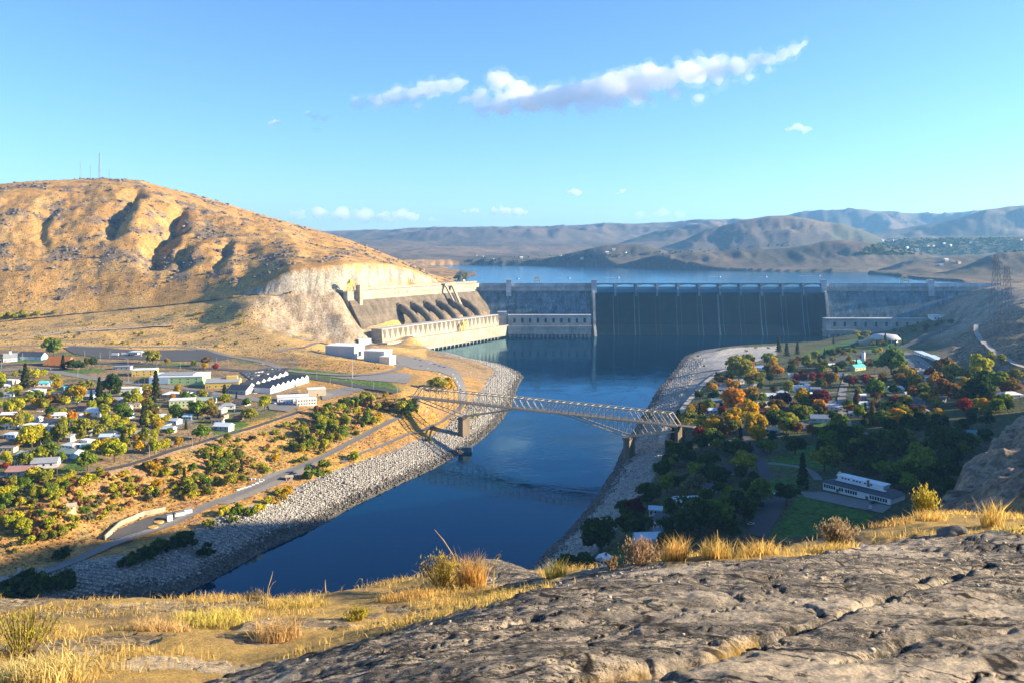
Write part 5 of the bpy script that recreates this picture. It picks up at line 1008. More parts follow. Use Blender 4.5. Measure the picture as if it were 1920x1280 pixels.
# right-hand public buildings
house(1562, 694, 42, 'tan', 'white', d=22, h=5.5, kind='flat', rz=.15, label='tan flat-roofed hall with white roof left of the turquoise sheds', cat='hall', name='hall', group=None, win=6)
house(1611, 694, 30, 'palegreen', 'turq', d=9, h=4, rz=.45, label='pale shed with long turquoise roof in the right-hand town', cat='shed', name='shed', group=None, rise=3); house(1608, 685, 18, 'teal', 'turq', d=8, h=4, rz=.45, label='smaller bright turquoise shed behind the long one', cat='shed', name='shed', group=None, rise=3)
p = G(1619, 680); e = empty('water_tank', p); MB().tube([(0, 0, -1), (0, 0, 15)], 2.4, 14).build('shell', TRIM, e, True); MB().tube([(0, 0, 15), (0, 0, 17)], [2.6, .4], 14).build('cap', rm('grey'), e, True); tag(e, 'slim white tank standing beside the turquoise sheds', 'tank')
p = G(1670, 644); e = empty('round_building', (p.x, p.y + 22, p.z)); FOOT.append((p.x, p.y + 22, 34)); MB().tube([(0, 0, -3), (0, 0, 5)], [23, 23], 24).build('glass_wall', GLASS_DK, e, True); MB().tube([(0, 0, 5), (0, 0, 6), (0, 0, 12), (0, 0, 13.5)], [24, 25, 19, 8], 24).build('drum_roof', wm('grey'), e, True)
for k in range(12): a = k * math.pi / 6; MB().bar((23.6 * math.cos(a), 23.6 * math.sin(a), -2), (26 * math.cos(a), 26 * math.sin(a), 6), .8).build('strut', TRIM, e)
ob('ramp_wing', [(-60, -8, -4), (-22, -8, -4), (-22, 8, -4), (-60, 8, -4), (-60, -8, -3), (-22, -8, 7), (-22, 8, 7), (-60, 8, -3)], [(0, 3, 2, 1), (4, 5, 6, 7), (0, 1, 5, 4), (1, 2, 6, 5), (2, 3, 7, 6), (3, 0, 4, 7)], wm('tan'), e); tag(e, 'round white visitor building with drum roof near the dam', 'building')
def motel_row():
    P = [G(1715, 664), G(1738, 671), (G(1758, 680)), G(1780, 686)]
    for i, (a, b) in enumerate(zip(P, P[1:])):
        m_ = (a + b) / 2; L = (b - a).length; e = empty('motel_wing', (m_.x, m_.y, m_.z + .5), math.atan2(b.y - a.y, b.x - a.x)); MB().box(-L / 2 + .3, L / 2 - .3, 0, 9, -3, 3.4).build('wall', wm('white'), e); MB().box(-L / 2, L / 2, -1.6, 9.4, 3.42, 4).build('roof', rm('blue'), e)
        for k in range(5): x = -L / 2 + L * (k + .5) / 5; MB().box(x - 1, x + 1, -.12, -.02, 0, 2.2).build('door', DOORM if k % 2 else GLASS_DK, e)
        tag(e, ['nearest-the-road wing of the curved white motel', 'middle wing of the curved white motel', 'end wing of the curved white motel by the orange trees'][i], 'motel', 'wings of the curved motel'); FOOT.append((m_.x, m_.y, L * .6))
motel_row()
# long white hall with clerestory
A, B = G(1543, 917), G(1670, 946); A.z = B.z = (A.z + B.z) / 2; u = B - A; L = u.length; e = empty('long_hall', A, math.atan2(u.y, u.x)); FOOT.append((A.x + u.x / 2 + 8, A.y + u.y / 2 + 8, 30)); hw = 17.0
MB().box(0, L, 0, hw, -2, 4.6).build('wall', wm('white'), e)
V = [(-.8, -.8, 4.5), (L + .8, -.8, 4.5), (L + .8, hw + .8, 4.5), (-.8, hw + .8, 4.5), (7, 5.2, 7.2), (L - 5, 5.2, 7.2), (L - 5, hw - 4, 7.2), (7, hw - 4, 7.2)]
ob('roof', V, [(0, 1, 5, 4), (1, 2, 6, 5), (2, 3, 7, 6), (3, 0, 4, 7), (4, 5, 6, 7)], rm('dark'), e); MB().box(7.2, L - 8, 5.6, hw - 4.6, 7.22, 9.6).build('clerestory', wm('white'), e); MB().box(6.8, L - 7, 5.0, hw - 4, 9.62, 10.1).build('upper_roof', rm('white'), e)
MB().box(7.3, L - 5.3, 2.8, 5.2, 7.0, 7.35).build('white_roof_strip', rm('white'), e); ob('cupola', [(5, 9, 7), (7.4, 9, 7), (7.4, 11.4, 7), (5, 11.4, 7), (5, 9, 10), (7.4, 9, 10), (7.4, 11.4, 10), (5, 11.4, 10), (6.2, 10.2, 11.6)], [(0, 1, 5, 4), (1, 2, 6, 5), (2, 3, 7, 6), (3, 0, 4, 7), (4, 5, 8), (5, 6, 8), (6, 7, 8), (7, 4, 8)], wm('palegreen'), e)
MB().box(-.6, .6, -.6, .6, 7, 11.4).build('chimney', BRICK, e).location = (L * .62, 5, 0)
for x0, n in ((1.5, 5), (12.5, 2), (17, 5), (L - 13.5, 7)):
    for k in range(n): wo = MB().box(-.62, .62, -.1, .05, 0, 2.1).build('window', GLASS_DK, e); wo.location = (x0 + k * 1.75, -.03, 1.4)
for k in range(9): MB().box(-.7, .7, -.06, .04, 0, .9).build('clerestory_window', GLASS_DK, e).location = (11 + k * 2.2 + (k // 3) * 1.4, 5.58, 8.2)
for x in (10.8, L - 16): MB().box(-.9, .9, -.12, .05, 0, 2.4).build('door', DOORM, e).location = (x, -.03, 0)
tag(e, 'long white hall with dark hipped roof and raised white clerestory', 'hall')
# fenced pump yard by the river road
Q = [G(x, y) for x, y in ((196, 1012), (225, 985), (270, 966), (310, 958))]; wv = MB()
for a, b in zip(Q, Q[1:]): wv.bar(a + Vector((0, 0, .2)), b + Vector((0, 0, .2)), .7, 5.6)
tag(wv.build('retaining_wall', CON_WARM), 'curved pale retaining wall at the foot of the scrubby bank', 'wall')
patch('pump_yard', [(200, 1010), (228, 990), (275, 970), (330, 958), (358, 956), (352, 968), (290, 995), (225, 1012)], ASPHALT, .45)
for i, (px, py, w, h_) in enumerate(((318, 976, 3.2, 4.0), (338, 966, 6, 2.4), (352, 962, 5, 2.8), (330, 968, 2, 2))):
    p = G(px, py); e = empty('pump_cabinet', p, .6); MB().box(-w / 2, w / 2, -1.3, 1.3, -.5, h_).build('casing', wm('white' if i != 3 else 'grey'), e); MB().box(-w / 2 - .1, w / 2 + .1, -1.4, 1.4, h_ + .01, h_ + .15).build('lid', rm('grey'), e); tag(e, ['tall pale cabinet in the fenced pump yard', 'long low white cabinet in the pump yard', 'white container at the end of the pump yard', 'small grey cabinet in the pump yard'][i], 'cabinet')
for i, (px, py) in enumerate(((287, 989), (298, 979))):
    p = G(px, py); o = MB().tube([(0, 0, -.4), (0, 0, .9)], 3.0, 16).build('tank_lid', mat('orange tank lid', (.62, .36, .08), .7)); o.location = p; tag(o, ['lower round orange lid in the pump yard', 'upper round orange lid in the pump yard'][i], 'tank lid')
def fence(px, label, h_=2.2):
    P = dense([G(x, y) for x, y in px], 3.2); e = empty('wire_fence', P[0]); o = P[0]
    for q in P: q.z = gh(q.x, q.y); MB().bar(q - o, q - o + Vector((0, 0, h_)), .12).build('post', rm('grey'), e)
    r_ = MB()
    for z in (.3, h_ * .55, h_ - .1):
        r_ = MB()
        for a, b in zip(P, P[1:]): r_.bar(a - o + Vector((0, 0, z)), b - o + Vector((0, 0, z)), .07)
        r_.build('rail', rm('grey'), e)
    return tag(e, label, 'fence')
fence([(205, 1016), (232, 1012), (290, 995), (345, 972), (360, 962)], 'wire fence along the river side of the pump yard')
fence([(205, 886), (300, 857), (400, 826), (500, 797), (562, 775)], 'low rail along the road on top of the scrubby bank', 1.0)
fence([(615, 724), (660, 733), (700, 738)], 'fence below the grass strip beside the highway', 1.2)
for i, (px, py) in enumerate([(447, 919), (454, 917), (461, 915), (468, 913), (475, 910), (482, 907), (489, 904), (492, 901), (484, 900), (476, 899), (469, 899)]):
    p = G(px, py); o = MB().box(-1.2, 1.2, -.35, .35, -.3, .8).build('concrete_barrier', wm('white')); o.location = p + Vector((0, 0, .45)); o.rotation_euler.z = .5 if i < 7 else -.2; later(o, 'white concrete barrier', 'barrier', 'barriers at the turnaround')
# ------------------------------------------------------------------ trees and shrubs
def leaf2(name, c1, c2, transl=.4, sc=.22, split=.5):
    """foliage that turns from one colour to another through the crown"""
    m, nt, b = node_mat(name); L = nt.links; ge = nn(nt, 'ShaderNodeNewGeometry'); oi = nn(nt, 'ShaderNodeObjectInfo')
    no = nn(nt, 'ShaderNodeTexNoise'); no.inputs['Scale'].default_value = sc; no.inputs['Detail'].default_value = 3; L.new(ge.outputs['Position'], no.inputs['Vector'])
    sh = nn(nt, 'ShaderNodeMapRange'); sh.inputs[3].default_value = -.18; sh.inputs[4].default_value = .18; L.new(oi.outputs['Random'], sh.inputs[0])
    ad = nn(nt, 'ShaderNodeMath', operation='ADD'); L.new(no.outputs['Fac'], ad.inputs[0]); L.new(sh.outputs[0], ad.inputs[1])
    mr = nn(nt, 'ShaderNodeMapRange'); mr.inputs[1].default_value = split - .13; mr.inputs[2].default_value = split + .13; L.new(ad.outputs[0], mr.inputs[0])
    mx = nn(nt, 'ShaderNodeMix', data_type='RGBA'); mx.inputs[6].default_value = rgb(c1); mx.inputs[7].default_value = rgb(c2); L.new(mr.outputs[0], mx.inputs[0])
    r1 = nn(nt, 'ShaderNodeMapRange'); r1.inputs[3].default_value = .6; r1.inputs[4].default_value = 1.4; L.new(ge.outputs['Random Per Island'], r1.inputs[0])
    s = nn(nt, 'ShaderNodeVectorMath', operation='SCALE'); L.new(mx.outputs[2], s.inputs[0]); L.new(r1.outputs[0], s.inputs['Scale'])
    df = nn(nt, 'ShaderNodeBsdfDiffuse'); tr = nn(nt, 'ShaderNodeBsdfTranslucent'); L.new(s.outputs[0], df.inputs[0]); L.new(s.outputs[0], tr.inputs[0])
    mi = nn(nt, 'ShaderNodeMixShader'); mi.inputs[0].default_value = transl; L.new(df.outputs[0], mi.inputs[1]); L.new(tr.outputs[0], mi.inputs[2]); L.new(mi.outputs[0], nt.nodes['Material Output'].inputs['Surface']); nt.nodes.remove(b); return m
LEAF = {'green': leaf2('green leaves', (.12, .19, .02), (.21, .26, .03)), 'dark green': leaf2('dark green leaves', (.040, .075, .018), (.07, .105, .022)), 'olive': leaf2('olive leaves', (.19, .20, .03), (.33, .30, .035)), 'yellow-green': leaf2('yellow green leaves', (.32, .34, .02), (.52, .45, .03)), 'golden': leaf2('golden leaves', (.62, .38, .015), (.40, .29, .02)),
        'orange': leaf2('orange leaves', (.56, .24, .02), (.42, .27, .03)), 'red': leaf2('red leaves', (.33, .045, .03), (.22, .06, .03)), 'dark red': leaf2('dark red leaves', (.09, .016, .02), (.14, .03, .03)), 'rusty': leaf2('rusty leaves', (.28, .13, .04), (.16, .12, .03)), 'grey-green': leaf2('grey green leaves', (.13, .13, .075), (.20, .18, .09)), 'russet': leaf2('russet brown shrub leaves', (.26, .12, .05), (.32, .19, .06)), 'conifer': leaf2('conifer needles', (.028, .045, .016), (.060, .062, .022))}
BARK = mat('bark', (.10, .075, .055), .95, .3, 2)
def quads(P, N, size, r):
    n = len(P); a = r.randn(n, 3); t = np.cross(N, a); t /= np.linalg.norm(t, axis=1)[:, None] + 1e-9; b = np.cross(N, t); s = (size * (.6 + .8 * r.rand(n)))[:, None] / 2; k = (.6 + .7 * r.rand(n))[:, None]
    V = np.stack([P - t * s - b * s * k, P + t * s - b * s * k * .8, P + t * s * .8 + b * s * k, P - t * s * .9 + b * s * k], 1).reshape(-1, 3); return V, np.arange(4 * n).reshape(-1, 4)
def crown_geo(kind, seed):
    r = np.random.RandomState(seed)
    def unit(n): v = r.randn(n, 3); return v / np.linalg.norm(v, axis=1)[:, None]
    if kind in ('broad', 'wide', 'shrub'):
        H, Rx, cz, nl, n = {'broad': (4.1, 4.2, 5.2, 15, 1500), 'wide': (3.6, 5.3, 4.7, 19, 1900), 'shrub': (1.35, 2.3, 1.2, 10, 460)}[kind]
        u = unit(nl); lob = u * np.array([Rx, Rx, H]) * (.32 + .48 * r.rand(nl, 1)); lob[:, 2] += cz; lr = (.26 + .3 * r.rand(nl)) * min(Rx, H) * 1.1
        P, N = [], []
        for c, q in zip(lob, lr):
            k = int(n / nl); d = unit(k); d[:, 2] = np.where(d[:, 2] < -.35, -d[:, 2], d[:, 2]); P.append(c + d * (q * (.62 + .55 * r.rand(k)))[:, None] * np.array([1, 1, .9])); N.append(d + .55 * r.randn(k, 3))
        P = np.concatenate(P); N = np.concatenate(N); sz = .72 if kind != 'shrub' else .42
    elif kind == 'conifer':
        n = 620; z = r.rand(n) ** .8; R = 3.0 * (1 - z) ** .85 * (.75 + .3 * np.sin(z * 40)) + .12; a = r.rand(n) * 6.283; q = R * np.sqrt(.35 + .65 * r.rand(n)); P = np.stack([q * np.cos(a), q * np.sin(a), 1 + z * 11.5 - .25 * q], 1); N = np.stack([np.cos(a), np.sin(a), .7 + 0 * a], 1) + .4 * r.randn(n, 3); sz = .85
    else:                                              # columnar
        n = 380; z = r.rand(n); R = 1.25 * np.sin(np.pi * np.clip(z * .93 + .06, 0, 1)) ** .6; a = r.rand(n) * 6.283; q = R * np.sqrt(.5 + .5 * r.rand(n)); P = np.stack([q * np.cos(a), q * np.sin(a), .6 + z * 8.6], 1); N = np.stack([np.cos(a), np.sin(a), .5 + 0 * a], 1) + .4 * r.randn(n, 3); sz = .7
    N /= np.linalg.norm(N, axis=1)[:, None]; return quads(P, N, sz, r)
def trunk_geo(kind, seed):
    rr = random.Random(seed); m_ = MB()
    if kind == 'shrub':
        for _ in range(4): a = rr.uniform(0, 6.28); m_.tube([(0, 0, -.3), (math.cos(a) * .8, math.sin(a) * .8, 1.4)], [.09, .04], 4)
    elif kind in ('broad', 'wide'):
        m_.tube([(0, 0, -.8), (rr.uniform(-.2, .2), rr.uniform(-.2, .2), 2.4), (rr.uniform(-.3, .3), rr.uniform(-.3, .3), 5)], [.34, .25, .14], 6)
        for _ in range(5): a = rr.uniform(0, 6.28); m_.tube([(0, 0, rr.uniform(2, 3)), (math.cos(a) * 1.2, math.sin(a) * 1.2, 4.4), (math.cos(a) * 2.2, math.sin(a) * 2.2, rr.uniform(5.5, 7))], [.16, .10, .05], 5)
    else: m_.tube([(0, 0, -.8), (0, 0, 10 if kind == 'conifer' else 6)], [.26, .05], 6)
    return m_
NVAR = {'broad': 6, 'wide': 4, 'shrub': 6, 'conifer': 4, 'column': 2}; BASEH = {'broad': 9.6, 'wide': 8.8, 'shrub': 2.8, 'conifer': 12.6, 'column': 9.2}
GEO, CM, TM = {}, {}, {}
for k, n in NVAR.items():
    for i in range(n): GEO[k, i] = crown_geo(k, 300 + 10 * len(GEO)); TM[k, i] = trunk_geo(k, 70 + len(TM)).mesh('trunk', BARK)
def crown_mesh(k, i, c):
    if (k, i, c) not in CM: V, F = GEO[k, i]; CM[k, i, c] = np_mesh('crown', V, F, LEAF[c])
    return CM[k, i, c]
KN = {'broad': 'broadleaf_tree', 'wide': 'broadleaf_tree', 'shrub': 'shrub', 'conifer': 'conifer_tree', 'column': 'columnar_tree'}
TREES = []; TR = random.Random(99)
def plant(x, y, kind, col, hgt, z=None):
    z = gh(x, y) if z is None else z; i = TR.randrange(NVAR[kind]); s = hgt / BASEH[kind]; e = empty('dark_green_tree' if kind in ('broad', 'wide') and col == 'dark green' else 'yellow_green_tree' if kind in ('broad', 'wide') and col == 'yellow-green' else ('autumn_tree' if kind in ('broad', 'wide') and col in ('golden', 'orange', 'red', 'dark red', 'rusty') else KN[kind]), (x, y, z), TR.uniform(0, 6.28)); w = TR.uniform(.88, 1.15); e.scale = (s * w, s * w, s)  # broadleaf trees of one sort, split into names by leaf colour alone
    link(bpy.data.objects.new('trunk', TM[kind, i]), e); link(bpy.data.objects.new('crown', crown_mesh(kind, i, col)), e)
    TREES.append((x, y, hgt * .33)); size = ('tall ' if hgt > 13 else ('small ' if hgt < 6 else '')) if kind != 'shrub' else ('large ' if hgt > 4 else '')
    nm = {'broad': 'broadleaf tree', 'wide': 'spreading tree', 'shrub': 'shrub', 'conifer': 'conifer', 'column': 'columnar tree'}[kind]; cn = 'dark' if col == 'conifer' else col
    return later(e, f'{size}{cn} {nm}', 'shrub' if kind == 'shrub' else 'tree', {'shrub': 'shrubs on the dry banks and field', 'conifer': 'conifers', 'column': 'columnar trees'}.get(kind, 'broadleaf trees of the two towns'))
_rp = np.array(ROADP)
def more_houses():
    HR = random.Random(31); poly = [(0, 722), (60, 712), (130, 726), (215, 742), (330, 770), (400, 765), (480, 775), (400, 795), (300, 815), (235, 835), (120, 848), (0, 862)]; n = 0
    for _ in range(900):
        px, py = HR.uniform(0, 480), HR.uniform(712, 862)
        if n >= 26: break
        if not pip(px, py, poly): continue
        g = G(px, py)
        if any((a - g.x) ** 2 + (b - g.y - 4) ** 2 < (q * .75 + 7) ** 2 for a, b, q in FOOT): continue
        if np.any((_rp[:, 0] - g.x) ** 2 + (_rp[:, 1] - g.y - 4) ** 2 < (_rp[:, 2] + 5) ** 2): continue
        house(px, py, HR.uniform(9, 14) * FPX / g.y, HR.choice(['white', 'white', 'cream', 'blue', 'tan', 'grey']), HR.choice(['white', 'white', 'grey', 'blue', 'green', 'brown', 'dark']), kind=HR.choice(['gable', 'gable', 'hip', 'flat'])); n += 1
    poly = [(1310, 760), (1345, 720), (1480, 700), (1700, 705), (1880, 725), (1890, 765), (1700, 790), (1560, 800), (1400, 820), (1320, 810)]; n = 0
    for _ in range(900):
        px, py = HR.uniform(1310, 1890), HR.uniform(700, 820)
        if n >= 20: break
        if not pip(px, py, poly): continue
        g = G(px, py)
        if any((a - g.x) ** 2 + (b - g.y - 4) ** 2 < (q * .75 + 8) ** 2 for a, b, q in FOOT): continue
        if np.any((_rp[:, 0] - g.x) ** 2 + (_rp[:, 1] - g.y - 4) ** 2 < (_rp[:, 2] + 5) ** 2): continue
        house(px, py, HR.uniform(10, 15) * FPX / g.y, HR.choice(['white', 'white', 'blue', 'cream']), HR.choice(['white', 'slate', 'blue', 'grey', 'dark']), kind=HR.choice(['gable', 'gable', 'hip'])); n += 1
more_houses(); _ft = np.array(FOOT); _ft[:, 2] *= .68
def clear(x, y, r_=1.5, roads=True):
    if roads and np.any((_rp[:, 0] - x) ** 2 + (_rp[:, 1] - y) ** 2 < (_rp[:, 2] + r_) ** 2): return False
    if np.any((_ft[:, 0] - x) ** 2 + (_ft[:, 1] - y) ** 2 < _ft[:, 2] ** 2): return False
    return not any(pip(x, y, p) for p in PATCHP)
def fill(poly, n, mix, hr, gap=.75, ymin=300, roads=True, tries=14):
    xs, ys = [p[0] for p in poly], [p[1] for p in poly]; done = 0; wts = [m[2] for m in mix]
    for _ in range(n * tries):
        if done >= n: break
        px, py = TR.uniform(min(xs), max(xs)), TR.uniform(min(ys), max(ys))
        if not pip(px, py, poly): continue
        g = G(px, py, ymin); k, c, _w = TR.choices(mix, wts)[0]; h_ = TR.uniform(*hr) * (1.15 if k == 'conifer' else 1)
        if g.z < .8 or not clear(g.x, g.y, 1.0 if k != 'shrub' else .3, roads): continue
        rad = h_ * (.34 if k != 'shrub' else .5)
        if any((a - g.x) ** 2 + (b - g.y) ** 2 < ((rad + q) * gap) ** 2 for a, b, q in TREES): continue
        plant(g.x, g.y, k, c, h_, g.z); done += 1
    return done
def at(px, py, hpx, kind, col): g = G(px, py); plant(g.x, g.y, kind, col, hpx * g.y / FPX * (1.18 if px > 1280 and py < 800 else 1.0), g.z)
# trees one can pick out in the photograph (foot px, height px)
for q in [(101, 667, 34, 'wide', 'green'), (118, 692, 27, 'conifer', 'conifer'), (137, 694, 22, 'wide', 'dark green'), (152, 693, 20, 'broad', 'dark green'), (175, 689, 18, 'broad', 'dark green'), (165, 686, 16, 'broad', 'olive'), (47, 727, 46, 'conifer', 'conifer'), (64, 714, 24, 'broad', 'yellow-green'), (81, 707, 15, 'broad', 'yellow-green'), (186, 757, 50, 'conifer', 'conifer'), (206, 744, 44, 'broad', 'dark green'), (292, 745, 50, 'conifer', 'conifer'), (286, 682, 27, 'wide', 'olive'), (313, 684, 12, 'broad', 'orange'), (143, 752, 33, 'wide', 'golden'), (112, 760, 27, 'broad', 'rusty'), (26, 776, 34, 'wide', 'yellow-green'), (84, 766, 22, 'wide', 'olive'), (135, 794, 30, 'broad', 'orange'), (155, 818, 36, 'wide', 'olive'), (110, 832, 42, 'wide', 'olive'), (60, 838, 42, 'wide', 'yellow-green'), (250, 762, 34, 'broad', 'yellow-green'), (225, 786, 32, 'wide', 'green'), (200, 800, 30, 'broad', 'yellow-green'),
          (268, 800, 40, 'conifer', 'conifer'), (364, 688, 14, 'broad', 'green'), (387, 686, 18, 'broad', 'rusty'), (384, 692, 12, 'broad', 'golden'), (404, 695, 14, 'broad', 'red'), (370, 784, 34, 'wide', 'green'), (395, 786, 26, 'broad', 'rusty'), (330, 782, 26, 'broad', 'green'), (421, 744, 24, 'column', 'conifer'), (443, 748, 14, 'conifer', 'conifer'), (496, 770, 30, 'broad', 'yellow-green'), (412, 792, 18, 'column', 'conifer'), (470, 790, 30, 'wide', 'olive'), (375, 826, 30, 'wide', 'green'), (215, 866, 46, 'wide', 'yellow-green'), (290, 850, 30, 'wide', 'yellow-green'), (262, 850, 26, 'broad', 'golden'), (165, 882, 40, 'wide', 'green'), (10, 870, 26, 'broad', 'yellow-green'), (335, 838, 24, 'broad', 'orange'), (310, 845, 22, 'broad', 'yellow-green'), (90, 905, 10, 'broad', 'dark green'), (2, 728, 30, 'broad', 'yellow-green'), (345, 755, 22, 'broad', 'green'), (10, 880, 14, 'broad', 'red'),
          (823, 738, 34, 'wide', 'olive'), (836, 738, 34, 'broad', 'golden'), (890, 786, 14, 'shrub', 'yellow-green'), (805, 828, 12, 'shrub', 'olive'), (770, 780, 26, 'broad', 'green'), (752, 775, 24, 'broad', 'yellow-green'),
          (1272, 830, 62, 'conifer', 'conifer'), (1262, 842, 42, 'conifer', 'conifer'), (1311, 805, 20, 'broad', 'yellow-green'), (1335, 820, 36, 'broad', 'golden'), (1352, 818, 28, 'wide', 'rusty'), (1372, 800, 36, 'wide', 'golden'), (1374, 775, 40, 'broad', 'orange'), (1403, 756, 32, 'broad', 'orange'), (1404, 790, 36, 'wide', 'golden'), (1415, 815, 44, 'wide', 'golden'), (1420, 832, 34, 'broad', 'golden'), (1386, 720, 42, 'broad', 'olive'), (1370, 712, 34, 'conifer', 'conifer'), (1412, 715, 22, 'broad', 'golden'), (1424, 722, 20, 'broad', 'olive'), (1450, 690, 18, 'broad', 'golden'), (1402, 686, 20, 'wide', 'olive'), (1438, 684, 20, 'wide', 'green'), (1460, 660, 24, 'conifer', 'dark green'), (1475, 668, 24, 'conifer', 'conifer'), (1495, 664, 22, 'conifer', 'conifer'), (1458, 708, 22, 'wide', 'orange'), (1478, 742, 24, 'broad', 'olive'), (1510, 690, 22, 'wide', 'olive'), (1488, 692, 16, 'broad', 'rusty'), (1493, 718, 16, 'broad', 'red'), (1508, 718, 16, 'broad', 'red'), (1524, 719, 18, 'broad', 'red'), (1540, 718, 18, 'broad', 'red'), (1556, 723, 22, 'broad', 'rusty'), (1505, 764, 32, 'wide', 'golden'), (1468, 764, 28, 'wide', 'dark red'), (1518, 762, 24, 'wide', 'dark red'), (1543, 766, 30, 'wide', 'dark red'), (1478, 802, 34, 'wide', 'olive'),
          (1600, 725, 18, 'wide', 'red'), (1624, 724, 20, 'broad', 'red'), (1640, 750, 36, 'wide', 'green'), (1655, 722, 20, 'broad', 'rusty'), (1672, 702, 44, 'wide', 'green'), (1699, 712, 24, 'wide', 'golden'), (1684, 722, 20, 'wide', 'rusty'), (1716, 728, 30, 'wide', 'golden'), (1770, 706, 34, 'wide', 'rusty'), (1790, 716, 32, 'wide', 'olive'), (1752, 728, 24, 'broad', 'orange'), (1778, 752, 36, 'wide', 'rusty'), (1800, 760, 30, 'wide', 'rusty'), (1840, 712, 42, 'wide', 'yellow-green'), (1865, 735, 36, 'wide', 'green'), (1838, 758, 54, 'broad', 'dark green'), (1905, 712, 20, 'wide', 'olive'), (1834, 770, 20, 'broad', 'yellow-green'), (1668, 790, 18, 'broad', 'yellow-green'), (1680, 792, 24, 'broad', 'orange'), (1636, 795, 38, 'conifer', 'rusty'), (1605, 765, 30, 'conifer', 'conifer'), (1570, 815, 40, 'broad', 'olive'), (1695, 788, 28, 'wide', 'olive'), (1860, 680, 20, 'broad', 'olive'), (1877, 684, 18, 'broad', 'olive'), (1608, 634, 12, 'broad', 'yellow-green'), (1622, 634, 12, 'wide', 'olive'), (1660, 648, 20, 'conifer', 'dark green'),
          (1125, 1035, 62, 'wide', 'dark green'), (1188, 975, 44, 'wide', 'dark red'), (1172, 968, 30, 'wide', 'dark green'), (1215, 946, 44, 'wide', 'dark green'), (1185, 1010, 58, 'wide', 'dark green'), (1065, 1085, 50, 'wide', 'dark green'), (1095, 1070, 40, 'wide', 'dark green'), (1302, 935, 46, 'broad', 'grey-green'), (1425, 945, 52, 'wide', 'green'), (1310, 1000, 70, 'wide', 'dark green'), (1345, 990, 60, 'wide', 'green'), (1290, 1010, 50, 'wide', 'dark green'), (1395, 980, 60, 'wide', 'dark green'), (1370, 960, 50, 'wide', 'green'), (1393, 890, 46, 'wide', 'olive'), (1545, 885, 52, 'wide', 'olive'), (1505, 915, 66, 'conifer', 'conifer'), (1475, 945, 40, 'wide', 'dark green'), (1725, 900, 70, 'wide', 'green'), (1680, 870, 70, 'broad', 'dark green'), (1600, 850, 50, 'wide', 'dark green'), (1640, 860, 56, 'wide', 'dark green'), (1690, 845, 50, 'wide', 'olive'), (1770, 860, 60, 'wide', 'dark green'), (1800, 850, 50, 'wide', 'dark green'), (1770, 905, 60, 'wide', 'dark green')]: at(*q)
GREENS = [('wide', 'green', 2), ('broad', 'olive', 2), ('broad', 'yellow-green', 3), ('wide', 'yellow-green', 2), ('broad', 'golden', 1.2), ('broad', 'orange', .8), ('broad', 'rusty', .8), ('conifer', 'conifer', .8), ('broad', 'dark green', 1)]
fill([(0, 705), (60, 700), (130, 712), (220, 728), (400, 745), (470, 765), (380, 800), (300, 825), (220, 850), (120, 870), (0, 880)], 140, GREENS, (6.5, 11), .48, tries=22)
SHR = [('shrub', 'yellow-green', 3), ('shrub', 'olive', 2), ('shrub', 'russet', 2), ('shrub', 'golden', 1.2), ('shrub', 'green', 1), ('shrub', 'grey-green', 1.4)]
fill([(590, 770), (640, 755), (700, 742), (765, 750), (785, 775), (760, 790), (690, 800), (640, 832), (560, 862), (540, 850), (570, 810)], 85, [('broad', 'yellow-green', 4), ('wide', 'olive', 2), ('broad', 'golden', 1), ('broad', 'green', 2), ('wide', 'green', 2), ('conifer', 'conifer', .5), ('broad', 'rusty', .8)], (6.5, 10.5), .4, tries=30)
fill([(330, 900), (400, 850), (455, 855), (470, 900), (440, 925), (340, 945), (320, 930)], 30, [('wide', 'green', 3), ('broad', 'olive', 3), ('broad', 'yellow-green', 2), ('conifer', 'conifer', 1)], (6, 9.5), .4, tries=30)
fill([(0, 910), (110, 885), (205, 890), (150, 930), (60, 960), (0, 975)], 26, [('wide', 'green', 2), ('broad', 'olive', 2), ('wide', 'yellow-green', 3)], (5.5, 9), .55)
fill([(0, 975), (100, 980), (150, 1000), (90, 1020), (0, 1030)], 8, [('wide', 'yellow-green', 3), ('broad', 'olive', 1)], (6, 9), .7)
fill([(0, 905), (205, 892), (560, 780), (700, 748), (770, 770), (700, 800), (600, 856), (500, 888), (400, 925), (240, 950), (150, 1000), (0, 1045)], 215, SHR, (2.8, 5.6), .45, tries=22)
fill([(200, 905), (330, 860), (480, 810), (560, 790), (590, 800), (540, 850), (440, 880), (320, 930), (220, 945)], 16, [('broad', 'yellow-green', 3), ('broad', 'olive', 2), ('wide', 'green', 1), ('broad', 'golden', 1)], (4.5, 7.5), .5, tries=25)
fill([(380, 1000), (390, 975), (450, 955), (480, 950), (490, 965), (440, 985), (400, 1002)], 9, [('shrub', 'yellow-green', 2), ('shrub', 'green', 1)], (5, 7), .5); fill([(480, 955), (500, 940), (545, 912), (560, 915), (530, 940), (500, 960)], 7, [('shrub', 'yellow-green', 2), ('shrub', 'golden', 1)], (4, 6), .5)
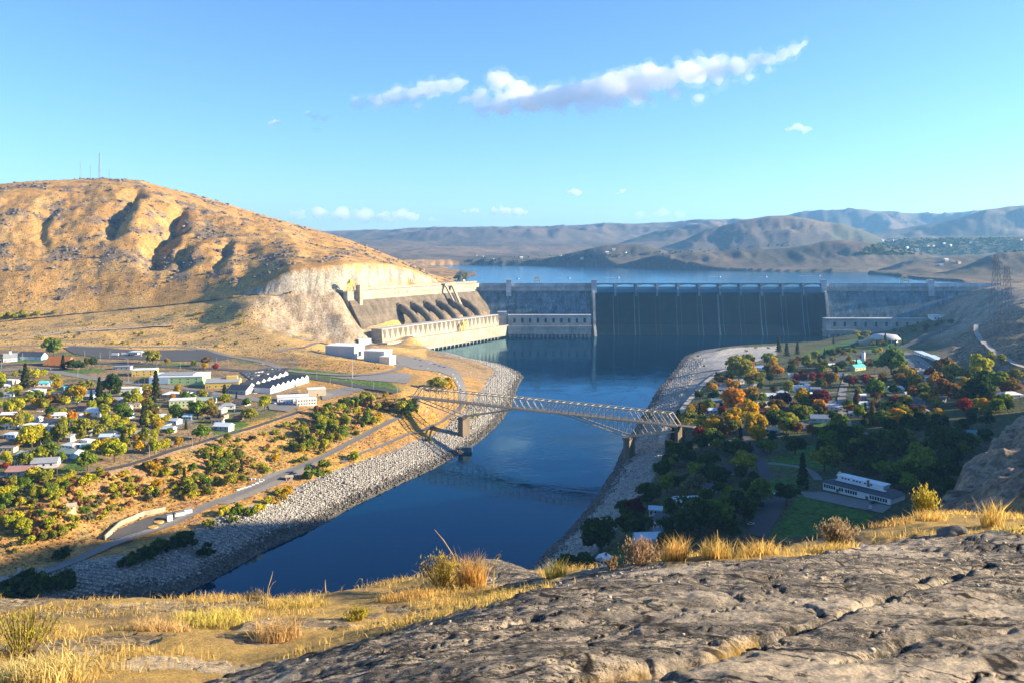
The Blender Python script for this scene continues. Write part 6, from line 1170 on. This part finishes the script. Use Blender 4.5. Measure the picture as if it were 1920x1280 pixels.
for q in [(581, 897, 26, 'shrub', 'green'), (605, 880, 20, 'shrub', 'green'), (612, 892, 14, 'shrub', 'yellow-green'), (662, 862, 18, 'shrub', 'yellow-green'), (300, 1038, 30, 'shrub', 'dark green'), (330, 1028, 34, 'shrub', 'dark green'), (350, 1020, 30, 'shrub', 'dark green'), (265, 1052, 26, 'shrub', 'dark green'), (240, 1062, 26, 'shrub', 'dark green'), (280, 1046, 26, 'shrub', 'dark green'), (385, 1042, 26, 'shrub', 'dark green'), (25, 1125, 44, 'shrub', 'dark green'), (60, 1118, 46, 'shrub', 'dark green'), (95, 1112, 40, 'shrub', 'dark green'), (118, 1105, 36, 'shrub', 'dark green'), (45, 1100, 36, 'shrub', 'dark green'), (118, 1046, 26, 'shrub', 'dark green')]: at(*q)
fill([(0, 606), (120, 596), (280, 580), (440, 575), (470, 620), (560, 660), (640, 672), (560, 678), (430, 655), (300, 648), (120, 645), (0, 645)], 62, [('shrub', 'yellow-green', 2), ('shrub', 'olive', 2), ('shrub', 'russet', 1), ('shrub', 'grey-green', 2)], (2.5, 5.5), 1.2)
fill([(0, 596), (50, 590), (140, 588), (140, 592), (60, 598), (0, 604)], 12, [('broad', 'green', 2), ('wide', 'yellow-green', 2), ('wide', 'olive', 1)], (7, 12), .7, 1250)
AUT = [('wide', 'olive', 3), ('wide', 'green', 3), ('broad', 'dark green', 3), ('wide', 'rusty', 2), ('broad', 'orange', 1.5), ('broad', 'golden', 1.5), ('broad', 'red', 1), ('wide', 'dark red', .8), ('conifer', 'conifer', 1.2)]
fill([(1285, 800), (1310, 750), (1340, 715), (1400, 690), (1480, 690), (1640, 700), (1790, 700), (1900, 725), (1920, 780), (1840, 800), (1700, 800), (1560, 815), (1440, 830), (1300, 835)], 200, AUT, (9, 14.5), .36, tries=34)
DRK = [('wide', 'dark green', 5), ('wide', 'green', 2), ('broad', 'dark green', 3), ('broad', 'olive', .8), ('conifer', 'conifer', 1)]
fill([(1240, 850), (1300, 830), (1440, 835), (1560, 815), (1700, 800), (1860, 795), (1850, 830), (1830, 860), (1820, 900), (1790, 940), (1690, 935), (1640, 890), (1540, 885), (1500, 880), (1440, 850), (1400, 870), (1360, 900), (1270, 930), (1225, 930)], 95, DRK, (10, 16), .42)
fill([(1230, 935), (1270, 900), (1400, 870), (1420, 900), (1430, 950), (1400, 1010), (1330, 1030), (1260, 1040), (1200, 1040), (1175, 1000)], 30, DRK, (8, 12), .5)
fill([(1650, 640), (1700, 630), (1760, 618), (1790, 606), (1750, 606), (1700, 618), (1660, 628)], 18, [('wide', 'dark green', 3), ('broad', 'dark green', 2)], (7, 10), .6)
fill([(1520, 668), (1560, 650), (1610, 645), (1600, 668), (1540, 678)], 14, [('wide', 'dark green', 3), ('conifer', 'conifer', 1), ('broad', 'rusty', 1)], (7, 11), .7)
fill([(1480, 690), (1500, 660), (1580, 640), (1700, 640), (1720, 655), (1640, 690), (1560, 700)], 34, [('wide', 'dark green', 3), ('wide', 'olive', 2), ('broad', 'rusty', 1), ('broad', 'golden', .7), ('conifer', 'conifer', 1)], (7, 11), .55, tries=25)
fill([(1290, 665), (1340, 655), (1450, 650), (1440, 670), (1330, 690), (1290, 690)], 9, [('shrub', 'olive', 1), ('shrub', 'green', 1)], (2.5, 4.5), 1.3)
fill([(1770, 690), (1850, 700), (1900, 700), (1860, 716), (1790, 700)], 10, [('shrub', 'dark green', 2), ('shrub', 'olive', 1)], (3, 5), .9)
fill([(848, 528), (862, 521), (885, 517), (880, 521)], 7, [('wide', 'olive', 1), ('wide', 'dark green', 1)], (8, 13), .5, 2000, False)
# ------------------------------------------------------------------ cars, lamps, poles, boats, masts, far houses, stones
def car_meshes(c):
    b = MB().prism([(-.85, .35), (.85, .35), (.9, .75), (.82, .95), (-.82, .95), (-.9, .75)], -2.2, 2.2, lambda u, v, z: (u, v, z)).mesh('body', c)
    g = MB().poly([(-1.3, -.75, .95), (1.0, -.75, .95), (1.0, .75, .95), (-1.3, .75, .95), (-.9, -.62, 1.45), (.45, -.62, 1.45), (.45, .62, 1.45), (-.9, .62, 1.45)], [(0, 1, 5, 4), (1, 2, 6, 5), (2, 3, 7, 6), (3, 0, 4, 7), (4, 5, 6, 7)]).mesh('cabin', GLASS_DK); return b, g
CARC = {'white': (.75, .75, .75), 'silver': (.45, .46, .48), 'black': (.02, .02, .022), 'blue': (.05, .12, .32), 'red': (.42, .03, .03), 'grey': (.14, .14, .15)}; CARM = {k: car_meshes(mat(k + ' car paint', v, .3, .03, spec=.5)) for k, v in CARC.items()}
wheel = MB().tube([(0, -.1, 0), (0, .1, 0)], .33, 10).mesh('wheel', mat('tyre rubber', (.02, .02, .02), .9)); roofm = {k: MB().box(-.88, .43, -.6, .6, 1.455, 1.5).mesh('roof_panel', MATS[k + ' car paint']) for k in CARC}
CR = random.Random(21)
def car(px, py, rz, col=None, lift=.62):
    c = col or CR.choices(list(CARC), [4, 3, 3, 1.5, 1, 2])[0]; g = G(px, py); e = empty('parked_car', (g.x, g.y, g.z + lift), rz + CR.gauss(0, .04)); link(bpy.data.objects.new('body', CARM[c][0]), e); link(bpy.data.objects.new('cabin', CARM[c][1]), e); link(bpy.data.objects.new('roof_panel', roofm[c]), e)
    for sx in (-1.35, 1.35):
        for sy in (-.82, .82): w = link(bpy.data.objects.new('wheel', wheel), e); w.location = (sx, sy, .33)
    later(e, f'{c} car parked', 'car', 'parked cars', g)
for r_, (x0, y0, x1, y1, n) in enumerate([(458, 703, 500, 697, 7), (462, 708, 505, 702, 7), (470, 712, 500, 708, 5), (500, 694, 540, 692, 6)]):
    for i in range(n):
        if CR.random() < .92: car(x0 + (x1 - x0) * (i + .5) / n, y0 + (y1 - y0) * (i + .5) / n, 1.2)
for px, py, rz, c in [(350, 737, 1.2, 'white'), (358, 738, 1.2, 'white'), (366, 739, 1.2, 'blue'), (374, 740, 1.2, 'white'), (348, 742, .2, 'blue'), (228, 716, .1, 'red'), (478, 739, .3, 'white'), (518, 757, .9, 'white'), (380, 692, .1, 'silver'), (368, 693, .1, 'grey'), (75, 773, .2, 'white'), (60, 738, .2, 'silver'), (252, 667, .2, 'white'), (262, 680, .1, 'silver'), (492, 684, .1, 'white'), (1448, 928, .1, 'white'), (1632, 954, 1.2, 'white'), (1638, 944, .5, 'black'), (1408, 985, .4, 'silver'), (1395, 884, .3, 'white'), (1366, 948, 1.3, 'white'), (1580, 768, 1.5, 'white'), (1572, 742, 1.5, 'silver'), (1592, 704, .2, 'grey'), (1655, 683, .2, 'white'), (1650, 680, .2, 'red'), (1712, 641, .5, 'silver'), (74, 881, .4, 'red'), (130, 838, .3, 'white')]: car(px, py, rz, c)
for i in range(7): car(1712 + i * 5, 674 + i * 2.6, .9)
for i in range(5): car(1700 + i * 6, 680 + i * 3, .9)
for i in range(8): car(770 + i * 9, 671 + i * 2.6, .4, CR.choice(['blue', 'white', 'silver', 'blue']))
for i in range(5): car(790 + i * 11, 687 + i * 5, .6, CR.choice(['white', 'grey', 'silver']))
for i in range(5): car(848 + i * 4, 703 + i * 7, 1.3, CR.choice(['white', 'grey']))
for i, (px, py) in enumerate([(216, 668), (234, 667)]):
    g = G(px, py); e = empty('box_trailer', (g.x, g.y, g.z + .6), .1); MB().box(-4.2, 4.2, -1.2, 1.2, .9, 3.6).build('box', wm('white'), e); MB().box(-3.6, 3.6, -.9, .9, .4, .88).build('chassis', rm('dark'), e); tag(e, ['white box trailer alone in the lot, farther from the canopy', 'white box trailer in the lot beside the fuel canopy'][i], 'trailer')
GREYM = mat('galvanised steel', (.42, .43, .44), .5, .1); POLEW = mat('weathered pole wood', (.17, .10, .065), .9)
lampM = MB().tube([(0, 0, -.5), (0, 0, 9)], [.16, .1], 6).mesh('pole', GREYM); armM = MB().tube([(0, 0, 8.9), (.8, 0, 9.6), (2.3, 0, 9.8)], .08, 5).mesh('arm', GREYM); headM = MB().box(2.1, 3.0, -.18, .18, 9.68, 9.85).mesh('lamp_head', GREYM); upM = MB().tube([(0, 0, -.5), (0, 0, 11)], [.22, .15], 6).mesh('pole', POLEW); xaM = MB().box(-1.3, 1.3, -.08, .08, 10.1, 10.35).mesh('crossarm', POLEW); trM = MB().tube([(.35, 0, 8.2), (.35, 0, 9.3)], .25, 8).mesh('transformer', GREYM)
def lamp(px, py, s=1.0, rz=None):
    g = G(px, py); e = empty('street_lamp', g, CR.uniform(0, 6.28) if rz is None else rz); e.scale = (s, s, s)
    for n_, m_ in (('pole', lampM), ('arm', armM), ('lamp_head', headM)): link(bpy.data.objects.new(n_, m_), e)
    later(e, 'tall grey lamp mast' if s > 1.5 else 'grey street lamp', 'street lamp', 'street lamps')
def upole(px, py):
    g = G(px, py); e = empty('utility_pole', g, CR.uniform(-.4, .4))
    for n_, m_ in (('pole', upM), ('crossarm', xaM), ('transformer', trM)): link(bpy.data.objects.new(n_, m_), e)
    later(e, 'brown utility pole', 'utility pole', 'utility poles')
for q in [(159, 672), (188, 675), (240, 687), (294, 695), (338, 691), (146, 706), (241, 717), (3, 690), (361, 842), (280, 858), (523, 699), (594, 710), (619, 721), (745, 736), (406, 684), (428, 686), (660, 728), (42, 676), (206, 672), (390, 690), (700, 731), (1493, 700), (1820, 640), (1765, 628), (1690, 655)]: lamp(*q)
lamp(661, 709, 2.6, 0)
for q in [(94, 706), (97, 719), (174, 700), (260, 721), (271, 720), (350, 729), (127, 692), (205, 744), (133, 761), (32, 798), (181, 817), (76, 854), (107, 897), (439, 788), (1360, 690), (1266, 730), (1494, 756), (1315, 765), (1640, 705), (1910, 668)]: upole(*q)
def lattice(name, label, base, w0, w1, hgt, arms, m_, t=.35, n=9):
    e = empty(name, base)
    def c(k, f): s = (w0 + (w1 - w0) * f) / 2; return Vector(((-s, s, s, -s)[k], (-s, -s, s, s)[k], hgt * f))
    for k in range(4): MB().bar(c(k, 0) + Vector((0, 0, -1)), c(k, 1), t * 1.5).build('leg', m_, e)
    for i in range(n):
        f0, f1 = 1 - (1 - i / n) ** 1.25, 1 - (1 - (i + 1) / n) ** 1.25; b = MB()
        for k in range(4): b.bar(c(k, f0), c((k + 1) % 4, f1), t).bar(c((k + 1) % 4, f0), c(k, f1), t).bar(c(k, f1), c((k + 1) % 4, f1), t)
        b.build('bracing', m_, e)
    for z, L in arms: MB().bar((-L, 0, hgt * z), (L, 0, hgt * z), t * 2).bar((-L, 0, hgt * z), (0, 0, hgt * (z + .05)), t).bar((L, 0, hgt * z), (0, 0, hgt * (z + .05)), t).build('crossarm', m_, e)
    return tag(e, label, 'tower')
DKST = mat('dark rusty tower steel', (.16, .145, .15), .7)
g = G(1868, 628, 700); lattice('transmission_tower', 'tall dark lattice tower on the right hillside beside the dam', g, 17, 4, (628 - 478) * g.y / FPX, [(.82, 9), (.9, 8), (.97, 6)], DKST, .24)
g = G(1888, 636, 700); lattice('transmission_tower', 'second dark lattice tower just right of the tall one', g, 15, 4, (636 - 500) * g.y / FPX, [(.82, 9), (.9, 8), (.97, 6)], DKST, .2)
for px, top, i in ((187, 287, 0), (151, 303, 1), (170, 311, 2), (205, 319, 3)):
    y = float(np.interp(px, HRY[:, 0], HRY[:, 1])) - 12; x = (px - CX) / FPX * y; z = gh(x, y); hh = EYE - (top - HY) / FPX * y - z; lattice('radio_mast', ['tallest radio mast on the bald hill top', 'faint radio mast left of the others on the hill top', 'short radio mast just left of the tallest one', 'shortest radio mast right of the tallest one'][i], (x, y, z), 6 if i == 0 else 2.5, 1.2, hh, [], GREYM, .2 if i == 0 else .08, 7)
FOAM = mat('white wake foam', (.8, .82, .84), .6)
for i, (px, py, L) in enumerate([(970, 523, 26), (1066, 522, 34), (1158, 521, 40), (1348, 519.5, 30), (1435, 519.5, 16), (1535, 517.5, 60)]):
    x, y, z = Wz(px, py, LAKE); e = empty('motor_boat', (x, y, LAKE + .1), .05)
    ob('hull', [(-4, -1.3, -.3), (3, -1.3, -.3), (5, 0, -.1), (3, 1.3, -.3), (-4, 1.3, -.3), (-4, -1.7, 1.1), (3, -1.7, 1.2), (6, 0, 1.5), (3, 1.7, 1.2), (-4, 1.7, 1.1)], [(4, 3, 2, 1, 0), (5, 6, 7, 8, 9), (0, 1, 6, 5), (1, 2, 7, 6), (2, 3, 8, 7), (3, 4, 9, 8), (4, 0, 5, 9)], TRIM, e); MB().box(-1.5, 1.5, -1.1, 1.1, 1.1, 2.6).build('cabin', GLASS_DK, e)
    ob('wake', [(-3, -.6, 0), (-3, .6, 0), (-L, 2.4, 0), (-L, -2.4, 0)], [(0, 1, 2, 3)], FOAM, e); tag(e, f'white motor boat with wake on the lake, {ORD[i]} of six from left', 'boat', 'motor boats on the lake')
# far houses across the lake
FR = random.Random(8); fw_, fr_ = MB().box(-5, 5, -4, 4, -2, 4), MB().poly([(-5.6, -4.6, 4), (5.6, -4.6, 4), (5.6, 4.6, 4), (-5.6, 4.6, 4), (-5.6, 0, 6.6), (5.6, 0, 6.6)], [(0, 1, 5, 4), (2, 3, 4, 5), (1, 2, 5), (3, 0, 4)])
FWM = {c: fw_.mesh('wall', wm(c)) for c in ('white', 'cream', 'tan')}; FRM = {c: fr_.mesh('roof', rm(c)) for c in ('white', 'grey', 'brown')}
FARS = [(FR.uniform(1650, 1915), FR.uniform(446, 470)) for _ in range(18)] + [(FR.uniform(860, 1190), FR.uniform(462, 488)) for _ in range(9)] + [(FR.uniform(1760, 1830), FR.uniform(488, 500)) for _ in range(3)]
FARS.sort()
for i, (px, py) in enumerate(FARS):
    g = G(px, py, 2300); s = FR.uniform(.9, 1.5); a, b = FR.choice(list(FWM)), FR.choice(list(FRM)); e = empty('far_house', (g.x, g.y, g.z), FR.uniform(-.6, .6)); e.scale = (s, s, s); link(bpy.data.objects.new('wall', FWM[a]), e); link(bpy.data.objects.new('roof', FRM[b]), e)
    ft_ = px > 1640; tag(e, f'tiny {a} building across the lake {"in the far town" if ft_ else "on the far slopes"}, {(ORD + ["last-but-one", "rightmost"] * 3)[sum(1 for q in FARS[:i] if (q[0] > 1640) == ft_)]} from left', 'house', 'far buildings across the lake')
# stones, scrub and far trees: countless, so each is one mass
def scatter_stones(name, label, n, lo, hi, size, m_, seed, region):
    r = np.random.RandomState(seed); a = r.uniform(-.62, .45, n); j = r.uniform(0, len(Y_ROWS) - 1.01, n); lo_r, hi_r = np.searchsorted(Y_ROWS, region[0]), np.searchsorted(Y_ROWS, region[1]); y = np.sqrt(r.uniform(region[0] ** 2, region[1] ** 2, n)); x = a * y
    ti = np.interp(a, T_COLS, _ti).round().astype(int); yi = np.interp(y, Y_ROWS, _yi).round().astype(int); d = D_RIV[yi, ti]; h_ = HH[yi, ti]; gr = (d > lo + 2.5 * vnoise(x / 7, y / 7, 4)) & (d < hi + 7 * vnoise(x / 12, y / 12, 6)) & ~IN_RIV[yi, ti] & (h_ < 17) & (h_ > -.5)
    x, y, h_ = x[gr], y[gr], h_[gr]; k = len(x); s = size * (.45 + 1.1 * r.rand(k) ** 2); cube = np.array([(i, j_, l) for l in (-1, 1) for i, j_ in ((-1, -1), (1, -1), (1, 1), (-1, 1))], float) * .5
    P = cube[None] * (1 + .5 * (r.rand(k, 8, 3) - .5)) * (s[:, None, None]) * np.stack([1 + .6 * r.rand(k), .8 + .4 * r.rand(k), .6 + .3 * r.rand(k)], 1)[:, None]; th = r.rand(k) * 6.283; c, sn = np.cos(th)[:, None], np.sin(th)[:, None]
    V = np.stack([x[:, None] + P[..., 0] * c - P[..., 1] * sn, y[:, None] + P[..., 0] * sn + P[..., 1] * c, h_[:, None] + s[:, None] * .18 + P[..., 2]], -1).reshape(-1, 3); o = np.arange(k)[:, None] * 8; F = np.concatenate([o + q for q in ([4, 5, 6, 7], [0, 1, 5, 4], [1, 2, 6, 5], [2, 3, 7, 6], [3, 0, 4, 7])])
    ob_ = stuff(link(bpy.data.objects.new(name, np_mesh(name, V, F, m_)))); tag(ob_, label, 'stones'); return k
def stone_mat(name, col, v):
    m, nt, b = node_mat(name); L = nt.links; ge = nn(nt, 'ShaderNodeNewGeometry'); r1 = nn(nt, 'ShaderNodeMapRange'); r1.inputs[3].default_value = 1 - v; r1.inputs[4].default_value = 1 + v; L.new(ge.outputs['Random Per Island'], r1.inputs[0]); s = nn(nt, 'ShaderNodeVectorMath', operation='SCALE'); s.inputs[0].default_value = col; L.new(r1.outputs[0], s.inputs['Scale']); L.new(s.outputs[0], b.inputs['Base Color']); b.inputs['Roughness'].default_value = .9; return m
k1_ = scatter_stones('bank_stones', 'pale broken stones covering both river banks', 1900000, 8, 36, .6, stone_mat('pale bank stone', (.36, .33, .285), .45), 71, (420, 1420))
k2_ = scatter_stones('wet_stones', 'dark wet stones along the water line', 800000, .3, 9, .9, stone_mat('dark wet stone', (.12, .105, .085), .5), 72, (420, 1420))
k3_ = scatter_stones('bank_boulders', 'larger pale boulders scattered among the bank stones', 60000, 6, 38, 1.15, stone_mat('bank boulder', (.27, .245, .21), .55), 73, (420, 1420))
def hill_rocks():
    r = np.random.RandomState(74); w = (OUTC * (YY < 2300)).ravel(); ii = np.nonzero(w > .5)[0]; ii = r.choice(ii, min(2600, len(ii)), replace=False); k = len(ii); s = 1.8 + 4.5 * r.rand(k) ** 3; x = XX.ravel()[ii] + r.uniform(-4, 4, k); y = YY.ravel()[ii] + r.uniform(-5, 5, k); h_ = HH.ravel()[ii]
    cube = np.array([(i, j, l) for l in (-1, 1) for i, j in ((-1, -1), (1, -1), (1, 1), (-1, 1))], float) * .5; Q = cube[None] * (1 + .8 * (r.rand(k, 8, 3) - .5)) * s[:, None, None] * np.stack([1 + .9 * r.rand(k), .8 + .4 * r.rand(k), .45 + .3 * r.rand(k)], 1)[:, None]
    V = np.stack([x[:, None] + Q[..., 0], y[:, None] + Q[..., 1], h_[:, None] + s[:, None] * .1 + Q[..., 2]], -1).reshape(-1, 3); o = np.arange(k)[:, None] * 8
    tag(stuff(link(bpy.data.objects.new('hill_rocks', np_mesh('hill_rocks', V, np.concatenate([o + q for q in ([4, 5, 6, 7], [0, 1, 5, 4], [1, 2, 6, 5], [2, 3, 7, 6], [3, 0, 4, 7])]), stone_mat('hill outcrop rock', (.15, .12, .092), .5))))), 'brown rock outcrops dotted over the bald hill', 'rocks')
hill_rocks()
def scrub(name, label, poly, n, m_, size, seed, ymin=300):
    r = np.random.RandomState(seed); V, F, c = [], [], 0; xs, ys = [p[0] for p in poly], [p[1] for p in poly]; px = r.uniform(min(xs), max(xs), n * 3); py = r.uniform(min(ys), max(ys), n * 3); ok = inpoly(px, py, poly); px, py = px[ok][:n], py[ok][:n]; pts = []
    for a, b in zip(px, py):
        g = G(a, b, ymin)
        if g.z > 1 and clear(g.x, g.y, .2): pts.append(g)
    P = np.array(pts); k = len(P); s = size * (.5 + r.rand(k)); q = 7
    D = r.randn(k, q, 3); D /= np.linalg.norm(D, axis=2)[..., None]; D[..., 2] = np.abs(D[..., 2]); C = P[:, None] + D * s[:, None, None] * np.array([.5, .5, .45]); V, F = quads(C.reshape(-1, 3), (D + .4 * r.randn(k, q, 3)).reshape(-1, 3), .62 * size, r)
    tag(stuff(link(bpy.data.objects.new(name, np_mesh(name, V, F, m_)))), label, 'scrub')
scrub('sagebrush', 'low sagebrush dotted over the dry field and mound', [(0, 608), (300, 585), (560, 560), (470, 625), (640, 665), (740, 690), (640, 700), (430, 660), (0, 648)], 1500, LEAF['grey-green'], 1.3, 5)
scrub('bank_scrub', 'low dry scrub covering the left bank slope', [(0, 905), (205, 892), (560, 780), (700, 748), (860, 740), (860, 775), (760, 815), (600, 880), (470, 940), (300, 975), (0, 1080)], 1500, LEAF['russet'], 1.0, 6)
scrub('bank_weeds', 'yellowing weeds between the shrubs of the left bank', [(0, 905), (205, 892), (560, 780), (700, 748), (770, 760), (700, 805), (600, 858), (400, 930), (240, 955), (0, 1040)], 900, LEAF['yellow-green'], 1.0, 7)
scrub('hill_scrub', 'dark scrub patches high on the bald hill', [(0, 380), (200, 345), (420, 390), (640, 450), (700, 480), (560, 500), (420, 540), (0, 580)], 900, LEAF['grey-green'], 2.2, 8, 1250)
scrub('right_hill_scrub', 'scrub over the shaded right-hand hillside', [(1780, 640), (1920, 560), (1920, 720), (1800, 700)], 500, LEAF['grey-green'], 1.6, 9, 700)
scrub('far_wood', 'far trees around the town and shores across the lake', [(1600, 478), (1660, 448), (1920, 446), (1920, 472), (1800, 478)], 700, LEAF['dark green'], 9, 10, 2300)
scrub('far_wood', 'far clumps of trees on the slope behind the lake', [(850, 494), (900, 484), (1100, 478), (1290, 470), (1480, 455), (1500, 462), (1200, 480), (1000, 495)], 260, LEAF['dark green'], 8, 11, 2300)
finish_labels()
# ------------------------------------------------------------------ clouds (outside the haze) and haze
def cloud_mat(name, dens):
    m = bpy.data.materials.new(name); m.use_nodes = True; nt = m.node_tree; nt.nodes.clear(); out = nn(nt, 'ShaderNodeOutputMaterial'); pv = nn(nt, 'ShaderNodeVolumePrincipled')
    pv.inputs['Color'].default_value = (1, 1, 1, 1); pv.inputs['Density'].default_value = dens; pv.inputs['Anisotropy'].default_value = 0; nt.links.new(pv.outputs[0], out.inputs['Volume']); return m
def cloud(label, lobes, D, dens, vox, seed, name='cloud', fringe=False):
    """lobes: (px, py, radius px) puffs on a slanting sheet at distance D"""
    rr = random.Random(seed); bm = bmesh.new()
    for px, py, rp in lobes:
        x, y, z = Wd(px, py, D + rr.uniform(-1, 1) * rp * D / FPX * .8); R = rp * D / FPX
        for k in range(7):
            q = R * (1 if k == 0 else rr.uniform(.35, .62)); d = Vector((0, 0, 0)) if k == 0 else Vector((rr.gauss(0, 1), rr.gauss(0, 1), rr.gauss(0, .7))).normalized() * R * rr.uniform(.6, 1.05)
            bmesh.ops.create_icosphere(bm, subdivisions=2, radius=q, matrix=Matrix.Translation(Vector((x, y, z)) + d) @ Matrix.Diagonal((1.15, 1, .72, 1)))
    me = bpy.data.meshes.new(name); bm.to_mesh(me); bm.free(); me.materials.append(cloud_mat('cloud vapour', dens)); o = link(bpy.data.objects.new(name, me))
    md = o.modifiers.new('union', 'REMESH'); md.mode = 'VOXEL'; md.voxel_size = vox
    t = bpy.data.textures.new('billow', 'CLOUDS'); t.noise_scale = vox * 8; t.noise_depth = 4; dm = o.modifiers.new('billow', 'DISPLACE'); dm.texture = t; dm.texture_coords = 'GLOBAL'; dm.strength = vox * 6; dm.mid_level = .55; t2 = bpy.data.textures.new('wisps', 'CLOUDS'); t2.noise_scale = vox * 2.6; t2.noise_depth = 3; d2 = o.modifiers.new('wisps', 'DISPLACE'); d2.texture = t2; d2.texture_coords = 'GLOBAL'; d2.strength = vox * 2.4; d2.mid_level = .5
    if fringe:
        f = o.copy(); f.data = o.data.copy(); f.data.materials.clear(); f.data.materials.append(cloud_mat('thin cloud vapour', dens * .16)); f.name = 'fringe'; link(f, o)
        t3 = bpy.data.textures.new('shreds', 'CLOUDS'); t3.noise_scale = vox * 5; t3.noise_depth = 5; f.modifiers['billow'].strength = vox * 12; f.modifiers['billow'].mid_level = .42; f.modifiers['wisps'].texture = t3; f.modifiers['wisps'].strength = vox * 9
    return tag(o, label, 'cloud', 'white clouds')
cloud('long white cloud streaming up to the right across the sky', [(905, 205, 18), (940, 195, 26), (990, 188, 30), (1040, 182, 34), (1090, 176, 36), (1140, 166, 36), (1190, 152, 36), (1240, 146, 34), (1290, 136, 30), (1340, 128, 26), (1385, 122, 22), (1430, 112, 17), (1465, 102, 13), (1495, 92, 10), (1508, 84, 7), (940, 150, 22), (970, 165, 22), (900, 180, 18), (870, 186, 12), (1200, 184, 18), (1260, 176, 14), (1310, 183, 9), (1120, 188, 18), (1000, 200, 16), (1050, 198, 18), (1375, 150, 9), (1405, 145, 8), (1440, 132, 8), (1478, 97, 9), (1450, 108, 11), (1410, 116, 15)], 9000, .0032, 20, 3, fringe=True)
cloud('separate rounded white cloud left of the long cloud', [(672, 196, 13), (705, 190, 17), (740, 184, 19), (775, 176, 19), (805, 168, 18), (832, 160, 17), (858, 157, 15), (875, 155, 9), (720, 200, 9), (780, 198, 9), (845, 202, 6)], 9000, .0032, 18, 5, fringe=True)
cloud('tiny white puff in the sky above the left hill', [(508, 232, 6), (518, 229, 8), (526, 231, 5)], 9000, .006, 12, 6)
cloud('small ragged cloud right of the tiny puff', [(575, 214, 7), (590, 219, 9), (606, 222, 8), (618, 219, 5)], 9000, .004, 12, 7)
cloud('faint small cloud below the ragged one', [(590, 243, 6), (602, 246, 7)], 9000, .002, 12, 8)
cloud('small flat white cloud alone in the right sky', [(1480, 244, 8), (1495, 240, 10), (1510, 243, 8), (1520, 243, 4)], 9000, .005, 12, 9)
cloud('low cloud bank on the horizon behind the left hill slope', [(560, 405, 14), (600, 400, 15), (640, 402, 17), (680, 404, 16), (720, 410, 14), (750, 404, 13), (775, 406, 11), (810, 412, 9)], 26000, .0016, 60, 10)
cloud('small low cloud over the far plateau', [(870, 396, 6), (888, 394, 8)], 24000, .003, 40, 11)
cloud('wider low cloud beside the small one over the far plateau', [(925, 398, 8), (948, 394, 11), (970, 397, 9), (985, 398, 6)], 24000, .003, 40, 12)
cloud('little round cloud high over the dam crest', [(1068, 361, 6), (1080, 360, 7), (1090, 361, 4)], 20000, .004, 30, 13)
cloud('little cloud right of the round one over the dam', [(1158, 362, 5), (1167, 358, 6)], 20000, .004, 30, 14)
cloud('faint wide cloud low over the right of the spillway', [(1200, 402, 10), (1240, 400, 13), (1275, 403, 10)], 26000, .001, 50, 15)
def haze_box():
    zmin, zmax = float(HH.min()) - 1.0, float(HH.max()) + 40
    o = MB().box(-27600, 27600, -60, 16060, min(zmin, -8), max(zmax, 500)).build('haze'); stuff(o)
    m = bpy.data.materials.new('haze air'); m.use_nodes = True; nt = m.node_tree; nt.nodes.clear(); out = nn(nt, 'ShaderNodeOutputMaterial'); pv = nn(nt, 'ShaderNodeVolumePrincipled')
    pv.inputs['Color'].default_value = (.25, .58, 1, 1); pv.inputs['Density'].default_value = HAZE_D; pv.inputs['Anisotropy'].default_value = .35; nt.links.new(pv.outputs[0], out.inputs['Volume']); o.data.materials.append(m)
    tag(o, 'thin blue haze filling the valley air', 'haze'); return o
HAZE_D = 5.2e-5
haze_box()
